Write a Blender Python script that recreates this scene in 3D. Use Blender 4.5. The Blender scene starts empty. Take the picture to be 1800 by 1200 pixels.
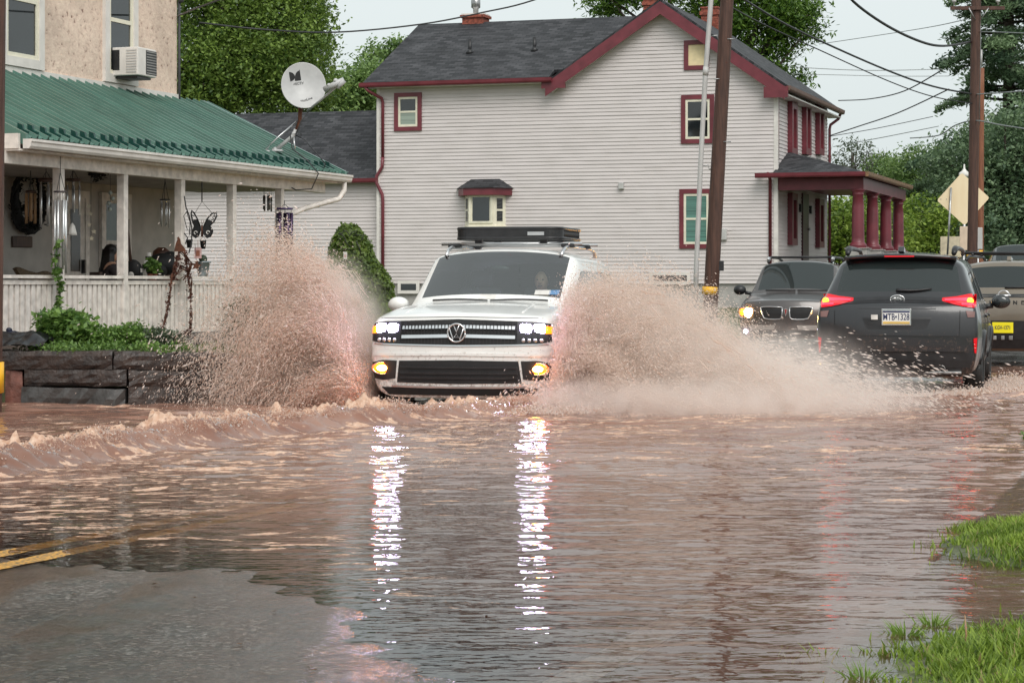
import bpy, bmesh, math, random
import numpy as np
from mathutils import Vector, Matrix, Euler
from mathutils.bvhtree import BVHTree

random.seed(7)
RNG = np.random.default_rng(7)
S = bpy.context.scene
COL = S.collection
PI = math.pi
R_ = math.radians

# ------------------------------------------------------------------ camera
F = 3850.0           # focal length in pixels of an 1800 px wide frame
CZ = 1.26            # eye height above the flood water (z = 0)
cam = bpy.data.cameras.new('camera')
cam.lens = 36.0 * F / 1800.0
cam.sensor_width = 36.0
cam.shift_y = -100.0 / 1800.0
cam.clip_start = 0.1
cam.clip_end = 4000
camo = bpy.data.objects.new('camera', cam)
camo.location = (0, 0, CZ)
camo.rotation_euler = (PI / 2, 0, 0)
COL.objects.link(camo)
S.camera = camo

# ------------------------------------------------------------------ sky and sun (overcast, wet afternoon)
SUN_EL, SUN_AZ = 46.0, 163.0     # azimuth clockwise from +Y
world = bpy.data.worlds.new('World')
S.world = world
world.use_nodes = True
wn = world.node_tree
bg = wn.nodes['Background']
sky = wn.nodes.new('ShaderNodeTexSky')
sky.sky_type = 'NISHITA'
sky.sun_disc = False
sky.sun_elevation = R_(SUN_EL)
sky.sun_rotation = R_(SUN_AZ)
sky.air_density = 1.0
sky.dust_density = 6.0
sky.ozone_density = 1.5
hsv = wn.nodes.new('ShaderNodeHueSaturation')
hsv.inputs['Saturation'].default_value = 0.28
wn.links.new(sky.outputs[0], hsv.inputs['Color'])
cmx = wn.nodes.new('ShaderNodeMix')
cmx.data_type = 'RGBA'
cmx.inputs[0].default_value = 0.72
cmx.inputs[7].default_value = (6.75, 7.4, 7.4, 1)      # even cloud layer
wn.links.new(hsv.outputs[0], cmx.inputs[6])
wn.links.new(cmx.outputs[2], bg.inputs['Color'])
bg.inputs['Strength'].default_value = 0.10
sun = bpy.data.lights.new('sun', 'SUN')
sun.energy = 1.15
sun.angle = R_(35)
sun.color = (1.0, 0.96, 0.9)
suno = bpy.data.objects.new('sun', sun)
suno.rotation_euler = (R_(90 - SUN_EL), 0, R_(180 - SUN_AZ))
suno.location = (0, 0, 40)
COL.objects.link(suno)

S.view_settings.view_transform = 'Standard'
S.view_settings.look = 'None'
S.view_settings.exposure = 0.50
S.view_settings.gamma = 1.0
S.render.engine = 'CYCLES'
S.cycles.use_denoising = True
S.cycles.max_bounces = 10
S.cycles.diffuse_bounces = 7
S.cycles.volume_bounces = 6
S.cycles.volume_max_steps = 256
S.cycles.transparent_max_bounces = 12
S.cycles.sample_clamp_indirect = 6.0
S.cycles.caustics_reflective = False
S.cycles.caustics_refractive = False

# ------------------------------------------------------------------ helpers
def at(px, py, d):
    """world point seen at photo pixel (px, py) when it stands d metres away"""
    return Vector(((px - 900.0) / F * d, d, CZ + (500.0 - py) / F * d))

def link(o, parent=None):
    COL.objects.link(o)
    if parent is not None:
        o.parent = parent
    return o

def tag(o, label=None, cat=None, group=None, kind=None):
    if label: o['label'] = label
    if cat: o['category'] = cat
    if group: o['group'] = group
    if kind: o['kind'] = kind
    return o

def thing(name, label, cat, loc=(0, 0, 0), rz=0.0, group=None):
    o = bpy.data.objects.new(name, None)
    o.empty_display_size = 0.2
    o.location = loc
    o.rotation_euler = (0, 0, rz)
    link(o)
    return tag(o, label, cat, group)

def copy_tree(o, parent=None):
    c = o.copy()
    COL.objects.link(c)
    if parent is not None:
        c.parent = parent
    for ch in list(o.children):
        copy_tree(ch, c)
    return c

class MB:
    """collects verts and faces, becomes one mesh object"""
    def __init__(s):
        s.v = []; s.f = []; s.sm = []
    def add(s, vs, fs, M=None, smooth=False):
        b = len(s.v)
        if M is not None:
            vs = [tuple(M @ Vector(p)) for p in vs]
        s.v.extend([tuple(p) for p in vs])
        s.f.extend([tuple(i + b for i in f) for f in fs])
        s.sm.extend([smooth] * len(fs))
        return s
    def box(s, c, d, M=None, rz=0.0):
        x, y, z = (k / 2.0 for k in d)
        vs = [(-x,-y,-z),(x,-y,-z),(x,y,-z),(-x,y,-z),(-x,-y,z),(x,-y,z),(x,y,z),(-x,y,z)]
        T = Matrix.Translation(Vector(c)) @ Matrix.Rotation(rz, 4, 'Z')
        if M is not None: T = M @ T
        return s.add(vs, [(0,3,2,1),(4,5,6,7),(0,1,5,4),(1,2,6,5),(2,3,7,6),(3,0,4,7)], T)
    def bb(s, x0, x1, y0, y1, z0, z1):
        return s.box(((x0+x1)/2, (y0+y1)/2, (z0+z1)/2), (abs(x1-x0), abs(y1-y0), abs(z1-z0)))
    def tube(s, pts, r, n=8, caps=True):
        pts = [Vector(p) for p in pts]
        rs = r if isinstance(r, (list, tuple)) else [r] * len(pts)
        vs = []; fs = []
        up = None
        for i, p in enumerate(pts):
            a = pts[max(i-1, 0)]; b = pts[min(i+1, len(pts)-1)]
            t = (b - a)
            t = t.normalized() if t.length > 1e-9 else Vector((0,0,1))
            if up is None or abs(up.dot(t)) > 0.98:
                up = Vector((0,0,1)) if abs(t.z) < 0.9 else Vector((1,0,0))
            u = t.cross(up).normalized(); w = u.cross(t).normalized(); up = w
            for k in range(n):
                th = 2*PI*k/n
                vs.append(p + (u*math.cos(th) + w*math.sin(th)) * rs[i])
        for i in range(len(pts)-1):
            for k in range(n):
                k2 = (k+1) % n
                fs.append((i*n+k, i*n+k2, (i+1)*n+k2, (i+1)*n+k))
        if caps:
            fs.append(tuple(range(n-1, -1, -1)))
            fs.append(tuple((len(pts)-1)*n + k for k in range(n)))
        return s.add(vs, fs, None, True)
    def lathe(s, prof, n=20, c=(0,0,0), M=None):
        vs = []; fs = []
        for (r, z) in prof:
            for k in range(n):
                th = 2*PI*k/n
                vs.append((c[0]+r*math.cos(th), c[1]+r*math.sin(th), c[2]+z))
        for i in range(len(prof)-1):
            for k in range(n):
                k2 = (k+1) % n
                fs.append((i*n+k, i*n+k2, (i+1)*n+k2, (i+1)*n+k))
        fs.append(tuple(range(n-1, -1, -1)))
        fs.append(tuple((len(prof)-1)*n + k for k in range(n)))
        return s.add(vs, fs, M, True)
    def prism(s, poly, h0, h1, axis='z', M=None):
        """polygon (a,b) extruded along an axis"""
        n = len(poly)
        def P(a, b, h):
            return {'z': (a, b, h), 'y': (a, h, b), 'x': (h, a, b)}[axis]
        vs = [P(a, b, h0) for a, b in poly] + [P(a, b, h1) for a, b in poly]
        fs = [tuple(range(n)), tuple(range(2*n-1, n-1, -1))]
        fs += [(i, i+n, (i+1) % n + n, (i+1) % n) for i in range(n)]
        return s.add(vs, fs, M)
    def quadsheet(s, a, b, c, d, nu=1, nv=1):
        a, b, c, d = (Vector(q) for q in (a, b, c, d))
        vs = []; fs = []
        for j in range(nv+1):
            for i in range(nu+1):
                u = i/nu; v = j/nv
                vs.append((a*(1-u)+b*u)*(1-v) + (d*(1-u)+c*u)*v)
        for j in range(nv):
            for i in range(nu):
                k = j*(nu+1)+i
                fs.append((k, k+1, k+nu+2, k+nu+1))
        return s.add(vs, fs)
    def sphere(s, c, r, n=12, m=8, M=None):
        rx, ry, rz = (r, r, r) if not isinstance(r, (tuple, list)) else r
        vs = []; fs = []
        for j in range(1, m):
            ph = PI*j/m
            for k in range(n):
                th = 2*PI*k/n
                vs.append((c[0]+rx*math.sin(ph)*math.cos(th), c[1]+ry*math.sin(ph)*math.sin(th), c[2]+rz*math.cos(ph)))
        t = len(vs); vs.append((c[0], c[1], c[2]+rz)); vs.append((c[0], c[1], c[2]-rz))
        for j in range(m-2):
            for k in range(n):
                k2 = (k+1) % n
                fs.append((j*n+k, (j+1)*n+k, (j+1)*n+k2, j*n+k2))
        for k in range(n):
            k2 = (k+1) % n
            fs.append((t, k, k2)); fs.append((t+1, (m-2)*n+k2, (m-2)*n+k))
        return s.add(vs, fs, M, True)
    def build(s, name, mat, parent=None, bevel=0.0, smooth=None, fix=False, angle=None):
        me = bpy.data.meshes.new(name)
        me.from_pydata(s.v, [], s.f)
        if fix or bevel:
            bm = bmesh.new(); bm.from_mesh(me)
            bmesh.ops.recalc_face_normals(bm, faces=bm.faces)
            bm.to_mesh(me); bm.free()
        me.polygons.foreach_set('use_smooth', s.sm if smooth is None else [smooth]*len(s.f))
        me.materials.append(mat)
        me.update()
        o = link(bpy.data.objects.new(name, me), parent)
        if bevel:
            m = o.modifiers.new('bevel', 'BEVEL'); m.width = bevel; m.segments = 2; m.limit_method = 'ANGLE'
        return o

def np_mesh(name, verts, faces, mat, parent=None, smooth=True, attrs=None):
    """fast mesh from numpy arrays; faces is (n, k)"""
    me = bpy.data.meshes.new(name)
    nv, nf, k = len(verts), len(faces), faces.shape[1]
    me.vertices.add(nv)
    me.vertices.foreach_set('co', np.ascontiguousarray(verts, np.float32).ravel())
    me.loops.add(nf*k)
    me.loops.foreach_set('vertex_index', np.ascontiguousarray(faces, np.int32).ravel())
    me.polygons.add(nf)
    me.polygons.foreach_set('loop_start', np.arange(0, nf*k, k, dtype=np.int32))
    me.polygons.foreach_set('use_smooth', np.full(nf, smooth))
    for nm, (dom, arr) in (attrs or {}).items():
        a = me.attributes.new(nm, 'FLOAT', dom)
        a.data.foreach_set('value', np.ascontiguousarray(arr, np.float32))
    me.materials.append(mat)
    me.update(calc_edges=True)
    return link(bpy.data.objects.new(name, me), parent)

_perm = RNG.permutation(512)
_grad = RNG.random(512) * 2 * PI
def perlin(x, y, seed=0):
    xi = np.floor(x).astype(np.int64); yi = np.floor(y).astype(np.int64)
    xf = x - xi; yf = y - yi
    u = xf*xf*xf*(xf*(xf*6-15)+10); v = yf*yf*yf*(yf*(yf*6-15)+10)
    def g(ix, iy, fx, fy):
        h = _perm[(_perm[(ix + seed*37) & 511] + iy + seed*101) & 511]
        a = _grad[h]
        return np.cos(a)*fx + np.sin(a)*fy
    n00 = g(xi, yi, xf, yf); n10 = g(xi+1, yi, xf-1, yf)
    n01 = g(xi, yi+1, xf, yf-1); n11 = g(xi+1, yi+1, xf-1, yf-1)
    return (n00*(1-u)+n10*u)*(1-v) + (n01*(1-u)+n11*u)*v
def fbm(x, y, oct=4, seed=0, gain=0.5):
    r = 0; a = 1.0
    for i in range(oct):
        r = r + a*perlin(x*2**i, y*2**i, seed+i); a *= gain
    return r
def sstep(a, b, x):
    t = np.clip((x-a)/(b-a), 0, 1)
    return t*t*(3-2*t)

# ------------------------------------------------------------------ materials
def nodes_of(name):
    m = bpy.data.materials.new(name)
    m.use_nodes = True
    nt = m.node_tree
    return m, nt, nt.nodes['Principled BSDF']

def N(nt, typ, **kw):
    n = nt.nodes.new(typ)
    for k, v in kw.items():
        setattr(n, k, v)
    return n

def ramp(nt, stops, interp='LINEAR'):
    r = nt.nodes.new('ShaderNodeValToRGB')
    r.color_ramp.interpolation = interp
    e = r.color_ramp.elements
    while len(e) < len(stops): e.new(0.5)
    for k, (p, c) in enumerate(stops):
        e[k].position = p
        e[k].color = (c[0], c[1], c[2], 1) if hasattr(c, '__len__') else (c, c, c, 1)
    return r

def pbr(name, col, rough=0.5, metal=0.0, var=0.15, scale=6.0, bump=0.0, bscale=40.0, spec=0.5, coat=0.0, col2=None, emit=None, estr=0.0, det=5.0, stretch=None, rvar=0.0):
    m, nt, p = nodes_of(name)
    tc = N(nt, 'ShaderNodeTexCoord')
    src = tc.outputs['Object']
    if stretch:
        mp = N(nt, 'ShaderNodeMapping'); mp.inputs['Scale'].default_value = stretch
        nt.links.new(src, mp.inputs[0]); src = mp.outputs[0]
    no = N(nt, 'ShaderNodeTexNoise'); no.inputs['Scale'].default_value = scale; no.inputs['Detail'].default_value = det
    nt.links.new(src, no.inputs['Vector'])
    c2 = col2 or tuple(max(0, k*(1-2*var)) for k in col)
    c1 = col if col2 else tuple(min(1, k*(1+var*0.6)) for k in col)
    r = ramp(nt, [(0.3, c2), (0.68, c1)])
    nt.links.new(no.outputs[0], r.inputs[0])
    nt.links.new(r.outputs[0], p.inputs['Base Color'])
    p.inputs['Roughness'].default_value = rough
    if rvar:
        mr = N(nt, 'ShaderNodeMapRange'); mr.inputs[3].default_value = max(0.02, rough-rvar); mr.inputs[4].default_value = rough+rvar
        nt.links.new(no.outputs[0], mr.inputs[0]); nt.links.new(mr.outputs[0], p.inputs['Roughness'])
    p.inputs['Metallic'].default_value = metal
    p.inputs['Specular IOR Level'].default_value = spec
    p.inputs['Coat Weight'].default_value = coat
    p.inputs['Coat Roughness'].default_value = 0.04
    if bump:
        b = N(nt, 'ShaderNodeBump'); b.inputs['Strength'].default_value = bump; b.inputs['Distance'].default_value = 0.02
        n2 = N(nt, 'ShaderNodeTexNoise'); n2.inputs['Scale'].default_value = bscale; n2.inputs['Detail'].default_value = 6
        nt.links.new(src, n2.inputs['Vector'])
        nt.links.new(n2.outputs[0], b.inputs['Height']); nt.links.new(b.outputs[0], p.inputs['Normal'])
    if emit:
        p.inputs['Emission Color'].default_value = (*emit, 1); p.inputs['Emission Strength'].default_value = estr
    return m

def leafmat(name, dark, light, trans=0.35):
    m, nt, p = nodes_of(name)
    a = N(nt, 'ShaderNodeAttribute'); a.attribute_name = 'tint'
    r = ramp(nt, [(0.0, dark), (1.0, light)])
    nt.links.new(a.outputs['Fac'], r.inputs[0])
    nt.links.new(r.outputs[0], p.inputs['Base Color'])
    p.inputs['Roughness'].default_value = 0.45
    p.inputs['Specular IOR Level'].default_value = 0.4
    t = N(nt, 'ShaderNodeBsdfTranslucent')
    nt.links.new(r.outputs[0], t.inputs['Color'])
    mx = N(nt, 'ShaderNodeMixShader'); mx.inputs[0].default_value = trans
    out = nt.nodes['Material Output']
    nt.links.new(p.outputs[0], mx.inputs[1]); nt.links.new(t.outputs[0], mx.inputs[2])
    nt.links.new(mx.outputs[0], out.inputs['Surface'])
    return m

def grassmat(name, dark, light, trans):
    m = leafmat(name, dark, light, trans)
    r = next(n for n in m.node_tree.nodes if n.type == 'VALTORGB')
    r.color_ramp.elements[1].position = 0.90
    e = r.color_ramp.elements.new(0.97); e.color = (0.42, 0.33, 0.15, 1)
    return m

def emitmat(name, col, strength):
    m, nt, p = nodes_of(name)
    p.inputs['Base Color'].default_value = (*[min(1, c) for c in col], 1)
    p.inputs['Roughness'].default_value = 0.15
    p.inputs['Emission Color'].default_value = (*col, 1)
    p.inputs['Emission Strength'].default_value = strength
    return m

def siding(name, col, pitch=0.112, dark=0.8):
    """painted lap boards: the lap is a saw-tooth bump with a groove line"""
    m, nt, p = nodes_of(name)
    tc = N(nt, 'ShaderNodeTexCoord'); sp = N(nt, 'ShaderNodeSeparateXYZ')
    nt.links.new(tc.outputs['Object'], sp.inputs[0])
    no = N(nt, 'ShaderNodeTexNoise'); no.inputs['Scale'].default_value = 1.2; no.inputs['Detail'].default_value = 6
    mp = N(nt, 'ShaderNodeMapping'); mp.inputs['Scale'].default_value = (1, 1, 2.5)
    nt.links.new(tc.outputs['Object'], mp.inputs[0]); nt.links.new(mp.outputs[0], no.inputs['Vector'])
    r = ramp(nt, [(0.28, (col[0]*0.87, col[1]*0.87, col[2]*0.86)), (0.5, tuple(k*0.95 for k in col)), (0.72, col)])
    nt.links.new(no.outputs[0], r.inputs[0])
    nt.links.new(r.outputs[0], p.inputs['Base Color'])
    p.inputs['Roughness'].default_value = 0.45
    return m

M = {}
M['siding'] = siding('vinyl siding', (0.640, 0.585, 0.575))
M['maroon'] = pbr('maroon paint', (0.17, 0.030, 0.042), 0.4, var=0.15, scale=3)
M['cream'] = pbr('cream frame paint', (0.78, 0.74, 0.60), 0.4, var=0.05)
M['white'] = pbr('white paint', (0.74, 0.70, 0.66), 0.45, var=0.08, scale=4)
M['white_post'] = pbr('weathered white paint', (0.80, 0.735, 0.68), 0.5, var=0.14, scale=9)
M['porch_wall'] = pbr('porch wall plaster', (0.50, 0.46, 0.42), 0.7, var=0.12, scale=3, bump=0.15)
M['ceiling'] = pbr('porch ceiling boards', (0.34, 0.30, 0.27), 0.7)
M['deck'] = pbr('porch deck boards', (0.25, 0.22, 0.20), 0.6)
M['glass'] = pbr('dark window glass', (0.012, 0.016, 0.018), 0.04, var=0.3, scale=1.0, spec=1.0)
M['glass_blind'] = pbr('glass with blind behind', (0.30, 0.36, 0.30), 0.12, var=0.2, scale=30, spec=0.8, stretch=(0.01, 0.01, 1))
M['glass_green'] = pbr('glass with green blind behind', (0.10, 0.24, 0.20), 0.12, var=0.25, scale=26, spec=0.8, stretch=(0.01, 0.01, 1))
M['board'] = pbr('yellowed board', (0.85, 0.70, 0.42), 0.5, var=0.06)
M['brick'] = pbr('red chimney brick', (0.30, 0.075, 0.045), 0.7, var=0.3, scale=14, bump=0.3)
M['metal'] = pbr('galvanised metal', (0.45, 0.45, 0.45), 0.35, 0.8, var=0.2, scale=10)
M['chrome'] = pbr('chrome trim', (0.75, 0.75, 0.76), 0.12, 1.0, var=0.05)
M['silver'] = pbr('silver bar', (0.62, 0.62, 0.63), 0.3, 0.85, var=0.08)
M['black'] = pbr('black plastic', (0.018, 0.018, 0.020), 0.4, var=0.2, scale=12)
M['matte_black'] = pbr('matte black', (0.012, 0.012, 0.013), 0.7, var=0.2)
M['rubber'] = pbr('wet tyre rubber', (0.02, 0.02, 0.02), 0.35, var=0.3, scale=20, bump=0.4, bscale=60)
M['cable'] = pbr('cable sheath', (0.035, 0.037, 0.04), 0.5)
M['cable_light'] = pbr('weathered cable', (0.25, 0.27, 0.27), 0.5)
M['rust'] = pbr('rusty iron', (0.13, 0.045, 0.022), 0.8, var=0.3, scale=20, bump=0.3)
M['wood_dark'] = pbr('dark stained wood', (0.075, 0.035, 0.022), 0.55, var=0.3, scale=5, stretch=(6, 6, 1))
M['wood_pole'] = pbr('tarred pole wood', (0.105, 0.048, 0.032), 0.6, col2=(0.045, 0.02, 0.014), scale=3.5, bump=0.5, bscale=20, stretch=(7, 7, 0.6))
M['wood_orange'] = pbr('newer pole wood', (0.28, 0.105, 0.05), 0.65, col2=(0.14, 0.05, 0.025), scale=3.5, bump=0.3, bscale=20, stretch=(7, 7, 0.6))
M['bamboo'] = pbr('bamboo', (0.42, 0.25, 0.13), 0.5, var=0.2)
M['yellow'] = pbr('yellow reflective band', (0.9, 0.48, 0.02), 0.4, var=0.06)
M['conduit'] = pbr('grey plastic conduit', (0.52, 0.51, 0.50), 0.4, var=0.1, scale=2)
M['stone'] = pbr('wet dark stone', (0.062, 0.043, 0.036), 0.45, col2=(0.022, 0.017, 0.016), scale=9, bump=0.9, bscale=22, det=8)
M['stone_red'] = pbr('wet red stone', (0.18, 0.07, 0.05), 0.5, var=0.3, scale=9, bump=0.7, bscale=20)
M['concrete'] = pbr('grey concrete', (0.40, 0.38, 0.36), 0.7, var=0.12, scale=5, bump=0.15)
M['concrete_dark'] = pbr('broken wet concrete', (0.085, 0.082, 0.08), 0.5, col2=(0.04, 0.037, 0.035), scale=7, bump=0.8, bscale=16)
M['soil'] = pbr('wet soil', (0.055, 0.033, 0.022), 0.7, var=0.3, scale=8, bump=0.6)
M['skin'] = pbr('skin', (0.50, 0.28, 0.19), 0.5, var=0.06)
M['hair'] = pbr('dark hair', (0.012, 0.009, 0.008), 0.45, var=0.3, scale=60, stretch=(1, 1, 0.1))
M['dark_cloth'] = pbr('dark patterned cloth', (0.035, 0.022, 0.022), 0.8, col2=(0.010, 0.008, 0.010), scale=26)
M['red_plastic'] = pbr('red mower plastic', (0.55, 0.02, 0.03), 0.3, var=0.1, coat=0.4)
M['bag'] = pbr('wet black sheet', (0.014, 0.014, 0.016), 0.28, var=0.2, bump=0.5, bscale=7)
M['terracotta'] = pbr('painted clay', (0.28, 0.10, 0.06), 0.6)
M['dishgrey'] = pbr('dish enamel', (0.50, 0.50, 0.50), 0.4, var=0.1, scale=4)
M['tin'] = pbr('zinc bucket', (0.30, 0.34, 0.36), 0.4, 0.5)
M['pink'] = pbr('pale pink card', (0.60, 0.38, 0.36), 0.6)
M['wicker'] = pbr('brown wicker', (0.16, 0.105, 0.055), 0.6, var=0.3, scale=40, bump=0.6, bscale=60)
M['sign_back'] = pbr('bare sign back', (0.90, 0.74, 0.50), 0.35, col2=(0.84, 0.66, 0.42), scale=5, stretch=(1, 1, 0.3))
M['sign_back2'] = pbr('pale sign back', (0.72, 0.56, 0.42), 0.4, var=0.06)
M['purple'] = pbr('purple anodised tube', (0.05, 0.025, 0.07), 0.25, 0.6, var=0.1)
M['tube'] = pbr('aluminium chime tube', (0.72, 0.72, 0.72), 0.25, 0.7, var=0.06)
M['interior'] = pbr('car interior', (0.035, 0.036, 0.038), 0.7)
M['seat'] = pbr('car seat cloth', (0.07, 0.07, 0.07), 0.8)
M['tag_card'] = pbr('white card', (0.75, 0.72, 0.68), 0.6)
# headlights etc.
M['lamp_white'] = emitmat('headlamp light', (0.93, 0.80, 1.20), 52.0)
M['lamp_amber'] = emitmat('amber fog light', (1.0, 0.34, 0.06), 70.0)
M['lamp_warm'] = emitmat('warm headlamp light', (1.0, 0.50, 0.14), 320.0)
M['lamp_turn'] = emitmat('turn signal light', (1.0, 0.11, 0.004), 4.0)
M['lamp_red'] = emitmat('tail light', (1.0, 0.015, 0.03), 4.0)
M['lamp_red_core'] = emitmat('tail light core', (1.0, 0.22, 0.02), 4.5)
M['red_lens'] = emitmat('red lens', (0.60, 0.006, 0.014), 0.22)
M['lamp_room'] = emitmat('room lamp', (1.0, 0.6, 0.2), 3.0)

def shingle_mat():
    m, nt, p = nodes_of('asphalt shingle')
    tc = N(nt, 'ShaderNodeTexCoord')
    mp = N(nt, 'ShaderNodeMapping')
    mp.inputs['Rotation'].default_value = (0, 0, 0)
    nt.links.new(tc.outputs['UV'], mp.inputs[0])
    br = N(nt, 'ShaderNodeTexBrick')
    br.inputs['Scale'].default_value = 1.0
    br.inputs['Brick Width'].default_value = 0.30; br.inputs['Row Height'].default_value = 0.14
    br.inputs['Mortar Size'].default_value = 0.008; br.inputs['Bias'].default_value = 0.0
    br.inputs['Color1'].default_value = (0.022, 0.023, 0.026, 1)
    br.inputs['Color2'].default_value = (0.070, 0.070, 0.076, 1)
    br.inputs['Mortar'].default_value = (0.012, 0.012, 0.014, 1)
    br.offset = 0.5
    nt.links.new(mp.outputs[0], br.inputs['Vector'])
    no = N(nt, 'ShaderNodeTexNoise'); no.inputs['Scale'].default_value = 1.3; no.inputs['Detail'].default_value = 7
    nt.links.new(tc.outputs['UV'], no.inputs['Vector'])
    mx = N(nt, 'ShaderNodeMix', data_type='RGBA', blend_type='MULTIPLY'); mx.inputs[0].default_value = 1.0
    r = ramp(nt, [(0.3, 0.7), (0.7, 1.2)])
    nt.links.new(no.outputs[0], r.inputs[0])
    nt.links.new(br.outputs[0], mx.inputs[6]); nt.links.new(r.outputs[0], mx.inputs[7])
    nt.links.new(mx.outputs[2], p.inputs['Base Color'])
    b = N(nt, 'ShaderNodeBump'); b.inputs['Strength'].default_value = 0.7; b.inputs['Distance'].default_value = 0.015
    nt.links.new(br.outputs['Color'], b.inputs['Height']); nt.links.new(b.outputs[0], p.inputs['Normal'])
    p.inputs['Roughness'].default_value = 0.7
    p.inputs['Specular IOR Level'].default_value = 0.25
    return m
M['shingle'] = shingle_mat()

def uv_planar(o, fu, fv):
    """UVs in metres from two local axes"""
    me = o.data
    uv = me.uv_layers.new(name='UVMap')
    for l in me.loops:
        p = me.vertices[l.vertex_index].co
        uv.data[l.index].uv = (p.dot(fu), p.dot(fv))

def stucco_mat():
    m, nt, p = nodes_of('peach pebbledash stucco')
    tc = N(nt, 'ShaderNodeTexCoord')
    n1 = N(nt, 'ShaderNodeTexNoise'); n1.inputs['Scale'].default_value = 13; n1.inputs['Detail'].default_value = 4; n1.inputs['Roughness'].default_value = 0.65
    n2 = N(nt, 'ShaderNodeTexNoise'); n2.inputs['Scale'].default_value = 1.5; n2.inputs['Detail'].default_value = 4
    for n in (n1, n2): nt.links.new(tc.outputs['Object'], n.inputs['Vector'])
    r1 = ramp(nt, [(0.30, (0.26, 0.16, 0.12)), (0.39, (0.72, 0.55, 0.45)), (0.7, (0.86, 0.69, 0.56))])
    nt.links.new(n1.outputs[0], r1.inputs[0])
    r2 = ramp(nt, [(0.3, 0.8), (0.7, 1.05)])
    nt.links.new(n2.outputs[0], r2.inputs[0])
    mx = N(nt, 'ShaderNodeMix', data_type='RGBA', blend_type='MULTIPLY'); mx.inputs[0].default_value = 1.0
    nt.links.new(r1.outputs[0], mx.inputs[6]); nt.links.new(r2.outputs[0], mx.inputs[7])
    nt.links.new(mx.outputs[2], p.inputs['Base Color'])
    b = N(nt, 'ShaderNodeBump'); b.inputs['Strength'].default_value = 0.8; b.inputs['Distance'].default_value = 0.02
    nt.links.new(n1.outputs[0], b.inputs['Height']); nt.links.new(b.outputs[0], p.inputs['Normal'])
    p.inputs['Roughness'].default_value = 0.75
    return m
M['stucco'] = stucco_mat()
M['green_metal'] = pbr('green roof metal', (0.080, 0.180, 0.145), 0.32, 0.0, var=0.16, scale=2.2, spec=0.6, coat=0.15, stretch=(0.4, 3, 1))
M['green_guard'] = pbr('dark green snow guard', (0.010, 0.055, 0.045), 0.35, var=0.1)

def carpaint(name, col, rough=0.25, metal=0.0, dirt=0.0):
    m, nt, p = nodes_of(name)
    tc = N(nt, 'ShaderNodeTexCoord')
    no = N(nt, 'ShaderNodeTexNoise'); no.inputs['Scale'].default_value = 3.0; no.inputs['Detail'].default_value = 7
    nt.links.new(tc.outputs['Object'], no.inputs['Vector'])
    r = ramp(nt, [(0.3, tuple(k*0.86 for k in col)), (0.7, col)])
    nt.links.new(no.outputs[0], r.inputs[0])
    # mud thrown up on the lower panels
    sx = N(nt, 'ShaderNodeSeparateXYZ'); nt.links.new(tc.outputs['Object'], sx.inputs[0])
    n4 = N(nt, 'ShaderNodeTexNoise'); n4.inputs['Scale'].default_value = 26; n4.inputs['Detail'].default_value = 8; n4.inputs['Roughness'].default_value = 0.75
    nt.links.new(tc.outputs['Object'], n4.inputs['Vector'])
    hgt = N(nt, 'ShaderNodeMapRange'); hgt.inputs[1].default_value = 0.2; hgt.inputs[2].default_value = 1.05; hgt.inputs[3].default_value = 0.10; hgt.inputs[4].default_value = -0.16
    nt.links.new(sx.outputs['Z'], hgt.inputs[0])
    sm = N(nt, 'ShaderNodeMath', operation='ADD'); nt.links.new(n4.outputs[0], sm.inputs[0]); nt.links.new(hgt.outputs[0], sm.inputs[1])
    mk = ramp(nt, [(0.50, 0.0), (0.66, 0.75)]); nt.links.new(sm.outputs[0], mk.inputs[0])
    mm = N(nt, 'ShaderNodeMix', data_type='RGBA'); mm.inputs[7].default_value = (0.20, 0.12, 0.085, 1)
    nt.links.new(mk.outputs[0], mm.inputs[0]); nt.links.new(r.outputs[0], mm.inputs[6]); nt.links.new(mm.outputs[2], p.inputs['Base Color'])
    p.inputs['Metallic'].default_value = metal
    p.inputs['Roughness'].default_value = rough
    p.inputs['Coat Weight'].default_value = 0.8
    p.inputs['Coat Roughness'].default_value = 0.06
    # rain drops on the lacquer
    vo = N(nt, 'ShaderNodeTexVoronoi'); vo.inputs['Scale'].default_value = 70
    nt.links.new(tc.outputs['Object'], vo.inputs['Vector'])
    rr = ramp(nt, [(0.0, 1.0), (0.3, 0.0)])
    nt.links.new(vo.outputs['Distance'], rr.inputs[0])
    b = N(nt, 'ShaderNodeBump'); b.inputs['Strength'].default_value = 0.12; b.inputs['Distance'].default_value = 0.004
    nt.links.new(rr.outputs[0], b.inputs['Height'])
    nt.links.new(b.outputs[0], p.inputs['Coat Normal'])
    return m
M['car_white'] = carpaint('pearl white paint', (0.84, 0.835, 0.81), 0.3)
M['car_black'] = carpaint('dark grey metallic paint', (0.014, 0.014, 0.017), 0.34, 0.2)
M['car_grey'] = carpaint('brown grey metallic paint', (0.085, 0.075, 0.073), 0.32, 0.3)
M['car_tan'] = carpaint('tan metallic paint', (0.20, 0.165, 0.125), 0.3, 0.3)
M['car_silver'] = carpaint('mid grey metallic paint', (0.16, 0.165, 0.17), 0.3, 0.4)
def carglass():
    m, nt, p = nodes_of('car glass')
    p.inputs['Base Color'].default_value = (0.018, 0.024, 0.024, 1)
    p.inputs['Roughness'].default_value = 0.03
    p.inputs['IOR'].default_value = 1.55
    return m
M['car_glass'] = carglass()
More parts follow.
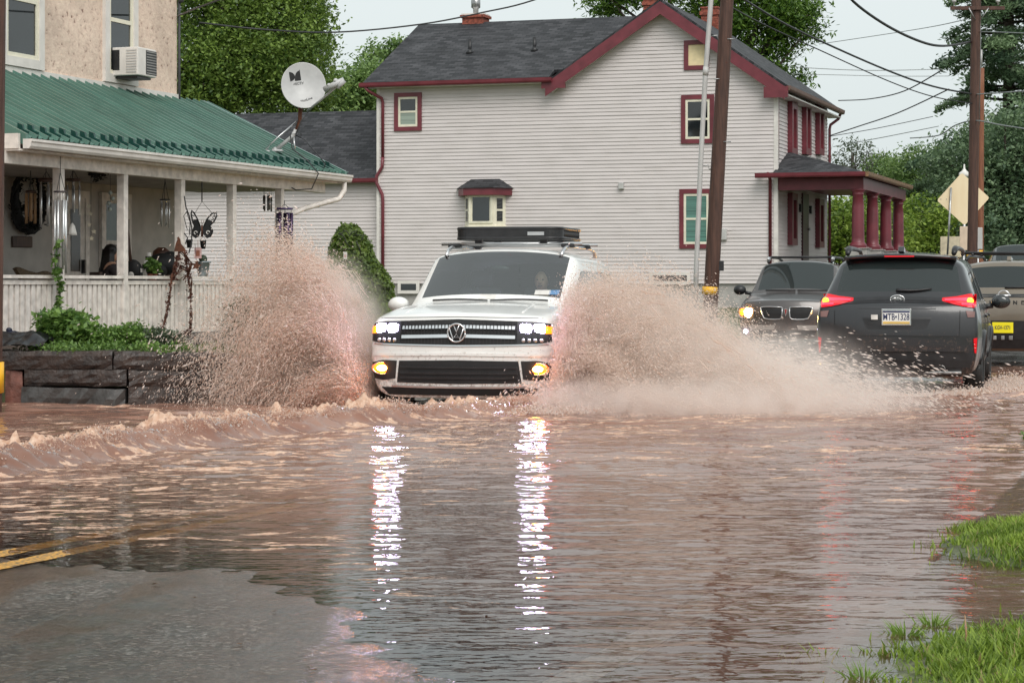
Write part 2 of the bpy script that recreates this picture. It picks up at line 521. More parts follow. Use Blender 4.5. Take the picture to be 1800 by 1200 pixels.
def seeglass():
    m, nt, p = nodes_of('clear tinted windscreen glass')
    p.inputs['Base Color'].default_value = (0.02, 0.03, 0.03, 1)
    p.inputs['Roughness'].default_value = 0.03
    p.inputs['IOR'].default_value = 1.6
    t = N(nt, 'ShaderNodeBsdfTransparent'); t.inputs[0].default_value = (0.66, 0.80, 0.78, 1)
    mx = N(nt, 'ShaderNodeMixShader')
    fr = N(nt, 'ShaderNodeFresnel'); fr.inputs[0].default_value = 1.6
    ad = N(nt, 'ShaderNodeMath', operation='ADD'); ad.inputs[1].default_value = 0.13; ad.use_clamp = True
    nt.links.new(fr.outputs[0], ad.inputs[0])
    nt.links.new(ad.outputs[0], mx.inputs[0])
    g = N(nt, 'ShaderNodeBsdfGlossy'); g.inputs['Roughness'].default_value = 0.03
    nt.links.new(t.outputs[0], mx.inputs[1]); nt.links.new(g.outputs[0], mx.inputs[2])
    nt.links.new(mx.outputs[0], nt.nodes['Material Output'].inputs['Surface'])
    return m
M['windscreen'] = seeglass()
M['leaf_a'] = leafmat('maple leaf', (0.050, 0.105, 0.024), (0.30, 0.42, 0.085))
M['leaf_b'] = leafmat('ash leaf', (0.085, 0.16, 0.050), (0.28, 0.40, 0.12))
M['leaf_walnut'] = leafmat('walnut leaf', (0.030, 0.080, 0.018), (0.20, 0.33, 0.05))
M['leaf_pine'] = leafmat('pine needle', (0.085, 0.145, 0.085), (0.25, 0.35, 0.18))
M['leaf_bright'] = leafmat('bright shrub leaf', (0.09, 0.17, 0.025), (0.36, 0.47, 0.08))
M['leaf_cone'] = leafmat('topiary leaf', (0.05, 0.095, 0.018), (0.20, 0.28, 0.05))
M['leaf_garden'] = leafmat('garden leaf', (0.06, 0.13, 0.03), (0.25, 0.40, 0.09))
M['leaf_dry'] = leafmat('dry vine leaf', (0.05, 0.018, 0.014), (0.15, 0.055, 0.04), 0.2)
M['leaf_grey'] = leafmat('grey green leaf', (0.06, 0.085, 0.05), (0.16, 0.20, 0.12))
M['grass_blade'] = grassmat('grass blade', (0.085, 0.155, 0.02), (0.34, 0.46, 0.07), 0.45)
M['bark'] = pbr('tree bark', (0.08, 0.06, 0.045), 0.8, var=0.3, scale=8, bump=0.8, bscale=20, stretch=(4, 4, 1))
# ------------------------------------------------------------------ terrain, road, flood water
RA = R_(18)                                    # the road runs 18 degrees to the right of the view axis
RDX, RDY = math.sin(RA), math.cos(RA)
def RF(s, u):
    return (-2.34 + RDX*s + RDY*u, 10 + RDY*s - RDX*u)
def SU(x, y):
    return (RDX*(x+2.34) + RDY*(y-10), RDY*(x+2.34) - RDX*(y-10))
_ss = [-400, -12, -6, -3, -1, 0, 3, 8, 12, 18, 24, 30, 38, 50, 75, 120, 3000]
_zz = [0.15, 0.14, 0.085, 0.045, 0.018, 0.0, -0.035, -0.12, -0.17, -0.16, -0.10, -0.01, 0.12, 0.5, 1.1, 1.6, 1.6]
def zprof(s): return np.interp(s, _ss, _zz)
def zroad(s, u):
    return zprof(s) - 0.02*np.maximum(0, np.abs(u) - 1.2)*np.clip(1-(s-20)/20, 0, 1) + (0.006*fbm(s*0.8, u*0.9, 3, 5) + 0.0050*fbm(s*3.1, u*4.5, 4, 6, 0.6))*np.clip(1-(s-5)/6, 0, 1)
WALL_X = [-60, -5.45, -4.1, -2.9, -2.35, 60]
WALL_Y = [23.7, 23.3, 23.0, 23.6, 24.6, 24.6]
def mound(x, y):
    a = np.exp(-(((x-3.35)/1.22)**2 + ((y-10.45)/1.15)**2)**1.6)
    b = np.exp(-(((x-2.62)/1.32)**2 + ((y-6.95)/1.25)**2)**1.6)
    return a, b
def zground(x, y):
    x = np.asarray(x, float); y = np.asarray(y, float)
    s, u = SU(x, y)
    base = zroad(s, np.clip(u, -5, 5)) - 0.05
    wy = np.interp(x, WALL_X, WALL_Y)
    t = np.minimum(sstep(0.05, 0.30, y-wy), sstep(0.0, 1.2, -(u+4.2)))
    yard = np.maximum(0.50, zprof(s)*0.95)
    z = base*(1-t) + yard*t
    near = np.clip(1-(s-18)/10, 0, 1)
    ver = sstep(3.6, 4.0, u)
    a, b = mound(x, y)
    vz = np.maximum(-0.045 + 0.35*sstep(5.4, 8.5, u), -1) + 0.15*np.maximum(a, b) + 0.012*fbm(x*1.5, y*1.5, 3, 9)
    z = z*(1-ver*near) + vz*ver*near
    z = z + sstep(60, 140, np.hypot(x, y-30))*0.6*t
    return z

def axis(segs):
    out = []
    for a, b, st in segs:
        out += list(np.arange(a, b, st))
    out.append(segs[-1][1])
    return np.array(out)
gx = axis([(-1500, -200, 130), (-200, -30, 10), (-30, -10, 1.2), (-10, 12, 0.16), (12, 40, 1.2), (40, 200, 10), (200, 1500, 130)])
gy = axis([(-200, -5, 15), (-5, 5, 1), (5, 14, 0.14), (14, 22, 0.25), (22, 26, 0.08), (26, 45, 0.4), (45, 110, 2.5), (110, 300, 15), (300, 2500, 220)])
def grid_faces(nx, ny):
    i, j = np.meshgrid(np.arange(nx-1), np.arange(ny-1))
    k = (j*nx+i).ravel()
    return np.stack([k, k+1, k+nx+1, k+nx], 1)
GX, GY = np.meshgrid(gx, gy)
GZ = zground(GX, GY)
def ground_mat():
    m, nt, p = nodes_of('wet lawn and earth')
    tc = N(nt, 'ShaderNodeTexCoord')
    n1 = N(nt, 'ShaderNodeTexNoise'); n1.inputs['Scale'].default_value = 0.6; n1.inputs['Detail'].default_value = 8
    n2 = N(nt, 'ShaderNodeTexNoise'); n2.inputs['Scale'].default_value = 18; n2.inputs['Detail'].default_value = 5
    for n in (n1, n2): nt.links.new(tc.outputs['Object'], n.inputs['Vector'])
    r1 = ramp(nt, [(0.3, (0.07, 0.075, 0.035)), (0.5, (0.11, 0.13, 0.05)), (0.72, (0.15, 0.13, 0.085))])
    r2 = ramp(nt, [(0.3, 0.55), (0.7, 1.3)])
    nt.links.new(n1.outputs[0], r1.inputs[0]); nt.links.new(n2.outputs[0], r2.inputs[0])
    mx = N(nt, 'ShaderNodeMix', data_type='RGBA', blend_type='MULTIPLY'); mx.inputs[0].default_value = 1.0
    nt.links.new(r1.outputs[0], mx.inputs[6]); nt.links.new(r2.outputs[0], mx.inputs[7])
    nt.links.new(mx.outputs[2], p.inputs['Base Color'])
    b = N(nt, 'ShaderNodeBump'); b.inputs['Strength'].default_value = 0.8; b.inputs['Distance'].default_value = 0.05
    nt.links.new(n2.outputs[0], b.inputs['Height']); nt.links.new(b.outputs[0], p.inputs['Normal'])
    p.inputs['Roughness'].default_value = 0.7
    return m
tag(np_mesh('ground', np.stack([GX.ravel(), GY.ravel(), GZ.ravel()], 1), grid_faces(len(gx), len(gy)), ground_mat()), kind='structure')

def asphalt_mat():
    m, nt, p = nodes_of('wet asphalt')
    tc = N(nt, 'ShaderNodeTexCoord')
    n1 = N(nt, 'ShaderNodeTexNoise'); n1.inputs['Scale'].default_value = 170; n1.inputs['Detail'].default_value = 3
    n2 = N(nt, 'ShaderNodeTexNoise'); n2.inputs['Scale'].default_value = 1.6; n2.inputs['Detail'].default_value = 5
    mp = N(nt, 'ShaderNodeMapping'); mp.inputs['Scale'].default_value = (1.9, 0.55, 1); mp.inputs['Rotation'].default_value = (0, 0, R_(28))
    v = N(nt, 'ShaderNodeTexVoronoi'); v.inputs['Scale'].default_value = 40
    nt.links.new(tc.outputs['Object'], n1.inputs['Vector']); nt.links.new(tc.outputs['Object'], v.inputs['Vector'])
    nt.links.new(tc.outputs['Object'], mp.inputs[0]); nt.links.new(mp.outputs[0], n2.inputs['Vector'])
    r = ramp(nt, [(0.3, (0.022, 0.021, 0.018)), (0.7, (0.13, 0.125, 0.115))])
    vc = N(nt, 'ShaderNodeTexVoronoi'); vc.inputs['Scale'].default_value = 62; nt.links.new(tc.outputs['Object'], vc.inputs['Vector'])
    sc_ = N(nt, 'ShaderNodeSeparateColor'); nt.links.new(vc.outputs['Color'], sc_.inputs[0])
    spk = ramp(nt, [(0.0, (0.35, 0.34, 0.31)), (0.55, (0.85, 0.83, 0.8)), (0.8, (1.6, 1.58, 1.55)), (1.0, (3.6, 3.5, 3.4))])
    nt.links.new(sc_.outputs[0], spk.inputs[0])
    big = ramp(nt, [(0.40, (0.012, 0.010, 0.007)), (0.52, (0.034, 0.031, 0.026)), (0.66, (0.066, 0.063, 0.059))])
    nt.links.new(n2.outputs[0], big.inputs[0])
    mxa = N(nt, 'ShaderNodeMix', data_type='RGBA', blend_type='MULTIPLY'); mxa.inputs[0].default_value = 1.0
    nt.links.new(big.outputs[0], mxa.inputs[6]); nt.links.new(spk.outputs[0], mxa.inputs[7])
    nt.links.new(mxa.outputs[2], p.inputs['Base Color'])
    # where the film of water fills the texture the surface is smooth, elsewhere the stones stand out of it
    film = ramp(nt, [(0.45, 0.0), (0.56, 1.0)]); nt.links.new(n2.outputs[0], film.inputs[0])
    rr = N(nt, 'ShaderNodeMapRange'); rr.inputs[3].default_value = 0.10; rr.inputs[4].default_value = 0.33
    gp_ = N(nt, 'ShaderNodeNewGeometry'); sz_ = N(nt, 'ShaderNodeSeparateXYZ'); nt.links.new(gp_.outputs['Position'], sz_.inputs[0])
    dry = N(nt, 'ShaderNodeMapRange', interpolation_type='SMOOTHSTEP'); dry.inputs[1].default_value = 0.0; dry.inputs[2].default_value = 0.055; dry.inputs[3].default_value = 0.10; dry.inputs[4].default_value = 1.0
    nt.links.new(sz_.outputs['Z'], dry.inputs[0])
    fm = N(nt, 'ShaderNodeMath', operation='MULTIPLY'); nt.links.new(film.outputs[0], fm.inputs[0]); nt.links.new(dry.outputs[0], fm.inputs[1])
    nt.links.new(fm.outputs[0], rr.inputs[0]); nt.links.new(rr.outputs[0], p.inputs['Roughness'])
    st = N(nt, 'ShaderNodeMapRange'); st.inputs[3].default_value = 0.12; st.inputs[4].default_value = 1.0
    nt.links.new(fm.outputs[0], st.inputs[0])
    b = N(nt, 'ShaderNodeBump'); b.inputs['Distance'].default_value = 0.02
    nt.links.new(st.outputs[0], b.inputs['Strength'])
    ad = N(nt, 'ShaderNodeMath', operation='ADD'); nt.links.new(v.outputs['Distance'], ad.inputs[0]); nt.links.new(n1.outputs[0], ad.inputs[1])
    nt.links.new(ad.outputs[0], b.inputs['Height']); nt.links.new(b.outputs[0], p.inputs['Normal'])
    p.inputs['Specular IOR Level'].default_value = 0.4
    return m
M['asphalt'] = asphalt_mat()
def road_strip(name, s0, s1, ds, u0, u1, du, lift, mat, ufade=None):
    ns = max(2, int((s1-s0)/ds)+1); nu = max(2, int((u1-u0)/du)+1)
    A, B = np.meshgrid(np.linspace(s0, s1, ns), np.linspace(u0, u1, nu))
    X, Y = RF(A, B)
    Z = zroad(A, B) + lift
    f = grid_faces(ns, nu)
    return np_mesh(name, np.stack([X.ravel(), Y.ravel(), Z.ravel()], 1), f[:, ::-1], mat)
tag(road_strip('road', -6, 5, 0.05, -4.3, 4.05, 0.05, 0.0, M['asphalt']), kind='structure')
tag(road_strip('road', 5, 130, 0.2, -4.3, 4.05, 0.2, 0.0, M['asphalt']), kind='structure')
tag(road_strip('road', -16, -6, 0.2, -4.3, 4.05, 0.2, 0.0, M['asphalt']), kind='structure')
def paint_mat(name, col):
    m, nt, p = nodes_of(name)
    tc = N(nt, 'ShaderNodeTexCoord')
    n1 = N(nt, 'ShaderNodeTexNoise'); n1.inputs['Scale'].default_value = 60; n1.inputs['Detail'].default_value = 6
    nt.links.new(tc.outputs['Object'], n1.inputs['Vector'])
    r = ramp(nt, [(0.40, (0.06, 0.055, 0.05)), (0.56, col)])
    nt.links.new(n1.outputs[0], r.inputs[0]); nt.links.new(r.outputs[0], p.inputs['Base Color'])
    p.inputs['Roughness'].default_value = 0.35
    return m
ly = paint_mat('worn yellow road paint', (0.80, 0.40, 0.045))
lw = paint_mat('worn white road paint', (0.33, 0.31, 0.28))
for k, u0 in enumerate((-0.19, 0.07)):
    tag(road_strip('centre_line', -16, 40, 0.05, u0, u0+0.13, 0.043, 0.004, ly), kind='structure')
tag(road_strip('edge_line', -16, 40, 0.05, 3.25, 3.40, 0.07, 0.004, lw), kind='structure')

# --- flood water: one wavy sheet, its depth and foam kept as attributes
wx = axis([(-14, -7.6, 0.08), (-7.6, 8.5, 0.023), (8.5, 16, 0.08)])
_yy = [4.2]
while _yy[-1] < 50:
    d = _yy[-1]
    _yy.append(d + (0.016 if d < 9 else 0.016 + (d-9)*0.0016 if d < 26 else 0.05+(d-26)*0.01))
wy_ = np.array(_yy)
WX, WY = np.meshgrid(wx, wy_)
WS, WU = SU(WX, WY)
depth = -zground(WX, WY)
onroad = (np.abs(WU) < 4.05)
depth = np.where(onroad, -zroad(WS, WU), depth)
amp = sstep(0.0, 0.09, depth)
# ripples, longer across the view than along it
rip = 0.0062*perlin(WX/0.26+3, WY/0.22, 6) + 0.0052*perlin(WX/0.60 + 0.3*WY, WY/0.15, 1) + 0.0022*perlin(WX/0.24, WY/0.075 + 0.6*WX, 2) + 0.0011*perlin(WX/0.10, WY/0.042, 3)
chop = 0.036*fbm(WX/1.5, WY/0.70, 4, 4, 0.6) + 0.006*perlin(WX/0.34, WY/0.14, 15) + 0.004*perlin(WX/0.17+2, WY/0.09, 16)
mid = sstep(11.5, 17, WY + 0.6*fbm(WX*0.5, WY*0.5, 2, 8))
H = rip*(1.05-0.05*mid)*(0.6+0.4*amp)*sstep(-0.01, 0.03, depth) + chop*amp*(0.22+0.78*mid)
# bow wave pushed ahead of the white car
CR = np.array([(-5.2, 11.2), (-4.4, 12.9), (-3.5, 14.8), (-2.85, 16.6), (-2.0, 18.9), (-1.1, 20.3), (-0.25, 21.35), (0.55, 21.75), (1.4, 21.9)])
def poly_dist(px, py, C):
    best = np.full(px.shape, 1e9); side = np.zeros(px.shape); tt = np.zeros(px.shape)
    acc = 0.0
    for (a, b) in zip(C[:-1], C[1:]):
        d = b-a; L = math.hypot(*d)
        t = np.clip(((px-a[0])*d[0] + (py-a[1])*d[1])/L**2, 0, 1)
        qx = px-(a[0]+t*d[0]); qy = py-(a[1]+t*d[1])
        dist = np.hypot(qx, qy)
        sg = np.sign(d[0]*qy - d[1]*qx)          # + on the left of the direction of travel
        better = dist < best
        best = np.where(better, dist, best); side = np.where(better, sg, side); tt = np.where(better, acc+t*L, tt)
        acc += L
    return best*side, tt, acc
wob = 0.10*fbm(WX*1.3, WY*1.3, 3, 20)
q, qt, qL = poly_dist(WX + wob, WY + 0.12*fbm(WX*1.2, WY*1.2, 3, 24), CR)
ampw = np.interp(qt, [0, 1.5, 4, 7, 10, 11.5, qL], [0.09, 0.13, 0.165, 0.17, 0.16, 0.13, 0.05])
ampw = ampw*(1 + 0.45*perlin(qt*1.1, qt*0+3.3, 31))
prof = np.where(q < 0, np.exp(-(q/0.20)**2), np.exp(-(np.abs(q)/0.62)**1.5))
lump = np.clip(fbm(WX*4.5, WY*4.5, 5, 33, 0.68)*1.25+0.2, -0.6, 1.5)
crestm = np.exp(-((q-0.16)/0.22)**2)
crestp = np.clip(crestm*(0.35+1.1*fbm(qt*1.6, q*2, 3, 44)+0.4), 0, 1)
H = H + ampw*prof*(0.72+0.2*lump) + 0.105*crestp*lump*sstep(0, 1.5, qt)
# second swell round the dark car and under the splash
q2, qt2, qL2 = poly_dist(WX, WY, np.array([(2.2, 22.6), (3.4, 23.4), (4.8, 23.7), (6.4, 24.4), (8.0, 27)]))
H = H + 0.07*np.exp(-(q2/0.35)**2)*(0.7+0.6*fbm(WX*3, WY*3, 3, 51)) + 0.05*np.exp(-((q2-0.8)/0.9)**2)*fbm(WX*4, WY*3, 4, 52)
# foam
st_ = fbm(WX*2.4 + WY*0.5, WY*5.2 - WX*2.4, 5, 61, 0.65)
fine = 1.5*fbm(WX*7, WY*15, 4, 66, 0.7)
back = sstep(0.0, 0.3, q)*sstep(4.0, 0.6, q)*sstep(0, 1, qt)
front = sstep(-4.8, -1.4, q)*sstep(0.2, -0.4, q)
foam = 0.95*np.clip(crestp*1.15*(0.45+0.75*lump), 0, 1)
foam = np.maximum(foam, back*sstep(0.02, 0.42, st_+0.55*fine-0.05)*0.8)
foam = np.maximum(foam, front*sstep(0.10, 0.42, st_+0.5*fine-0.03)*0.72)
foam = np.maximum(foam, np.exp(-((q2-0.5)/1.1)**2)*sstep(0.0, 0.5, fbm(WX*2.2, WY*3.2, 4, 71)+0.5*fine)*0.7)
band = np.exp(-((WY-16.8-0.5*fbm(WX*0.7, WY*0.4, 2, 77))/0.75)**2)*sstep(0.8, 2.2, WX)
foam = np.maximum(foam, band*sstep(0.08, 0.36, fbm(WX*2.2, WY*6, 4, 73)+0.4*fine)*0.75)
foam = np.maximum(foam, sstep(0.34, 0.62, fbm(WX*1.2+7, WY*3.4, 5, 81, 0.6)+0.25*fine)*0.55*sstep(10.0, 13, WY))
# scum line along the shallow edge by the yellow lines
foam = np.maximum(foam, np.exp(-((depth-0.012)/0.010)**2)*sstep(0.1, 0.5, fbm(WX*3, WY*6, 3, 91)+0.4*fine)*0.6*sstep(1.0, -1.0, WX)*onroad)
foam = np.clip(foam, 0, 1)*sstep(0.0, 0.012, depth)
def water_mat():
    m, nt, p = nodes_of('muddy flood water')
    L = nt.links.new
    out = nt.nodes['Material Output']; nt.nodes.remove(p)
    tc = N(nt, 'ShaderNodeTexCoord')
    fo = N(nt, 'ShaderNodeAttribute'); fo.attribute_name = 'foam'
    de = N(nt, 'ShaderNodeAttribute'); de.attribute_name = 'depth'
    mp = N(nt, 'ShaderNodeMapping'); mp.inputs['Scale'].default_value = (1, 1.7, 1)
    L(tc.outputs['Object'], mp.inputs[0])
    n1 = N(nt, 'ShaderNodeTexNoise'); n1.inputs['Scale'].default_value = 9; n1.inputs['Detail'].default_value = 1.6; n1.inputs['Roughness'].default_value = 0.5
    L(mp.outputs[0], n1.inputs['Vector'])
    b = N(nt, 'ShaderNodeBump'); b.inputs['Distance'].default_value = 0.016
    bs = N(nt, 'ShaderNodeMapRange'); bs.inputs[1].default_value = 0.02; bs.inputs[2].default_value = 0.14; bs.inputs[3].default_value = 0.20; bs.inputs[4].default_value = 0.30
    L(de.outputs['Fac'], bs.inputs[0]); L(bs.outputs[0], b.inputs['Strength'])
    L(n1.outputs[0], b.inputs['Height'])
    n2 = N(nt, 'ShaderNodeTexNoise'); n2.inputs['Scale'].default_value = 0.8; n2.inputs['Detail'].default_value = 5
    L(mp.outputs[0], n2.inputs['Vector'])
    mud = ramp(nt, [(0.3, (0.23, 0.105, 0.072)), (0.7, (0.39, 0.235, 0.18))])
    L(n2.outputs[0], mud.inputs[0])
    df = N(nt, 'ShaderNodeBsdfDiffuse'); L(mud.outputs[0], df.inputs['Color']); L(b.outputs[0], df.inputs['Normal'])
    tr = N(nt, 'ShaderNodeBsdfTransparent'); tr.inputs[0].default_value = (0.93, 0.86, 0.80, 1)
    # turbid water: opacity 1 - exp(-30 depth)
    mu = N(nt, 'ShaderNodeMath', operation='MULTIPLY'); mu.inputs[1].default_value = -17.0; L(de.outputs['Fac'], mu.inputs[0])
    ex = N(nt, 'ShaderNodeMath', operation='EXPONENT'); L(mu.outputs[0], ex.inputs[0])
    body = N(nt, 'ShaderNodeMixShader'); L(ex.outputs[0], body.inputs[0]); L(df.outputs[0], body.inputs[1]); L(tr.outputs[0], body.inputs[2])
    fr = N(nt, 'ShaderNodeFresnel'); fr.inputs[0].default_value = 1.33; L(b.outputs[0], fr.inputs['Normal'])
    gl = N(nt, 'ShaderNodeBsdfGlossy'); gl.inputs['Roughness'].default_value = 0.03; L(b.outputs[0], gl.inputs['Normal'])
    wet = N(nt, 'ShaderNodeMixShader'); L(fr.outputs[0], wet.inputs[0]); L(body.outputs[0], wet.inputs[1]); L(gl.outputs[0], wet.inputs[2])
    fc = ramp(nt, [(0.3, (0.46, 0.25, 0.16)), (0.75, (0.78, 0.60, 0.48))])
    nf = N(nt, 'ShaderNodeTexNoise'); nf.inputs['Scale'].default_value = 22; nf.inputs['Detail'].default_value = 6; nf.inputs['Roughness'].default_value = 0.65
    L(tc.outputs['Object'], nf.inputs['Vector']); L(nf.outputs[0], fc.inputs[0])
    fd = N(nt, 'ShaderNodeBsdfDiffuse'); L(fc.outputs[0], fd.inputs['Color'])
    fin = N(nt, 'ShaderNodeMixShader'); n3 = N(nt, 'ShaderNodeTexNoise'); n3.inputs['Scale'].default_value = 42; n3.inputs['Detail'].default_value = 5; n3.inputs['Roughness'].default_value = 0.7
    L(mp.outputs[0], n3.inputs['Vector'])
    f1 = N(nt, 'ShaderNodeMath', operation='MULTIPLY_ADD'); f1.inputs[1].default_value = 1.5; f1.inputs[2].default_value = -0.75; L(n3.outputs[0], f1.inputs[0])
    f2 = N(nt, 'ShaderNodeMath', operation='ADD'); L(f1.outputs[0], f2.inputs[0]); L(fo.outputs['Fac'], f2.inputs[1])
    f3 = N(nt, 'ShaderNodeMapRange', interpolation_type='SMOOTHSTEP'); f3.inputs[1].default_value = 0.30; f3.inputs[2].default_value = 0.62; L(f2.outputs[0], f3.inputs[0])
    f4 = N(nt, 'ShaderNodeMath', operation='MULTIPLY'); L(f3.outputs[0], f4.inputs[0])
    f5 = N(nt, 'ShaderNodeMapRange'); f5.inputs[2].default_value = 0.25; L(fo.outputs['Fac'], f5.inputs[0]); L(f5.outputs[0], f4.inputs[1])
    L(f4.outputs[0], fin.inputs[0]); L(wet.outputs[0], fin.inputs[1]); L(fd.outputs[0], fin.inputs[2])
    L(fin.outputs[0], out.inputs['Surface'])
    return m
M['water'] = water_mat()
_v = np.stack([WX.ravel(), WY.ravel(), H.ravel()], 1)
_f = grid_faces(len(wx), len(wy_))
_dp = depth.ravel()
_keep = (_dp[_f] > -0.03).any(1)
_f = _f[_keep]
_used = np.zeros(len(_v), bool); _used[_f.ravel()] = True
_ix = np.cumsum(_used)-1
tag(np_mesh('flood_water', _v[_used], _ix[_f], M['water'], None, True,
            {'foam': ('POINT', foam.ravel()[_used]), 'depth': ('POINT', np.maximum(0, _dp[_used]))}), kind='structure')
def water_h(x, y):
    i = int(np.clip(np.searchsorted(wx, x), 0, len(wx)-1)); j = int(np.clip(np.searchsorted(wy_, y), 0, len(wy_)-1))
    return float(H[j, i])
# ------------------------------------------------------------------ grey clapboard house (far) ---------------------------------
HA = R_(18)
HX, HY = -4.1, 68.0
house = thing('clapboard_house', 'large pale grey clapboard house with maroon trim and a columned porch', 'house', (HX, HY, 0), -HA)
cH, sH = math.cos(HA), math.sin(HA)
def HT(px):
    r = (px-900)/F
    return (HY*r - HX)/(cH + sH*r)
def HZ(px, py, y=0.0):
    d = HY - sH*HT(px) + cH*y
    return CZ + (500-py)/F*d
def HYs(px, x):
    """depth along the road-side wall (local x) that is seen at column px"""
    r = (px-900)/F
    return (r*(HY - sH*x) - HX - cH*x)/(sH - r*cH)
TR = 12.4
AP, APZ, GL, GLZ, GR, GRZ = 9.04, 9.62, 5.62, 7.36, 12.75, 7.06
def courses(mb, z0, z1, lo, hi, axis='x', off=0.0, pitch=0.112, sgn=-1):
    z = z0
    while z < z1 - 0.01:
        zt = min(z+pitch, z1)
        zm = (z+zt)/2
        a, b = lo(zm), hi(zm)
        if b - a > 0.05:
            if axis == 'x':
                P = lambda t, o, zz: (t, off + sgn*o, zz)
            else:
                P = lambda t, o, zz: (off - sgn*o, t, zz)
            cuts = [a]
            x_ = a + random.uniform(.6, 3.4)
            while x_ < b-.4: cuts.append(x_); x_ += random.choice((3.66, 3.66, 2.4))
            cuts.append(b)
            for p_, q_ in zip(cuts[:-1], cuts[1:]):
                o_ = random.uniform(0, .006); w0, w1 = random.uniform(-.003, .003), random.uniform(-.003, .003)
                vs = [P(p_, 0.002, z), P(q_, 0.002, z), P(q_, 0.026+o_, z+w1), P(p_, 0.026+o_, z+w0), P(q_, 0.004+o_, zt), P(p_, 0.004+o_, zt)]
                mb.add(vs, [(0, 1, 2, 3), (3, 2, 4, 5), (0, 3, 5), (1, 4, 2)])
        z = zt
mb = MB()
def front_hi(z):
    if z < GRZ: return TR
    return AP + (APZ - z)/(APZ-GRZ)*(GR-AP) - 0.02
def front_lo(z):
    if z < 7.45: return 0.0
    return AP - (APZ - z)/(APZ-GLZ)*(AP-GL) + 0.02
courses(mb, 1.29, APZ-0.1, front_lo, front_hi)
courses(mb, 1.29, 7.1, lambda z: 0.0, lambda z: 8.9, 'y', TR)
# body behind the boards
mb.bb(0.02, TR-0.02, 0.02, 8.9, 1.29, 7.2)
mb.prism([(GL+.3, 7.2), (TR-0.05, 7.0), (AP, APZ-0.2)], 0.03, 8.9, 'y')
mb.build('wall', M['siding'], house, fix=False)
mb = MB()
courses(mb, 1.0, 4.5, lambda z: -8.2, lambda z: 0.0, off=0.30)
mb.bb(-8.2, -0.005, 0.32, 6.5, 1.0, 4.5)
mb.build('wing_wall', M['siding'], house)
mb = MB()
mb.bb(0.05, TR-0.05, 0.04, 8.8, 0.0, 1.288); mb.bb(-8.2, 0.0, 0.34, 6.0, 0.0, 0.998)
mb.build('foundation', M['concrete'], house)
mb = MB()
mb.bb(-0.10, 0.0, -0.034, 0.25, 1.2, 7.4); mb.build('corner_board', M['white'], house)
mb = MB(); mb.bb(TR-0.02, TR+0.10, -0.036, 0.10, 1.2, 7.0); mb.build('corner_board', M['white'], house)

def slab(mb, pts, th):
    a, b, c, d = (Vector(p) for p in pts)
    n = (b-a).cross(d-a).normalized()
    if n.z < 0: n = -n
    lo = [p - n*th for p in (a, b, c, d)]
    vs = [a, b, c, d] + lo
    mb.add(vs, [(0,1,2,3), (7,6,5,4), (0,4,5,1), (1,5,6,2), (2,6,7,3), (3,7,4,0)])
# left roof, ridge parallel to the wall
mb = MB()
slab(mb, [(-0.42, -0.38, 7.50), (5.60, -0.38, 7.50), (5.60, 4.6, 9.86), (-0.42, 4.6, 9.86)], 0.10)
slab(mb, [(5.60, 0.20, 7.775), (8.9, 0.20, 7.775), (8.9, 4.6, 9.86), (5.60, 4.6, 9.86)], 0.10)
slab(mb, [(-0.42, 9.6, 7.50), (8.9, 9.6, 7.50), (8.9, 4.6, 9.86), (-0.42, 4.6, 9.86)], 0.10)
o = mb.build('roof', M['shingle'], house, fix=True); uv_planar(o, Vector((1, 0, 0)), Vector((0, .90, .43)))
mb = MB()
mb.prism([(-0.38+0.05, 7.42), (4.6, 9.78), (9.5, 7.42)], -0.34, -0.05, 'x')
mb.build('gable_end', M['maroon'], house)
# right gable roof, ridge running back
mb = MB()
slab(mb, [(GL-0.12, -0.34, GLZ+0.02), (AP, -0.34, APZ+0.10), (AP, 9.3, APZ+0.10), (GL-0.12, 9.3, GLZ+0.02)], 0.08)
slab(mb, [(GR+0.05, -0.34, GRZ+0.02), (AP, -0.34, APZ+0.10), (AP, 9.3, APZ+0.10), (GR+0.05, 9.3, GRZ+0.02)], 0.08)
o = mb.build('roof', M['shingle'], house, fix=True); uv_planar(o, Vector((0, 1, 0)), Vector((.82, 0, -.57)))
# wing roof
mb = MB()
slab(mb, [(-8.4, 0.02, 4.56), (-0.01, 0.02, 4.56), (-0.01, 4.5, 7.05), (-8.4, 4.5, 7.05)], 0.08)
slab(mb, [(-8.4, 9.0, 4.56), (-0.01, 9.0, 4.56), (-0.01, 4.5, 7.05), (-8.4, 4.5, 7.05)], 0.08)
o = mb.build('roof', M['shingle'], house, fix=True); uv_planar(o, Vector((1, 0, 0)), Vector((0, .87, .49)))
# rake boards
mb = MB()
def rake(p0, p1, w, y0, y1):
    (a, az), (b, bz) = p0, p1
    mb.prism([(a, az), (b, bz), (b, bz-w*1.12), (a, az-w*1.12)], y0, y1, 'y')
rake((GL-0.14, GLZ-0.06), (AP, APZ+0.02), 0.34, -0.372, -0.342)
rake((AP, APZ+0.02), (GR+0.02, GRZ-0.04), 0.34, -0.372, -0.342)
mb.bb(12.15, 12.86, -0.374, -0.30, 6.70, 7.02)
mb.bb(5.36, 6.10, -0.376, -0.30, 7.16, 7.34)
mb.build('rake_board', M['maroon'], house, fix=True)
mb = MB()
mb.prism([(GL, GLZ-0.30), (AP, APZ-0.26), (AP, APZ-0.22), (GL, GLZ-0.26)], -0.34, 0.0, 'y')
mb.prism([(AP, APZ-0.26), (GR, GRZ-0.30), (GR, GRZ-0.26), (AP, APZ-0.22)], -0.34, 0.0, 'y')
mb.bb(-0.38, 5.5, -0.36, 0.0, 7.33, 7.36); mb.bb(TR, TR+0.42, 0.0, 9.2, 6.78, 6.82)
mb.build('soffit', M['white'], house, fix=True)
mb = MB()
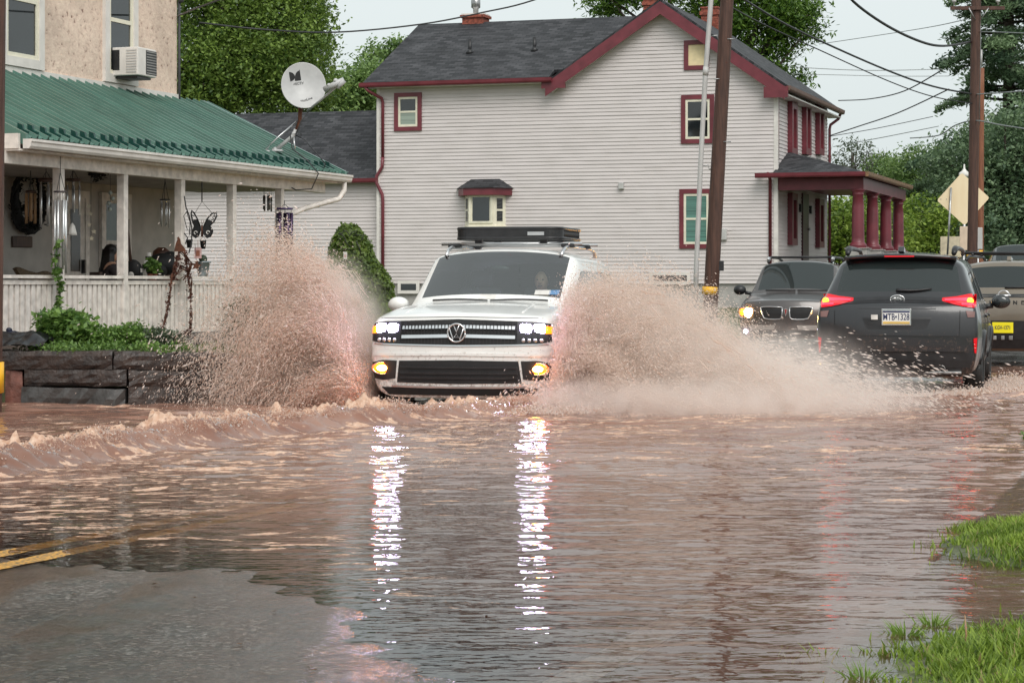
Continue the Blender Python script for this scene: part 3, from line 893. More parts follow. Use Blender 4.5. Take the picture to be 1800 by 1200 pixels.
gp = [(0, 0), (-0.10, 0.01), (-0.12, 0.05), (-0.13, 0.14), (0.0, 0.14)]
mb.prism([(y-0.40, z+7.34) for y, z in gp], -0.5, 5.7, 'x')
mb.prism([(y-0.02, z+4.42) for y, z in gp], -8.4, -0.05, 'x')
mb.build('gutter', M['maroon'], house, fix=True)
mb = MB()
mb.prism([(GR+0.06-x, z+6.90) for x, z in gp], -0.3, 9.3, 'y')
mb.build('gutter', pbr('weathered brown gutter', (0.16, 0.09, 0.07), 0.5), house, fix=True)
mb = MB()
mb.tube([(-0.32, -0.44, 7.36), (-0.25, -0.40, 7.25), (0.10, -0.10, 7.02), (0.12, -0.07, 6.9), (0.12, -0.07, 5.2)], 0.05, 8)
mb.tube([(0.12, -0.07, 5.2), (0.10, -0.07, 4.9), (-0.08, -0.08, 4.62), (-0.08, -0.10, 4.42), (0.10, -0.07, 4.05), (0.12, -0.07, 3.9), (0.12, -0.07, 1.0)], 0.055, 8)
mb.build('downspout', M['maroon'], house)
mb = MB()
mb.tube([(TR-0.14, -0.32, 4.5), (TR-0.12, -0.06, 4.34), (TR-0.12, -0.06, 1.2)], 0.05, 8)
mb.build('downspout', M['maroon'], house)
mb = MB()
mb.tube([(GR+0.05, 9.15, 6.9), (GR, 9.1, 6.75), (TR+0.1, 9.0, 6.55), (TR+0.08, 8.95, 6.4), (TR+0.08, 8.95, 1.2)], 0.05, 8)
mb.build('downspout', M['maroon'], house)
mb = MB(); mb.tube([(TR+0.06, 0.16, 6.75), (TR+0.06, 0.16, 4.9)], 0.045, 8)
mb.build('downspout', M['maroon'], house)

def ring(mb, a0, a1, b0, b1, w, y0, y1, axis='y'):
    """picture-frame of four butted boards in the plane of a (x or y) and z"""
    def B(p0, p1, q0, q1):
        if axis == 'y': mb.bb(p0, p1, y0, y1, q0, q1)
        else: mb.bb(y0, y1, p0, p1, q0, q1)
    B(a0, a1, b1-w, b1); B(a0, a1, b0, b0+w); B(a0, a0+w, b0+w, b1-w); B(a1-w, a1, b0+w, b1-w)
def hung_window(parent, a0, a1, b0, b1, off, sgn, axis='y', trim=None, frame=None, top=None, low=None, tw=0.13, fw=0.07, proud=0.055):
    """double-hung window: trim > sash frame, two panes. off = wall plane, sgn = outward sign"""
    trim = trim or M['maroon']; frame = frame or M['cream']
    mb = MB(); ring(mb, a0, a1, b0, b1, tw, off, off+sgn*proud, axis)
    w = mb.build('window', trim, parent, fix=True)
    mb = MB(); ring(mb, a0+tw, a1-tw, b0+tw, b1-tw, fw, off, off+sgn*0.035, axis)
    zm = (b0+b1)/2
    if axis == 'y': mb.bb(a0+tw+fw, a1-tw-fw, off, off+sgn*0.038, zm-0.03, zm+0.03)
    else: mb.bb(off, off+sgn*0.038, a0+tw+fw, a1-tw-fw, zm-0.03, zm+0.03)
    mb.build('sash', frame, w, fix=True)
    i = tw+fw
    for z0, z1, mt in ((zm+0.03, b1-i, top or M['glass']), (b0+i, zm-0.03, low or M['glass'])):
        mb = MB()
        if axis == 'y': mb.bb(a0+i, a1-i, off, off+sgn*0.015, z0, z1)
        else: mb.bb(off, off+sgn*0.015, a0+i, a1-i, z0, z1)
        mb.build('pane', mt, w, fix=True)
    return w
for (x0, x1, y0, y1, tp, lw_) in ((694, 742, 164, 231, None, M['glass_blind']), (1198, 1256, 168, 253, None, None), (1195, 1254, 333, 437, M['glass_green'], M['glass_green'])):
    hung_window(house, HT(x0), HT(x1), HZ(x0, y1), HZ(x0, y0), -0.018, -1, top=tp, low=lw_)
# boarded attic window
a0, a1, b0, b1 = HT(1203), HT(1247), HZ(1203, 124), HZ(1203, 72)
mb = MB(); ring(mb, a0, a1, b0, b1, 0.13, -0.018, -0.07); w = mb.build('window', M['maroon'], house, fix=True)
w['label'] = 'attic window closed with a yellowed board'
mb = MB(); mb.bb(a0+.13, a1-.13, -0.018, -0.04, b0+.13, b1-.13); mb.build('board', M['board'], w, fix=True)
# cellar windows
for (x0, x1, y0, y1) in ((700, 738, 493, 516), (1142, 1214, 478, 500)):
    a0, a1, b0, b1 = HT(x0), HT(x1), HZ(x0, y1), HZ(x0, y0)
    mb = MB(); ring(mb, a0, a1, b0, b1, 0.10, -0.022, -0.06); w = mb.build('cellar_window', M['white'], house, fix=True)
    mb = MB(); mb.bb(a0+.1, a1-.1, -0.022, -0.035, b0+.1, b1-.1); mb.build('pane', M['glass'], w, fix=True)
# windows of the road side (seen nearly edge on)
for y in (2.36, 4.7, 7.05):
    hung_window(house, y-0.45, y+0.45, HZ(1388, 272, y), HZ(1388, 180, y), TR+0.018, 1, 'x', tw=0.2, proud=0.15)
for y in (2.36, 7.05):
    hung_window(house, y-0.45, y+0.45, 2.45, 4.02, TR+0.018, 1, 'x', tw=0.2, proud=0.15)
mb = MB(); mb.bb(TR, TR+0.07, 4.2, 5.2, 1.95, 4.1); o = mb.build('front_door', pbr('dark maroon door', (0.055, 0.012, 0.018), 0.35), house, fix=True)
mb = MB(); mb.sphere((TR+0.11, 5.05, 3.0), 0.05); mb.build('handle', M['metal'], o)
mb = MB(); mb.bb(TR+0.02, TR+0.10, 3.75, 3.87, 3.5, 3.75); mb.build('wall_lantern', M['black'], house)
mb = MB(); mb.bb(TR+0.02, TR+0.10, 5.5, 5.62, 3.5, 3.75); mb.build('wall_lantern', M['black'], house)
# bay window
t0, t1 = HT(817), HT(890)
zb0, zb1 = HZ(850, 398), HZ(850, 343)
plan = [(t0, 0.0), (t0+0.02, -0.02), (t0+0.27, -0.42), (t1-0.27, -0.42), (t1-0.02, -0.02), (t1, 0.0)]
mb = MB(); mb.prism(plan, zb0, zb1); bay = mb.build('bay_window', M['cream'], house, fix=True)
bay['label'] = 'small cream bay window with its own shingled roof'
mb = MB()
def pane_on(mb, p, q, f0, f1, z0, z1, out=0.012):
    p = Vector((p[0], p[1], 0)); q = Vector((q[0], q[1], 0)); e = q-p
    n = Vector((e.y, -e.x, 0)).normalized()
    a, b = p+e*f0+n*out, p+e*f1+n*out
    mb.add([(a.x, a.y, z0), (b.x, b.y, z0), (b.x, b.y, z1), (a.x, a.y, z1)], [(0, 1, 2, 3)])
h = zb1-zb0
for (i, f0, f1) in ((1, .26, .74), (3, .26, .74)):
    pane_on(mb, plan[i], plan[i+1], f0, f1, zb0+.16*h, zb0+.48*h); pane_on(mb, plan[i], plan[i+1], f0, f1, zb0+.55*h, zb0+.88*h)
pane_on(mb, plan[2], plan[3], .16, .84, zb0+.16*h, zb0+.92*h)
mb.build('pane', M['glass'], bay)
mb = MB()
ring(mb, plan[2][0]+.02, plan[3][0]-.02, zb0+.09*h, zb1-.02*h, 0.06, -0.42, -0.455)
mb.build('sash', M['cream'], bay, fix=True)
mb = MB(); mb.prism([(a*1.0, b-0.03 if b < -.3 else b) for a, b in [(t0-.06, 0), (t0+.24, -.47), (t1-.24, -.47), (t1+.06, 0)]], zb0-0.07, zb0); mb.build('sill', M['cream'], bay, fix=True)
mb = MB(); fz0, fz1 = HZ(850, 343), HZ(850, 332)
ho = [(t0-.20, 0.0), (t0-.17, -.10), (t0+.16, -.60), (t1-.16, -.60), (t1+.17, -.10), (t1+.20, 0.0)]
mb.prism(ho, fz0-.02, fz1); mb.build('fascia', M['maroon'], bay, fix=True)
mb = MB(); zt = HZ(850, 315)
ov = [(a + (-.05 if a < (t0+t1)/2 else .05), b - (.05 if b < 0 else 0)) for a, b in ho]
tp = [(t0+.20, 0), (t0+.21, -.02), (t0+.25, -.04), (t1-.25, -.04), (t1-.21, -.02), (t1-.20, 0)]
vs = [(a, b, fz1+.004) for a, b in ov] + [(a, b, zt) for a, b in tp]
mb.add(vs, [(i, i+1, i+7, i+6) for i in range(5)] + [(6, 7, 8, 9, 10, 11), (5, 4, 3, 2, 1, 0)])
o = mb.build('roof', M['shingle'], bay); uv_planar(o, Vector((1, 0, 0)), Vector((0, .6, .8)))
mb = MB(); mb.lathe([(0.05, 0), (0.13, 0.06), (0.155, 0.18), (0.11, 0.29), (0.04, 0.31)], 14, ((t0+t1)/2-0.05, -0.28, zb0+.16*h)); mb.build('table_lamp', M['sign_back2'], bay)
for (px, py, w_, h_) in ((1093, 327, .16, .20), (1272, 412, .22, .34)):
    t_, z_ = HT(px), HZ(px, py)
    mb = MB(); mb.box((t_, -0.07, z_), (w_, 0.11, h_)); mb.build('meter_box', M['conduit'], house, bevel=0.02)
# roof vents, flue, chimneys
for (px, y0, y1) in ((819, 82, 103), (936, 85, 106)):
    t_ = HT(px); yy = 1.9
    z0 = 7.50 + (yy+0.38)*0.474
    px_t = t_-0.31*yy*0.9
    mb = MB(); mb.tube([(px_t, yy, z0-0.1), (px_t, yy, z0+0.40)], 0.06, 10); mb.lathe([(0.16, -0.07), (0.07, 0.1)], 10, (px_t, yy, z0)); mb.build('vent_pipe', M['black'], house)
tc_ = HT(826)-1.45
mb = MB(); mb.bb(tc_-.36, tc_+.36, 4.45, 5.1, 9.6, 10.02); mb.bb(tc_-.42, tc_+.42, 4.39, 5.16, 10.0, 10.09); ch = mb.build('chimney', M['brick'], house)
mb = MB(); mb.bb(tc_-.38, tc_+.38, 4.42, 5.13, 10.09, 10.14); mb.build('chimney_cap', M['white'], ch)
mb = MB(); mb.lathe([(0.09, 0), (0.09, .18), (0.15, .22), (0.15, .52), (0.12, .54)], 14, (tc_, 4.78, 10.14)); mb.build('flue', M['metal'], ch)
def brick_chimney(px, y, ztop, w):
    # real courses: bands of brick slightly proud of the joints
    d_ = HY - sH*10 + cH*y
    X = (px-900)/F
    t_ = (X*(HY + cH*y) - HX - sH*y)/(cH + sH*X)
    mb = MB(); z = 8.6
    while z < ztop:
        mb.box((t_, y, z+.036), (w, .5, .066)); mb.box((t_, y, z+.072), (w-.02, .48, .016)); z += .078
    mb.box((t_, y, ztop-.18), (w+.08, .58, .12)); mb.box((t_, y, ztop), (w+.04, .54, .05))
    mb.build('chimney', M['brick'], house)
brick_chimney(1250, 6.2, HZ(1250, 12, 6.2), 0.55)
brick_chimney(1143, 8.2, HZ(1143, -6, 8.2), 0.36)
# porch on the road side
PX0, PX1 = 11.95, 15.1
mb = MB()
a, b, c, d = (PX0, -0.42, 4.50), (PX1, -0.42, 4.50), (12.42, 2.0, 5.26), (12.42, 9.0, 5.26)
e, f = (PX1, 9.0, 4.50), (PX0, 0.0, 4.50)
mb.add([a, b, c, d, e, (12.42, -0.42, 4.5), (12.42, 9.0, 4.46), (PX1, 9.0, 4.44), (PX1, -0.42, 4.44), (PX0, -0.42, 4.44), (PX0, -0.02, 4.5), (PX0, -0.02, 4.44)],
       [(5, 1, 2), (1, 4, 3, 2), (0, 5, 10), (8, 7, 4, 1), (9, 8, 1, 5, 0), (11, 9, 0, 10), (4, 7, 6, 3)])
o = mb.build('porch_roof', M['shingle'], house, fix=True); uv_planar(o, Vector((.7, .7, 0)), Vector((-.6, .6, .5)))
mb = MB()
mb.prism([(y-0.42, z+4.36) for y, z in gp], PX0-0.03, PX1+0.02, 'x')
mb.build('porch_gutter', M['maroon'], house, fix=True)
mb = MB()
mb.prism([(PX1+0.0-x, z+4.36) for x, z in gp], -0.42, 9.0, 'y')
mb.build('porch_gutter', pbr('peeling copper gutter', (0.30, 0.17, 0.09), 0.5, var=0.4, scale=14), house, fix=True)
mb = MB()
mb.bb(TR+0.1, 15.0, 0.02, 0.28, 4.02, 4.37); mb.bb(14.64, 15.0, 0.28, 8.9, 4.02, 4.365); mb.bb(TR+.1, 14.64, 0.28, 8.9, 4.20, 4.24)
mb.build('porch_beam', M['maroon'], house, fix=True)
for y in (0.16, 2.9, 5.65, 8.4):
    mb = MB()
    mb.lathe([(0.25, 0), (0.25, .10), (0.22, .13), (0.19, .17), (0.185, .3), (0.175, 1.2), (0.15, 1.52), (0.17, 1.54), (0.17, 1.57), (0.15, 1.6), (0.20, 1.66), (0.22, 1.70)], 20, (14.82, y, 2.32))
    mb.box((14.82, y, 2.34), (.56, .56, .05))
    mb.build('porch_column', M['maroon'], house)
    mb = MB(); mb.box((14.82, y, 1.75), (.62, .62, 1.12)); mb.box((14.82, y, 2.30), (.70, .70, .03)); mb.build('porch_pier', M['concrete'], house, bevel=0.015)
mb = MB(); mb.bb(TR+.05, 15.2, 0.0, 8.9, 0.3, 1.5); mb.build('porch_floor', M['concrete'], house)

# ------------------------------------------------------------------ stucco house with the green porch roof (near left)
LA = R_(20)
LX, LY = -6.08, 26.0
cL, sL = math.cos(LA), math.sin(LA)
lhouse = thing('stucco_house', 'peach pebbledash house with a green metal porch roof and white railings', 'house', (LX, LY, 0), -LA)
def LS(px, xl):
    """distance along the porch at local x = xl seen at column px"""
    r = (px-900)/F
    X0, Y0 = LX + cL*xl, LY - sL*xl
    return (r*Y0 - X0)/(sL - r*cL)
def LP(px, py, xl):
    y = LS(px, xl)
    d = LY - sL*xl + cL*y
    return Vector((xl, y, CZ + (500-py)/F*d))
def L2W(p):
    return Vector((LX + cL*p[0] + sL*p[1], LY - sL*p[0] + cL*p[1], p[2]))
def LPw(px, py, xl): return L2W(LP(px, py, xl))
WX0 = -2.2
WEND = LS(311, WX0)
mb = MB(); mb.bb(-9, WX0, -6, WEND, 2.80, 8.2); mb.build('wall', M['stucco'], lhouse)
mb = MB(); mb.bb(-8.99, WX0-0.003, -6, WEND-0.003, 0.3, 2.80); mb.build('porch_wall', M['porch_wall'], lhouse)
mb = MB()
mb.prism([(-9.5, 8.2), (WX0+.5, 8.2), (-5.6, 10.6)], -6.3, WEND+.3, 'y'); o = mb.build('roof', M['shingle'], lhouse); uv_planar(o, Vector((0, 1, 0)), Vector((.8, 0, .5)))
mb = MB(); mb.bb(WX0, WX0+0.03, 0.0, WEND, 4.14, 4.26); mb.build('flashing', M['white'], lhouse)
mb = MB(); mb.tube([(WX0+.03, WEND+.02, 2.9), (WX0+.03, WEND+.02, 6.2)], 0.02, 6); mb.sphere((WX0+.06, WEND+.02, 5.75), 0.05); mb.build('service_cable', M['cable'], lhouse)
ww = [(LS(8, WX0)-0.15, LS(73, WX0)), (LS(180, WX0), LS(238, WX0))]
for (a0, a1) in ww:
    hung_window(lhouse, a0, a1, 4.27, 6.15, WX0, 1, 'x', trim=M['white'], frame=M['cream'], tw=0.13, fw=0.06)
# porch roof: ribbed metal sheet
mb = MB()
rib = 0.237
prof = []
y = 0.12
while y < 9.2:
    prof += [(y, 0), (y+.075, 0), (y+.085, .016), (y+.10, .016), (y+.11, 0), (y+.19, 0), (y+.20, .040), (y+.222, .040)]
    y += rib
prof.append((9.22, 0))
E0, E1 = (0.30, 3.00), (WX0, 4.19)
ux = (E1[0]-E0[0]); uz = (E1[1]-E0[1]); L_ = math.hypot(ux, uz); nx_, nz_ = -uz/L_*-1, ux/L_*-1
vs = []; NS = 7
for k in range(NS):
    f_ = k/(NS-1)
    for (yy, hh) in prof:
        sag = 0.008*math.sin(yy*1.7+f_*5)
        vs.append((E0[0]+ux*f_ + nx_*(hh+sag), yy, E0[1]+uz*f_ + nz_*(hh+sag)))
n = len(prof)
mb.add(vs, [(k*n+i, k*n+i+1, (k+1)*n+i+1, (k+1)*n+i) for k in range(NS-1) for i in range(n-1)])
proof_ = mb.build('porch_roof', M['green_metal'], lhouse)
mb = MB(); mb.prism([(E0[0]-.02, E0[1]-.03), (E1[0], E1[1]-.03), (E1[0], E1[1]-.10), (E0[0]-.02, E0[1]-.10)], 0.10, 9.20, 'y'); mb.build('roof_boards', M['white_post'], lhouse)
mb = MB(); mb.prism([(E0[0]+.02, E0[1]+.045), (E1[0], E1[1]+.045), (E1[0], E1[1]-.02), (E0[0]+.02, E0[1]-.02)], 9.20, 9.26, 'y'); mb.build('edge_trim', M['green_metal'], lhouse, fix=True)
mb = MB(); mb.prism([(E0[0]+.02, E0[1]+.045), (E1[0], E1[1]+.045), (E1[0], E1[1]-.1), (E0[0]+.02, E0[1]-.1)], 0.06, 0.12, 'y'); mb.build('edge_trim', M['green_metal'], lhouse, fix=True)
y = 0.31; k = 0
while y < 9.1:
    f_ = 0.075 + 0.006*math.sin(k*2.1)
    cx, cz_ = E0[0]+ux*f_, E0[1]+uz*f_
    mb = MB()
    mb.prism([(cx+.085, cz_-.035), (cx-.055, cz_+.028), (cx-.058, cz_+.11), (cx+.008, cz_+.085), (cx+.02, cz_+.028), (cx+.09, cz_+.002)], y-.020, y+.022, 'y')
    mb.build('snow_guard', M['green_guard'], proof_, fix=True)
    y += rib; k += 1
gw = [(0, 0), (.085, .0), (.105, .03), (.11, .07), (.125, .085), (.125, .115), (.0, .115)]
mb = MB(); mb.prism([(x+.285, z+2.87) for x, z in gw], 0.05, 9.32, 'y'); mb.build('gutter', M['white'], lhouse, fix=True)
mb = MB(); mb.bb(-.08, .27, 0.02, 9.25, 2.845, 2.868); mb.bb(-.07, .07, -0.6, 9.0, 2.70, 2.845); mb.bb(-2.2, 0.25, 0.0, 0.05, 2.87, 3.05); mb.build('beam', M['white_post'], lhouse)
mb = MB(); mb.tube([(.33, 9.15, 2.87), (.33, 9.15, 2.74), (.30, 9.0, 2.60), (.12, 8.1, 2.42), (.04, 7.7, 2.30), (.05, 7.62, 2.2)], .042, 8); mb.build('downspout', M['white_post'], lhouse)
posts = [-0.25, 1.30, 2.86, 4.41, 5.95, 7.52]
for y in posts:
    mb = MB(); mb.bb(-.055, .055, y-.055, y+.055, 0.4, 2.70); mb.build('porch_post', M['white_post'], lhouse, bevel=0.006)
mb = MB()
for a_, b_ in zip(posts[:-1], posts[1:]):
    mb.bb(-.045, .06, a_+.056, b_-.056, 1.335, 1.375); mb.bb(-.02, .03, a_+.056, b_-.056, 1.26, 1.315); mb.bb(-.02, .03, a_+.056, b_-.056, .60, .66)
    n_ = int((b_-a_-.11)/.118); st = (b_-a_-.11)/n_
    for i in range(n_):
        yc = a_+.055+st*(i+.5)
        mb.bb(-.012+random.uniform(-.004, .004), .016, yc-.040, yc+.040, .66, 1.26)
mb.build('railing', M['white_post'], lhouse)
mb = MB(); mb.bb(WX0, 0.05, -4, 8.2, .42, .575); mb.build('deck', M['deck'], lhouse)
mb = MB(); mb.bb(-.05, .0, -4, 8.2, 0.2, .42); mb.build('skirt', M['wood_dark'], lhouse)
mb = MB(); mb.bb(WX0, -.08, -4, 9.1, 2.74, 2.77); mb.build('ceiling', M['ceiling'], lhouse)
# door with glass and a shaded window behind the porch
d0, d1 = LS(112, WX0), LS(146, WX0)
mb = MB(); ring(mb, d0-.1, d1+.1, .58, 2.62, .10, WX0, WX0+.05, 'x'); mb.bb(WX0, WX0+.03, d0, d1, .62, 2.55); dr = mb.build('door', M['white_post'], lhouse)
mb = MB(); mb.bb(WX0+.03, WX0+.04, d0+.14, d1-.14, 1.45, 2.35); mb.bb(WX0+.03, WX0+.04, d0+.14, d1-.14, .80, 1.30); mb.build('pane', pbr('brown dark door glass', (0.05, 0.038, 0.028), .1), dr)
mb = MB(); mb.bb(WX0+.03, WX0+.09, d1-.10, d1-.06, 1.42, 1.62); mb.build('handle', M['black'], dr)
e0, e1 = LS(174, WX0), LS(226, WX0)
hung_window(lhouse, e0, e1, 1.15, 2.62, WX0, 1, 'x', trim=M['white_post'], frame=M['white_post'], top=pbr('green shaded pane', (0.06, 0.085, 0.06), .12), low=pbr('brown shaded pane', (0.06, 0.04, 0.03), .12), tw=.10, fw=.05)

# ------------------------------------------------------------------ retaining wall and garden bed
rw = thing('retaining_wall', 'low wall of long dark wet stone blocks along the flooded verge', 'wall', (-4.0, 23.2, 0))
rng = random.Random(3)
def wall_y(x): return float(np.interp(x, WALL_X, WALL_Y))
def block(mb, xa, xb, z0a, z0b, z1a, z1b, th=.30, rough=.012):
    nx, nz = max(3, int((xb-xa)/.09)), 4
    g = []
    for j in range(nz+1):
        for i in range(nx+1):
            f_ = i/nx; x = xa+(xb-xa)*f_
            za = z0a+(z0b-z0a)*f_; zb = z1a+(z1b-z1a)*f_
            z = za+(zb-za)*j/nz
            edge = (i in (0, nx)) or (j in (0, nz))
            yo = wall_y(x) - th/2 + (0.022 if edge else 0) + rng.uniform(-rough, rough)
            g.append((x+4.0+rng.uniform(-.006, .006), yo-23.2, z + rng.uniform(-.005, .005)))
    fs = [(j*(nx+1)+i, j*(nx+1)+i+1, (j+1)*(nx+1)+i+1, (j+1)*(nx+1)+i) for j in range(nz) for i in range(nx)]
    b0 = len(g)
    for i in range(nx+1):                       # top edge runs back
        p = g[nz*(nx+1)+i]; g.append((p[0], p[1]+th, p[2]+rng.uniform(-.008, .008)))
    fs += [(nz*(nx+1)+i, nz*(nx+1)+i+1, b0+i+1, b0+i) for i in range(nx)]
    c0 = len(g)
    for i in range(nx+1):
        p = g[i]; g.append((p[0], p[1]+th, p[2]))
    fs += [(i+1, i, c0+i, c0+i+1) for i in range(nx)]
    for i in (0, nx):
        col = [j*(nx+1)+i for j in range(nz+1)]
        fs.append(tuple(col + [b0+i, c0+i]))
    mb.add(g, fs)
def top_z(x): return float(np.interp(x, [-5.45, -4.1, -2.9, -2.35], [.55, .565, .52, .36]))
joints = [[-5.42, -4.17, -2.98, -2.35], [-5.15, -4.02, -2.72, -2.35], [-4.02, -3.1, -2.4]]
lev = [(.375, 1.0), (.20, .372), (-.25, .196)]
for r_, (js, (l0, l1)) in enumerate(zip(joints, lev)):
    for a_, b_ in zip(js[:-1], js[1:]):
        mb = MB()
        za, zb = top_z(a_)-.565, top_z(b_)-.565
        ta = top_z(a_) if r_ == 0 else l1+za*.8
        tb = top_z(b_) if r_ == 0 else l1+zb*.8
        block(mb, a_+.012, b_-.012, l0+za*.8, l0+zb*.8, ta, tb, th=.30+.02*r_)
        mb.build('stone_block', M['stone'], rw)
mb = MB(); block(mb, -5.36, -5.17, -.2, -.2, .36, .34, th=.26); mb.build('stone_block', M['stone_red'], rw)
mb = MB(); block(mb, -5.16, -4.04, -.25, -.25, .185, .17, th=.40, rough=.045); mb.build('rubble_base', M['concrete_dark'], rw)
# soil bed behind
xs = np.linspace(-9, -2.2, 60); ys = np.linspace(0.05, 4.5, 30)
A, B = np.meshgrid(xs, ys)
YY = np.interp(A, WALL_X, WALL_Y) + B
ZZ = np.minimum(np.interp(A, [-5.45, -4.1, -2.9, -2.35], [.52, .535, .49, .33]), .55) + .05*fbm(A*2, YY*2, 3, 6) + .02*B
tag(np_mesh('garden_soil', np.stack([A.ravel(), YY.ravel(), ZZ.ravel()], 1), grid_faces(60, 30), M['soil']), kind='structure')
# ------------------------------------------------------------------ vehicles
def resolve(o):
    """evaluated copy of an object's mesh"""
    dg = bpy.context.evaluated_depsgraph_get()
    dg.update()
    return bpy.data.meshes.new_from_object(o.evaluated_get(dg), depsgraph=dg)

def text_part(name, body, size, mat, parent, loc, rot, ext=0.004, align='CENTER', sx=1.0, shear=0.0, bold=0.0):
    cu = bpy.data.curves.new(name, 'FONT'); cu.body = body; cu.size = size; cu.extrude = ext; cu.align_x = align; cu.align_y = 'CENTER'; cu.shear = shear
    cu.offset = bold
    cu.resolution_u = 3
    o = bpy.data.objects.new(name, cu); COL.objects.link(o)
    me = resolve(o)
    bpy.data.objects.remove(o)
    bpy.data.curves.remove(cu)
    me.name = name
    me.materials.clear(); me.materials.append(mat)
    n = link(bpy.data.objects.new(name, me), parent)
    n.location = loc; n.rotation_euler = rot; n.scale = (sx, 1, 1)
    return n

class Car:
    """a body cage wrapped round stations from nose (y=0) to tail (y=L), subdivided, wheel wells cut, split into parts"""
    def __init__(c, name, label, cat, group, loc, rz, P, paint, glass=None, screen=None):
        c.P = P; c.paint = paint
        c.root = thing(name, label, cat, loc, rz, group)
        L, hw, zs, zb, zr = P['L'], P['hw'], P['zs'], P['zb'], P['zr']
        hr = P['hr']
        nf = P.get('nose', 1.0)
        def st(y, kind, t=0.0, y5=None):
            return (y, kind, t)
        yc, yw, yr, yt = P['ycowl'], P['ywtop'], P['yrtop'], P['yrb']
        hz0, hz1 = P['hood0'], P['hood1']
        def rows(kind, f=0.0):
            low = [(0.0, zs), (0.55*hw, zs), (0.88*hw, zs+.01), (0.965*hw, zs+.16), (1.0*hw, .45*zs+.55*zb), (0.985*hw, zb-.13)]
            if kind == 'nose':
                low = [(x*0.955, z) for x, z in low]
                low[-1] = (0.95*hw, hz0-.15)
                up = [(0.90*hw, hz0-.045), (0.83*hw, hz0-.02), (0.70*hw, hz0), (0.36*hw, hz0+.01), (0.0, hz0+.012)]
            elif kind == 'hood':
                z = hz0 + (hz1-hz0)*f
                low[-1] = (0.985*hw, z-.17)
                up = [(0.95*hw, z-.055), (0.87*hw, z-.012), (0.74*hw, z), (0.38*hw, z+.022), (0.0, z+.03)]
            elif kind == 'cowl':
                up = [(0.945*hw, zb), (0.89*hw, zb+.02), (0.83*hw, hz1+.0), (0.44*hw, hz1+.035), (0.0, hz1+.045)]
            elif kind == 'glass':
                a = [(0.945*hw, zb), (0.89*hw, zb+.02), (0.83*hw, hz1), (0.44*hw, hz1+.035), (0.0, hz1+.045)]
                b = [(0.945*hw, zb), (hr+.055, zr-.20), (hr, zr-.085), (hr*.55, zr-.035), (0.0, zr-.02)]
                up = [(p[0]*(1-f)+q[0]*f, p[1]*(1-f)+q[1]*f) for p, q in zip(a, b)]
            elif kind == 'roof':
                up = [(0.945*hw, zb+f*.0), (hr+.055, zr-.19-f), (hr+.005, zr-.075-f), (hr*.55, zr-.005-f), (0.0, zr-f+.01)]
            elif kind == 'rglass':
                zt = P['rbz']
                a = [(0.945*hw, zb), (hr+.055, zr-.21-P.get('rdrop', .05)), (hr-.01, zr-.10-P.get('rdrop', .05)), (hr*.55, zr-.04-P.get('rdrop', .05)), (0.0, zr-.03-P.get('rdrop', .05))]
                b = [(0.95*hw, zb), (0.91*hw, zb+.05), (0.80*hw, zt), (0.44*hw, zt), (0.0, zt)]
                up = [(p[0]*(1-f)+q[0]*f, p[1]*(1-f)+q[1]*f) for p, q in zip(a, b)]
            elif kind == 'tail':
                zt = P['rbz']-.07
                low = [(x*0.97, z) for x, z in low]
                up = [(0.93*hw, zb-.05), (0.90*hw, zt+.03), (0.79*hw, zt), (0.44*hw, zt), (0.0, zt)]
            return low + up
        S_ = [(0.0, 'nose', 0), (0.10, 'hood', 0.04), (0.45, 'hood', .45), (yc*.75, 'hood', .85), (yc-.04, 'hood', 1.0), (yc, 'cowl', 0)]
        for f in (.05, .5, P.get('gtop', .95)): S_.append((yc+(yw-yc)*f, 'glass', f))
        S_ += [(yw, 'glass', 1.0), (yw+.10, 'roof', 0), (yw+(yr-yw)*.4, 'roof', P.get('arch', -.0)), (yw+(yr-yw)*.8, 'roof', .02), (yr-.08, 'roof', P.get('rdrop', .05)), (yr, 'rglass', 0)]
        for f in (.06, .5, .94): S_.append((yr+(yt-yr)*f, 'rglass', f))
        S_ += [(yt, 'rglass', 1), (yt+.06, 'tail', 0), (L, 'tail', 1)]
        fc, rc = P.get('fcurve', .24), P.get('rcurve', .14)
        def plan(x, y, z):
            k = (abs(x)/hw)**2.3
            y2 = y + fc*k*max(0, 1-y/1.6) - rc*k*max(0, 1-(L-y)/1.2)
            if yc-.05 <= y <= yw+.2: y2 += P.get('wcurve', .16)*(abs(x)/hw)**2*(1-max(0, (y-yw)/.2 if y > yw else 0))
            if yr-.1 <= y <= yt+.02: y2 -= .07*(abs(x)/hw)**2
            return (x, y2, z)
        bm = bmesh.new()
        ns = len(S_); NR = 11
        V = {}
        for i, (y, k, f) in enumerate(S_):
            for j, (x, z) in enumerate(rows(k, f)):
                yy = y
                if k == 'nose': yy = y + (.05 if j <= 2 else 0.0) + (.06*nf if j >= 6 else 0) + (.03 if j == 10 else 0)*0
                if k == 'tail' and f == 1: yy = y - (.10 if j <= 2 else 0.0) - (P.get('tuck', .06) if j >= 6 else 0)
                p = plan(x, yy, z)
                V[(i, j, 1)] = bm.verts.new(p)
                V[(i, j, -1)] = V[(i, j, 1)] if x == 0 else bm.verts.new((-p[0], p[1], p[2]))
        BODY, WS, SG, RG, WELL = 0, 1, 2, 3, 4
        ic = next(i for i, s in enumerate(S_) if s[1] == 'cowl'); iw = next(i for i, s in enumerate(S_) if s[1] == 'roof')-1
        ir = next(i for i, s in enumerate(S_) if s[1] == 'rglass'); it = max(i for i, s in enumerate(S_) if s[1] == 'rglass')
        def face(vs, m):
            vs2 = []
            for v in vs:
                if v not in vs2: vs2.append(v)
            if len(vs2) >= 3:
                try:
                    f = bm.faces.new(vs2); f.material_index = m; f.smooth = True
                except ValueError: pass
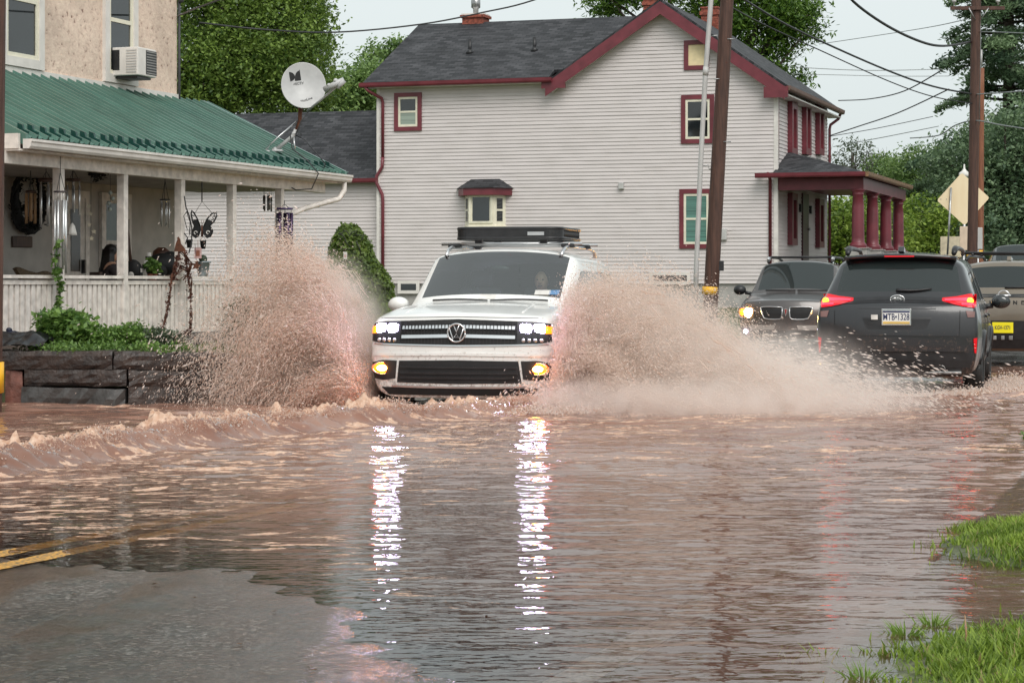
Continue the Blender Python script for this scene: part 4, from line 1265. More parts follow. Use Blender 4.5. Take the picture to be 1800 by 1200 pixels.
        for i in range(ns-1):
            for j in range(NR-1):
                m = BODY
                if j >= 8 and ic+1 <= i < iw: m = WS
                if j >= 8 and ir+1 <= i < it-1: m = RG
                if j == 6 and ic <= i < ir: m = SG
                for sd in (1, -1):
                    q = [V[(i, j, sd)], V[(i+1, j, sd)], V[(i+1, j+1, sd)], V[(i, j+1, sd)]]
                    face(q if sd == 1 else q[::-1], m)
        def cap(i, flip):
            col = [2, 3, 4, 5, 6]         # rows up the side
            top = [6, 7, 8, 9, 10]        # rows along the top edge
            bot = {6: 2, 7: 2, 8: 1, 9: 1, 10: 0}
            for sd in (1, -1):
                g = {}
                for b, jt in enumerate(top):
                    for a, jr in enumerate(col):
                        if b == 0: g[(a, b)] = V[(i, jr, sd)]
                        elif a == 4: g[(a, b)] = V[(i, jt, sd)]
                        else:
                            vt = V[(i, jt, sd)].co
                            x = vt.x if b < 4 else 0.0
                            # keep the lower corners wide
                            vs_ = V[(i, jr, sd)].co
                            zz = vs_.z
                            base = S_[i][0]
                            pull = {0: .05, 1: 0.0, 2: -.015, 3: 0.0}[a]
                            k = (abs(x)/hw)**2.3
                            yy = base + pull + fc*k if i == 0 else base - pull - rc*k
                            if b == 4 and sd == -1: g[(a, b)] = c._mid[(i, a)]
                            else:
                                g[(a, b)] = bm.verts.new((x, yy, zz))
                                if b == 4: c._mid[(i, a)] = g[(a, b)]
                for b in range(4):
                    for a in range(4):
                        q = [g[(a, b)], g[(a+1, b)], g[(a+1, b+1)], g[(a, b+1)]]
                        face(q if (sd == 1) != flip else q[::-1], BODY)
                # underside row strip: join cap bottom row to the floor contour
                lows = [V[(i, 2, sd)]] + [g[(0, b)] for b in range(1, 5)]
                face([V[(i, 2, sd)], g[(0, 1)], g[(0, 2)], V[(i, 1, sd)]], BODY)
                face([V[(i, 1, sd)], g[(0, 2)], g[(0, 3)], g[(0, 4)], V[(i, 0, sd)]], BODY)
        c._mid = {}
        cap(0, True); cap(ns-1, False)
        bmesh.ops.recalc_face_normals(bm, faces=bm.faces)
        me = bpy.data.meshes.new(name+'_cage'); bm.to_mesh(me); bm.free()
        for mt in (paint, glass or M['car_glass'], glass or M['car_glass'], glass or M['car_glass'], M['matte_black']): me.materials.append(mt)
        if screen: me.materials[1] = screen
        cage = bpy.data.objects.new(name+'_cage', me); COL.objects.link(cage)
        sb = cage.modifiers.new('s', 'SUBSURF'); sb.levels = 3; sb.render_levels = 3
        full = resolve(cage)
        bm = bmesh.new(); bm.from_mesh(full)
        c.bvh = BVHTree.FromBMesh(bm)
        bm.free()
        # wheel wells
        R, wy = P['wr'], P['wy']
        cut = bpy.data.meshes.new('cut'); bmc = bmesh.new()
        for y in wy:
            for sd in (-1, 1):
                bmesh.ops.create_cone(bmc, cap_ends=True, segments=40, radius1=R+.055, radius2=R+.055, depth=.56, matrix=Matrix.Translation((sd*(hw-.02), y, R)) @ Matrix.Rotation(PI/2, 4, 'Y'))
        bmc.to_mesh(cut); bmc.free()
        for k in range(5): cut.materials.append(M['matte_black'])
        for pl in cut.polygons: pl.material_index = 4
        cuto = bpy.data.objects.new('cut', cut); COL.objects.link(cuto)
        cage.data = full
        cage.modifiers.clear()
        bo = cage.modifiers.new('b', 'BOOLEAN'); bo.object = cuto; bo.operation = 'DIFFERENCE'; bo.solver = 'EXACT'
        res = resolve(cage)
        if len(res.polygons) < len(full.polygons)*0.5: res = full
        bpy.data.objects.remove(cuto); bpy.data.objects.remove(cage)
        # split by material
        names = ['body', 'windscreen', 'side_window', 'rear_window', 'wheel_well']
        mats = [paint, screen or glass or M['car_glass'], glass or M['car_glass'], glass or M['car_glass'], M['matte_black']]
        mi = np.empty(len(res.polygons), np.int32); res.polygons.foreach_get('material_index', mi)
        c.parts = {}
        for k in range(5):
            if not (mi == k).any(): continue
            bm = bmesh.new(); bm.from_mesh(res)
            bmesh.ops.delete(bm, geom=[f for f in bm.faces if f.material_index != k], context='FACES')
            groups = [None]
            if k == 2:
                # one pane object per side
                for sd in (1, -1):
                    b2 = bm.copy()
                    bmesh.ops.delete(b2, geom=[f for f in b2.faces if f.calc_center_median().x*sd < 0], context='FACES')
                    m2 = bpy.data.meshes.new(names[k]); b2.to_mesh(m2); b2.free()
                    for f in m2.polygons: f.material_index = 0; f.use_smooth = True
                    m2.materials.clear(); m2.materials.append(mats[k])
                    c.parts[(names[k], sd)] = link(bpy.data.objects.new(names[k], m2), c.root)
                bm.free(); continue
            m2 = bpy.data.meshes.new(names[k]); bm.to_mesh(m2); bm.free()
            for f in m2.polygons: f.material_index = 0; f.use_smooth = k != 4
            m2.materials.clear(); m2.materials.append(mats[k])
            c.parts[names[k]] = link(bpy.data.objects.new(names[k], m2), c.root)
        bpy.data.meshes.remove(full)
        for y in wy:
            for sd in (-1, 1):
                c.wheel(sd, y)
    def wheel(c, sd, y):
        P = c.P; R = P['wr']; hw = P['hw']
        x0 = sd*(hw-.235); x1 = sd*(hw-.012)
        Mx = Matrix.Translation((x0, y, R)) @ Matrix.Rotation(PI/2*sd, 4, 'Y')
        w = .225
        mb = MB(); mb.lathe([(R*.62, .01), (R*.9, 0), (R*.985, .03), (R, .06), (R, w-.05), (R*.98, w-.02), (R*.9, w), (R*.68, w-.004), (R*.66, w-.03)], 40, M=Mx)
        t = mb.build('wheel', M['rubber'], c.root)
        mb = MB(); mb.lathe([(R*.3, .10), (R*.655, .12), (R*.665, w-.012), (R*.63, w-.02), (R*.60, w-.07), (R*.2, w-.05), (R*.17, w-.02), (R*.05, w-.015)], 32, M=Mx)
        for k in range(5):
            th = 2*PI*k/5
            for dd in (-.11, .11):
                a = Vector((R*.12*math.cos(th), R*.12*math.sin(th), w-.03)); b = Vector((R*.63*math.cos(th+dd), R*.63*math.sin(th+dd), w-.022))
                n = (b-a).normalized(); s_ = Vector((-n.y, n.x, 0))*R*.055
                vs = [a-s_, a+s_, b+s_*.8, b-s_*.8]; vs += [v+Vector((0, 0, -.05)) for v in vs]
                mb.add([tuple(Mx @ v) for v in vs], [(0, 3, 2, 1), (0, 1, 5, 4), (1, 2, 6, 5), (2, 3, 7, 6), (3, 0, 4, 7)])
        mb.build('rim', P.get('rim', M['silver']), t, fix=True)
    def y_at(c, x, z, rear=False):
        if rear: h = c.bvh.ray_cast(Vector((x, 12, z)), Vector((0, -1, 0)))
        else: h = c.bvh.ray_cast(Vector((x, -4, z)), Vector((0, 1, 0)))
        return h[0].y if h[0] is not None else None
    def x_at(c, y, z, sd):
        h = c.bvh.ray_cast(Vector((sd*4, y, z)), Vector((-sd, 0, 0)))
        return h[0].x if h[0] is not None else None
    def panel(c, name, mat, top, bot, out=.006, th=.03, nx=24, nz=4, rear=False, side=0, parent=None, bulge=0.0):
        """a plate that follows the body; top/bot: polylines (a, z), a = x on the ends or y on the sides"""
        a0, a1 = top[0][0], top[-1][0]
        ta, tz = [p[0] for p in top], [p[1] for p in top]
        ba, bz = [p[0] for p in bot], [p[1] for p in bot]
        tl = np.linspace(0, 1, nx+1)
        def along(aa, zz, f):
            s_ = np.linspace(0, 1, len(aa)); 
            d = np.concatenate([[0], np.cumsum(np.hypot(np.diff(aa), np.diff(zz)))]); d = d/d[-1]
            return np.interp(f, d, aa), np.interp(f, d, zz)
        TA, TZ = along(np.array(ta), np.array(tz), tl); BA, BZ = along(np.array(ba), np.array(bz), tl)
        fr = []; bk = []
        last = None
        for j in range(nz+1):
            g = j/nz
            for i in range(nx+1):
                a = BA[i]*(1-g)+TA[i]*g; z = BZ[i]*(1-g)+TZ[i]*g
                bo = bulge*math.sin(PI*g)*math.sin(PI*min(1, max(0, i/nx)))**.5
                if side:
                    x = c.x_at(a, z, side)
                    if x is None: x = last if last is not None else side*c.P['hw']
                    last = x
                    fr.append((x+side*(out+bo), a, z)); bk.append((x-side*th, a, z))
                else:
                    y = c.y_at(a, z, rear)
                    if y is None: y = last if last is not None else 0
                    last = y
                    s_ = 1 if rear else -1
                    fr.append((a, y+s_*(out+bo), z)); bk.append((a, y-s_*th, z))
        n1 = nx+1; nn = len(fr)
        fs = [(j*n1+i, j*n1+i+1, (j+1)*n1+i+1, (j+1)*n1+i) for j in range(nz) for i in range(nx)]
        rim = [i for i in range(n1)] + [j*n1+nx for j in range(1, nz+1)] + [nz*n1+i for i in range(nx-1, -1, -1)] + [j*n1 for j in range(nz-1, 0, -1)]
        fs += [(rim[k], rim[k]+nn, rim[(k+1) % len(rim)]+nn, rim[(k+1) % len(rim)]) for k in range(len(rim))]
        mb = MB(); mb.add(fr+bk, fs, None, False)
        o = mb.build(name, mat, parent or c.root, fix=True)
        return o
    def sheet_tube(c, name, mat, pts, r, out=.01, rear=False, parent=None, closed=False):
        """a rod laid along the surface through (x, z) points"""
        P3 = []
        for x, z in pts:
            y = c.y_at(x, z, rear)
            P3.append((x, (y if y is not None else 0) + (out if rear else -out), z))
        if closed: P3.append(P3[0])
        mb = MB(); mb.tube(P3, r, 8); return mb.build(name, mat, parent or c.root)
    def mirror_pair(c, y, z, w=.20, h=.15, mat=None, glassback=True, xo=None):
        hw = c.P['hw']
        for sd in (-1, 1):
            x0 = sd*(xo or hw*.93)
            mb = MB()
            mb.sphere((x0+sd*(.10+w/2), y, z), (w/2+.02, .10, h/2+.01), 16, 10)
            mb.tube([(x0-sd*.02, y+.02, z-.07), (x0+sd*.10, y, z-.05)], [.03, .035], 8)
            o = mb.build('wing_mirror', mat or c.paint, c.root)
            mb = MB(); mb.sphere((x0+sd*(.10+w/2), y+.082, z), (w/2-.005, .025, h/2-.008), 14, 8); mb.build('mirror_glass', M['glass'], o)
def onground(s, u, z=None):
    x, y = RF(s, u)
    return (float(x), float(y), float(zprof(s)) if z is None else z)

# ---- the white SUV driving through the water, coming towards us
vw_loc = (-0.565, 22.45, -0.15)
PV = dict(L=5.04, hw=1.005, zs=.24, zb=1.14, zr=1.815, hr=.80, gtop=.84, hood0=1.088, hood1=1.20, ycowl=1.32, ywtop=2.15, yrtop=4.45, yrb=4.90, rbz=1.2, wr=.39, wy=(.95, 3.93), fcurve=.20, wcurve=.20)
vw = Car('white_suv', 'white suv with its headlights on ploughing through the brown flood', 'suv', 'cars in the flooded road', vw_loc, -R_(12.3), PV, M['car_white'], screen=M['windscreen'])
c = vw
X = lambda *p: [(a, z) for a, z in p]
# grille band with chrome bars
c.panel('grille', M['matte_black'], X((-.62, 1.035), (0, 1.055), (.62, 1.035)), X((-.62, .79), (0, .78), (.62, .79)), out=.004, nx=30)
gr = bpy.data.objects[[o.name for o in c.root.children if o.name.startswith('grille')][0]]
mb = MB()
for k in range(34):
    x = -.60+1.2*k/33
    y = c.y_at(x, .9); mb.box((x, y-.008, .905), (.007, .012, .23))
mb.build('mesh_bars', M['black'], gr)
for z, h in ((.975, .034), (.880, .034)):
    c.panel('chrome_bar', M['chrome'], X((-.60, z+h/2-.008), (0, z+h/2+.006), (.60, z+h/2-.008)), X((-.60, z-h/2-.008), (0, z-h/2+.006), (.60, z-h/2-.008)), out=.022, nx=30, nz=1, parent=gr)
c.panel('chrome_bar', M['chrome'], X((-.93, .806), (-.60, .797), (0, .790), (.60, .797), (.93, .806)), X((-.93, .794), (-.60, .785), (0, .776), (.60, .785), (.93, .794)), out=.014, nx=34, nz=1, parent=gr)
c.panel('shut_line', M['matte_black'], X((-.86, 1.066), (0, 1.082), (.86, 1.066)), X((-.86, 1.060), (0, 1.076), (.86, 1.060)), out=.002, nx=30, nz=1)
c.panel('bumper_crease', M['car_white'], X((-.94, .700), (0, .712), (.94, .700)), X((-.94, .670), (0, .682), (.94, .670)), out=.012, nx=34, nz=2)
# headlamps
for sd in (-1, 1):
    def SX(pts): return sorted([(sd*a*1.025, z) for a, z in pts])
    hl = c.panel('headlight', M['black'], SX([(.60, 1.035), (.78, 1.028), (.93, 1.005)]), SX([(.60, .795), (.78, .80), (.93, .825)]), out=.010, nx=18)
    hl.name = 'headlight'
    for x in (.70, .835):
        y = c.y_at(sd*x, .945)
        mb = MB(); mb.box((sd*x, y+.002, .957), (.118, .05, .094), rz=sd*.12); mb.build('lamp', M['lamp_white'], hl, bevel=.022)
    c.panel('amber_corner', M['lamp_turn'], SX([(.875, .985), (.93, .975)]), SX([(.875, .905), (.93, .905)]), out=.016, nx=5, nz=2, parent=hl)
    for x in (.68, .74, .80, .86):
        y = c.y_at(sd*x, .835)
        mb = MB(); mb.sphere((sd*x, y-.012, .838), (.022, .012, .020), 10, 6); mb.build('led_lens', M['silver'], hl)
    # bumper corner with the fog lamp
    fg = c.panel('fog_lamp', M['black'], SX([(.64, .625), (.80, .63), (.935, .60)]), SX([(.66, .44), (.80, .42), (.93, .44)]), out=.008, nx=14)
    y = c.y_at(sd*.825, .54)
    mb = MB(); mb.sphere((sd*.825, y-.006, .545), (.112, .020, .066), 16, 10); mb.build('reflector', M['lamp_turn'], fg)  # self-lit amber disc that draws the lamp's halo
    mb = MB(); mb.sphere((sd*.825, y-.016, .545), (.058, .024, .034), 16, 10); mb.build('lamp', M['lamp_amber'], fg)
    mb = MB()
    y = c.y_at(sd*.825, .60)
    mb.tube([(sd*(.825+.10*math.cos(a)), c.y_at(sd*.825, .545)-.012, .545+.062*math.sin(a)) for a in np.linspace(0, 2*PI, 18)], .007, 6); mb.build('lamp_bezel', M['chrome'], fg)
c.panel('lower_grille', M['matte_black'], X((-.63, .625), (0, .635), (.63, .625)), X((-.66, .40), (0, .39), (.66, .40)), out=.005, nx=24)
for z in (.56, .50, .45):
    c.panel('grille_slat', M['black'], X((-.62, z+.012), (.62, z+.012)), X((-.62, z-.012), (.62, z-.012)), out=.016, nx=22, nz=1)
c.panel('skid_trim', M['silver'], X((-.72, .372), (-.4, .365), (.4, .365), (.72, .372)), X((-.72, .352), (-.4, .345), (.4, .345), (.72, .352)), out=.02, nx=24, nz=1)
c.panel('front_apron', M['matte_black'], X((-.84, .35), (0, .343), (.84, .35)), X((-.76, .27), (0, .27), (.76, .27)), out=.006, nx=24, nz=2)
# hood creases, hood shut line
for sd in (-1, 1):
    pts = []
    for f in np.linspace(0, 1, 12):
        x = sd*(.62-.06*f); y = .28+1.0*f
        h = c.bvh.ray_cast(Vector((x, y, 3)), Vector((0, 0, -1)))
        if h[0]: pts.append(h[0]+Vector((0, 0, -.004)))
    mb = MB(); mb.tube(pts, [.004]+[.016]*10+[.004], 8); mb.build('hood_crease', M['car_white'], c.root)
# roundel with V over W
ye = c.y_at(0, .915)-.030
em = MB()
em.tube([(.092*math.cos(a), ye, .915+.092*math.sin(a)) for a in np.linspace(0, 2*PI, 36)], .010, 8)
def stroke(pts, r=.008): em.tube([(x, ye, .915+z) for x, z in pts], r, 6)
stroke([(-.030, .083), (0, .008), (.030, .083)])
stroke([(-.074, .050), (-.036, -.070), (0, -.006), (.036, -.070), (.074, .050)])
o = em.build('badge', M['chrome'], c.root)
mb = MB(); mb.lathe([(.001, 0), (.088, .0), (.088, .02), (.001, .021)], 28, M=Matrix.Translation((0, ye+.022, .915)) @ Matrix.Rotation(PI/2, 4, 'X')); mb.build('badge_plate', M['matte_black'], o)
c.mirror_pair(1.62, 1.19, .20, .15, xo=.86)
# sticker row and wiper on the windscreen, interior
def onscreen(x, z, out=.01):
    y = c.y_at(x, z); return Vector((x, (y or 1.5)-out, z))
for (x, w, z, mt) in ((.58, .16, 1.30, M['tag_card']), (.70, .10, 1.30, pbr('blue sticker', (.12, .25, .45), .4)), (.0, .18, 1.255, M['tag_card'])):
    a, b = onscreen(x-w/2, z), onscreen(x+w/2, z); cc, d = onscreen(x+w/2, z+.05), onscreen(x-w/2, z+.05)
    mb = MB(); mb.add([a, b, cc, d], [(0, 1, 2, 3)]); mb.build('sticker', mt, c.parts['windscreen'])
for x0, x1 in ((-.62, .02), (.05, .66)):
    mb = MB(); mb.tube([onscreen(x0+(x1-x0)*f, 1.238+.012*math.sin(PI*f), .015) for f in np.linspace(0, 1, 8)], .010, 6); mb.build('wiper', M['black'], c.root)
mb = MB()
mb.bb(-.80, .80, 1.45, 1.95, .85, 1.14); mb.bb(-.82, .82, 1.6, 4.4, .5, .62); mb.bb(-.80, .80, 4.2, 4.25, .6, 1.5)
mb.build('dashboard', M['interior'], c.root)
for sx in (-.38, .38):
    mb = MB(); mb.box((sx, 2.75, 1.0), (.5, .16, .75)); mb.box((sx, 2.5, .68), (.5, .55, .16)); mb.box((sx, 2.80, 1.48), (.28, .10, .18)); mb.build('seat', M['seat'], c.root, bevel=.05)
mb = MB(); mb.tube([(.38+.18*math.cos(a), 2.05-.07*math.sin(a), 1.08+.17*math.sin(a)) for a in np.linspace(0, 2*PI, 24)], .016, 8); mb.build('steering_wheel', M['black'], c.root)
mb = MB(); mb.sphere((0.0, 1.98, 1.58), (.13, .03, .045), 12, 8); mb.build('rear_view_mirror', M['black'], c.root)
# roof rails, cross bars and the black basket
for sd in (-1, 1):
    mb = MB(); mb.tube([(sd*.66, 2.20, 1.735), (sd*.665, 2.32, 1.80), (sd*.67, 2.5, 1.832), (sd*.67, 3.9, 1.832), (sd*.66, 4.25, 1.80), (sd*.65, 4.4, 1.745)], .021, 8); mb.build('roof_rail', M['silver'], c.root)
for y in (2.62, 3.62):
    mb = MB(); mb.tube([(-.82, y, 1.872), (.82, y, 1.872)], .019, 8); o = mb.build('cross_bar', M['silver'], c.root)
    for sd in (-1, 1):
        mb = MB(); mb.box((sd*.66, y, 1.853), (.15, .10, .05)); mb.build('bar_foot', M['black'], o, bevel=.015)
bk = thing('roof_basket', 'black roof basket with a solid front fairing strapped to the white suv', 'roof rack', vw_loc, -R_(12.3))
mb = MB(); bz0, bz1 = 1.935, 2.045; bx, by0, by1 = .605, 2.42, 3.75
def rrect(x, y0, y1, r, n=5):
    pts = []
    for (cx, cy, a0) in ((x-r, y1-r, 0), (-x+r, y1-r, PI/2), (-x+r, y0+r, PI), (x-r, y0+r, 1.5*PI)):
        for k in range(n+1): pts.append((cx+r*math.cos(a0+PI/2*k/n), cy+r*math.sin(a0+PI/2*k/n)))
    return pts
for z in (bz0, bz1): 
    pp = rrect(bx, by0, by1, .16); mb.tube([(x, y, z) for x, y in pp+[pp[0]]], .020, 8)
pp = rrect(bx, by0, by1, .16, 6)
mb.build('basket_rail', M['black'], bk)
for k in range(14):
    y = by0+.28+(by1-by0-.4)*k/13
    for sd in (-1, 1):
        pass
mb = MB()
for sd in (-1, 1):
    for k in range(16):
        y = by0+.22+(by1-by0-.42)*k/15
        mb.tube([(sd*bx, y, bz0), (sd*bx, y+.03, bz1)], .009, 6)
    mb.build('side_bars', M['black'], bk); mb = MB()
for k in range(15):
    x = -.42+.84*k/14; mb.tube([(x, by1, bz0), (x, by1, bz1)], .009, 6)
mb.build('side_bars', M['black'], bk)
mb = MB()
fp = [(x, y) for x, y in rrect(bx+.012, by0-.012, by1, .17, 8) if y < by0+.16]
fp = sorted(fp)
nfp = len(fp)
mb.add([(x, y, bz0-.015) for x, y in fp]+[(x, y, bz1+.012) for x, y in fp], [(i, i+1, i+1+nfp, i+nfp) for i in range(nfp-1)])
o = mb.build('fairing', M['black'], bk)
so = o.modifiers.new('t', 'SOLIDIFY'); so.thickness = .012
mb = MB()
for k in range(9): mb.tube([(-bx+.02, by0+.1+k*.145, bz0), (bx-.02, by0+.1+k*.145, bz0)], .010, 6)
mb.build('floor_bars', M['black'], bk)
mb = MB(); mb.box((.33, by0-.020, 1.985), (.19, .008, .040)); mb.build('badge_strip', M['silver'], bk)
mb = MB()
for sx in (-.38, .38):
    for y in (2.62, 3.62): mb.box((sx, y, 1.908), (.08, .07, .055))
mb.build('clamp', M['black'], bk)
# the driver behind the wheel, half lost in the reflections
drv = thing('person', 'driver in a dark jacket behind the steering wheel of the white suv', 'person', vw_loc, -R_(12.3))
# ---- dark grey SUV driving away (right), seen from behind
def away(s, u, L):
    """origin of a car that drives away: its tail stands at (s, u)"""
    x, y = RF(s+L, u); return (float(x), float(y))
PS = dict(L=4.64, hw=.945, zs=.30, zb=1.14, zr=1.745, hr=.69, hood0=1.0, hood1=1.10, ycowl=1.15, ywtop=1.85, yrtop=4.02, yrb=4.44, rbz=1.22, wr=.36, wy=(.95, 3.62), fcurve=.25, rcurve=.13, rdrop=.03, rim=M['black'])
xs_, ys_ = away(16.15, 1.70, 4.64)
tx_, ty_ = RF(16.15, 1.70)
xs_, ys_ = float(tx_)+4.64*math.sin(R_(14)), float(ty_)+4.64*math.cos(R_(14))
sub = Car('dark_suv', 'dark grey suv with lit red tail lights driving away through the flood', 'suv', 'cars in the flooded road', (xs_+.09, ys_, -0.095), PI-R_(14), PS, M['car_black'])
c = sub
# NB: the car faces +Y in the world, so local -x is on the right of the picture
def XR(pts): return sorted([(a, z) for a, z in pts])
LT = PS['L']
# rear glass surround, spoiler, dark garnish between the lamps
c.panel('garnish', M['black'], X((-.62, 1.205), (0, 1.225), (.62, 1.205)), X((-.62, 1.135), (0, 1.15), (.62, 1.135)), out=.006, nx=24, nz=2, rear=True)
mb = MB()
sp = []
for f in np.linspace(-1, 1, 17):
    x = f*.64; sp.append((x, 4.12+.05-.10*f*f, 1.715-.03*f*f))
vs = []
for (x, y, z) in sp: vs += [(x, y-.34, z+.006), (x, y, z-.010), (x, y-.01, z-.045), (x, y-.30, z-.06)]
fs = []
for i in range(16):
    for k in range(4): fs.append((i*4+k, i*4+(k+1) % 4, (i+1)*4+(k+1) % 4, (i+1)*4+k))
fs += [(0, 1, 2, 3), tuple(64+k for k in (3, 2, 1, 0))]
mb.add(vs, fs, None, True); spo = mb.build('spoiler', M['car_black'], c.root, fix=True)
mb = MB(); mb.bb(-.17, .17, 4.15, 4.165, 1.672, 1.688); mb.build('brake_lamp', M['red_lens'], spo)
for sd in (-1, 1):
    def SX(pts): return sorted([(sd*a, z) for a, z in pts])
    tl = c.panel('tail_light', M['red_lens'], SX([(.50, 1.205), (.66, 1.222), (.80, 1.25), (.885, 1.245)]), SX([(.50, 1.17), (.66, 1.125), (.80, 1.10), (.88, 1.09)]), out=.014, nx=20, rear=True)
    c.panel('light_strip', M['lamp_red'], SX([(.53, 1.195), (.68, 1.205), (.80, 1.21)]), SX([(.53, 1.175), (.68, 1.175), (.80, 1.165)]), out=.022, nx=10, nz=1, rear=True, parent=tl)
    c.panel('light_strip', M['lamp_red'], SX([(.72, 1.15), (.87, 1.15)]), SX([(.72, 1.125), (.87, 1.12)]), out=.022, nx=8, nz=2, rear=True, parent=tl)
    y = c.y_at(sd*.815, 1.165, True)
    mb = MB(); mb.sphere((sd*.815, y+.016, 1.17), (.038, .018, .038), 12, 8); mb.build('lamp', M['lamp_red_core'], tl)
    c.panel('reverse_lens', pbr('smoked clear lens', (.22, .12, .11), .15), SX([(.77, 1.06), (.87, 1.05)]), SX([(.79, .985), (.865, .985)]), out=.012, nx=5, nz=2, rear=True, parent=tl)
    rf = c.panel('reflector', M['red_lens'], SX([(.855, .745), (.895, .755)]), SX([(.865, .585), (.885, .575)]), out=.016, nx=4, nz=5, rear=True)
# number plate in its recess, emblem, wiper, bumper, exhaust
c.panel('plate_recess', M['black'], X((-.44, 1.085), (.44, 1.085)), X((-.33, .845), (.33, .845)), out=.002, nx=16, nz=2, rear=True)
pl_mat = pbr('white number plate', (.78, .77, .74), .35, var=.03)
yp = c.y_at(0, .99, True)+.022
mb = MB(); mb.box((0, yp, .985), (.335, .012, .190)); pf = mb.build('number_plate', M['chrome'], c.root, bevel=.006)
mb = MB(); mb.box((0, yp+.008, .982), (.305, .006, .150)); mb.build('plate', pl_mat, pf)
mb = MB(); mb.box((0, yp+.0125, .922), (.300, .003, .026)); mb.build('band', pbr('gold plate band', (.75, .50, .12), .4), pf)
mb = MB(); mb.box((0, yp+.0125, 1.047), (.300, .003, .018)); mb.build('band', pbr('navy plate band', (.03, .04, .12), .4), pf)
RT = (PI/2, 0, PI)
text_part('lettering', 'MTB\u20221328', .105, pbr('navy lettering', (.02, .03, .10), .4), pf, (0, yp+.012, .985), RT, .002, sx=.66, bold=.001)
mb = MB(); mb.box((.245, yp-.002, .985), (.075, .004, .055)); mb.build('sticker', M['tag_card'], c.root)
yb = c.y_at(0, 1.185, True)+.014
mb = MB(); mb.tube([(.078*math.cos(a), yb, 1.187+.045*math.sin(a)) for a in np.linspace(0, 2*PI, 28)], .008, 8); bd = mb.build('badge', M['chrome'], c.root)
mb = MB(); mb.sphere((0, yb-.006, 1.187), (.075, .008, .042), 18, 8); mb.build('badge_plate', M['cable_light'], bd)
mb = MB()
for (a, b, r) in ((-.032, .010, .013), (.004, .016, .008), (.030, .006, .008), (.012, -.014, .008), (.040, -.012, .007), (-.01, -.018, .006)): mb.sphere((-a, yb+.002, 1.187+b), (r*1.3, .004, r), 8, 6)
mb.build('stars', M['chrome'], bd)
mb = MB()
pts = [(.03-.0*f, 0, 0) for f in (0,)]
W_ = []
for f in np.linspace(0, 1, 9):
    x = .02-.40*f; z = 1.292+.016*f-.012*math.sin(PI*f); y = c.y_at(x, z, True); W_.append((x, (y or LT-.2)+.02, z))
mb.tube(W_, [.018, .020, .020, .018, .016, .014, .012, .010, .006], 8); mb.build('rear_wiper', M['black'], c.root)
c.panel('bumper_shelf', M['car_black'], X((-.78, .735), (0, .745), (.78, .735)), X((-.78, .60), (0, .60), (.78, .60)), out=.030, nx=20, nz=2, rear=True)
c.panel('lower_bumper', M['black'], X((-.86, .585), (0, .60), (.86, .585)), X((-.80, .33), (0, .33), (.80, .33)), out=.012, nx=20, nz=3, rear=True)
c.panel('shut_line', M['matte_black'], X((-.70, .775), (.70, .775)), X((-.70, .765), (.70, .765)), out=.003, nx=20, nz=1, rear=True)
for sd in (-1, 1): c.panel('shut_line', M['matte_black'], X((sd*.705-.004, 1.06), (sd*.705+.004, 1.06)), X((sd*.70-.004, .775), (sd*.70+.004, .775)), out=.003, nx=1, nz=6, rear=True)
mb = MB(); mb.lathe([(.035, 0), (.042, .0), (.045, .16), (.038, .16), (.036, .02)], 16, M=Matrix.Translation((-.50, LT-.20, .40)) @ Matrix.Rotation(-PI/2, 4, 'X')); mb.build('exhaust', M['metal'], c.root)
mb = MB(); mb.bb(-.72, -.28, LT-.22, LT-.05, .345, .375); mb.build('exhaust_guard', M['metal'], c.root, bevel=.008)
c.mirror_pair(1.42, 1.14, .20, .155, M['black'])
for sd in (-1, 1):
    mb = MB(); mb.tube([(sd*.625, 1.95, 1.725), (sd*.63, 2.1, 1.775), (sd*.63, 2.6, 1.785), (sd*.62, 3.4, 1.785), (sd*.615, 3.75, 1.77), (sd*.61, 3.95, 1.715)], [.022, .026, .026, .028, .040, .03], 8); mb.build('roof_rail', M['black'], c.root)
mb = MB(); mb.prism([(3.55, 1.73), (3.86, 1.725), (3.87, 1.745), (3.80, 1.80), (3.76, 1.80)], -.035, .035, 'x'); mb.build('aerial_fin', M['car_black'], c.root, bevel=.008)
for sd in (-1, 1):
    for y in (.95, 3.62):
        pts = []
        for a in np.linspace(.06*PI, .94*PI, 18):
            yy, zz = y+.445*math.cos(a), .36+.445*math.sin(a)
            x = c.x_at(yy, zz, sd)
            if x is not None: pts.append((x+sd*.004, yy, zz))
        mb = MB(); mb.tube(pts, .030, 6); mb.build('arch_lip', M['black'], c.root)
    c.panel('sill_trim', M['black'], X((.95+.5, .47), (3.15, .47)), X((.95+.5, .32), (3.15, .32)), out=.010, nx=12, nz=2, side=sd)
    for y in (2.05, 2.95):
        pp = [(y-.04, 1.50), (y+.04, 1.50)]; c.panel('door_pillar', M['black'], X((y-.05, 1.60), (y+.05, 1.60)), X((y-.05, 1.17), (y+.05, 1.17)), out=.006, nx=2, nz=5, side=sd)
    c.panel('shut_line', M['matte_black'], X((2.055, 1.13), (2.063, 1.13)), X((2.055, .48), (2.063, .48)), out=.003, nx=1, nz=6, side=sd)
    c.panel('shut_line', M['matte_black'], X((3.055, 1.13), (3.063, 1.13)), X((3.055, .75), (3.063, .75)), out=.003, nx=1, nz=6, side=sd)
    for y in (2.85, 1.85):
        x = c.x_at(y, .98, sd); mb = MB(); mb.box((x+sd*.018, y, .98), (.03, .22, .035)); mb.build('door_handle', M['car_black'], c.root, bevel=.01)

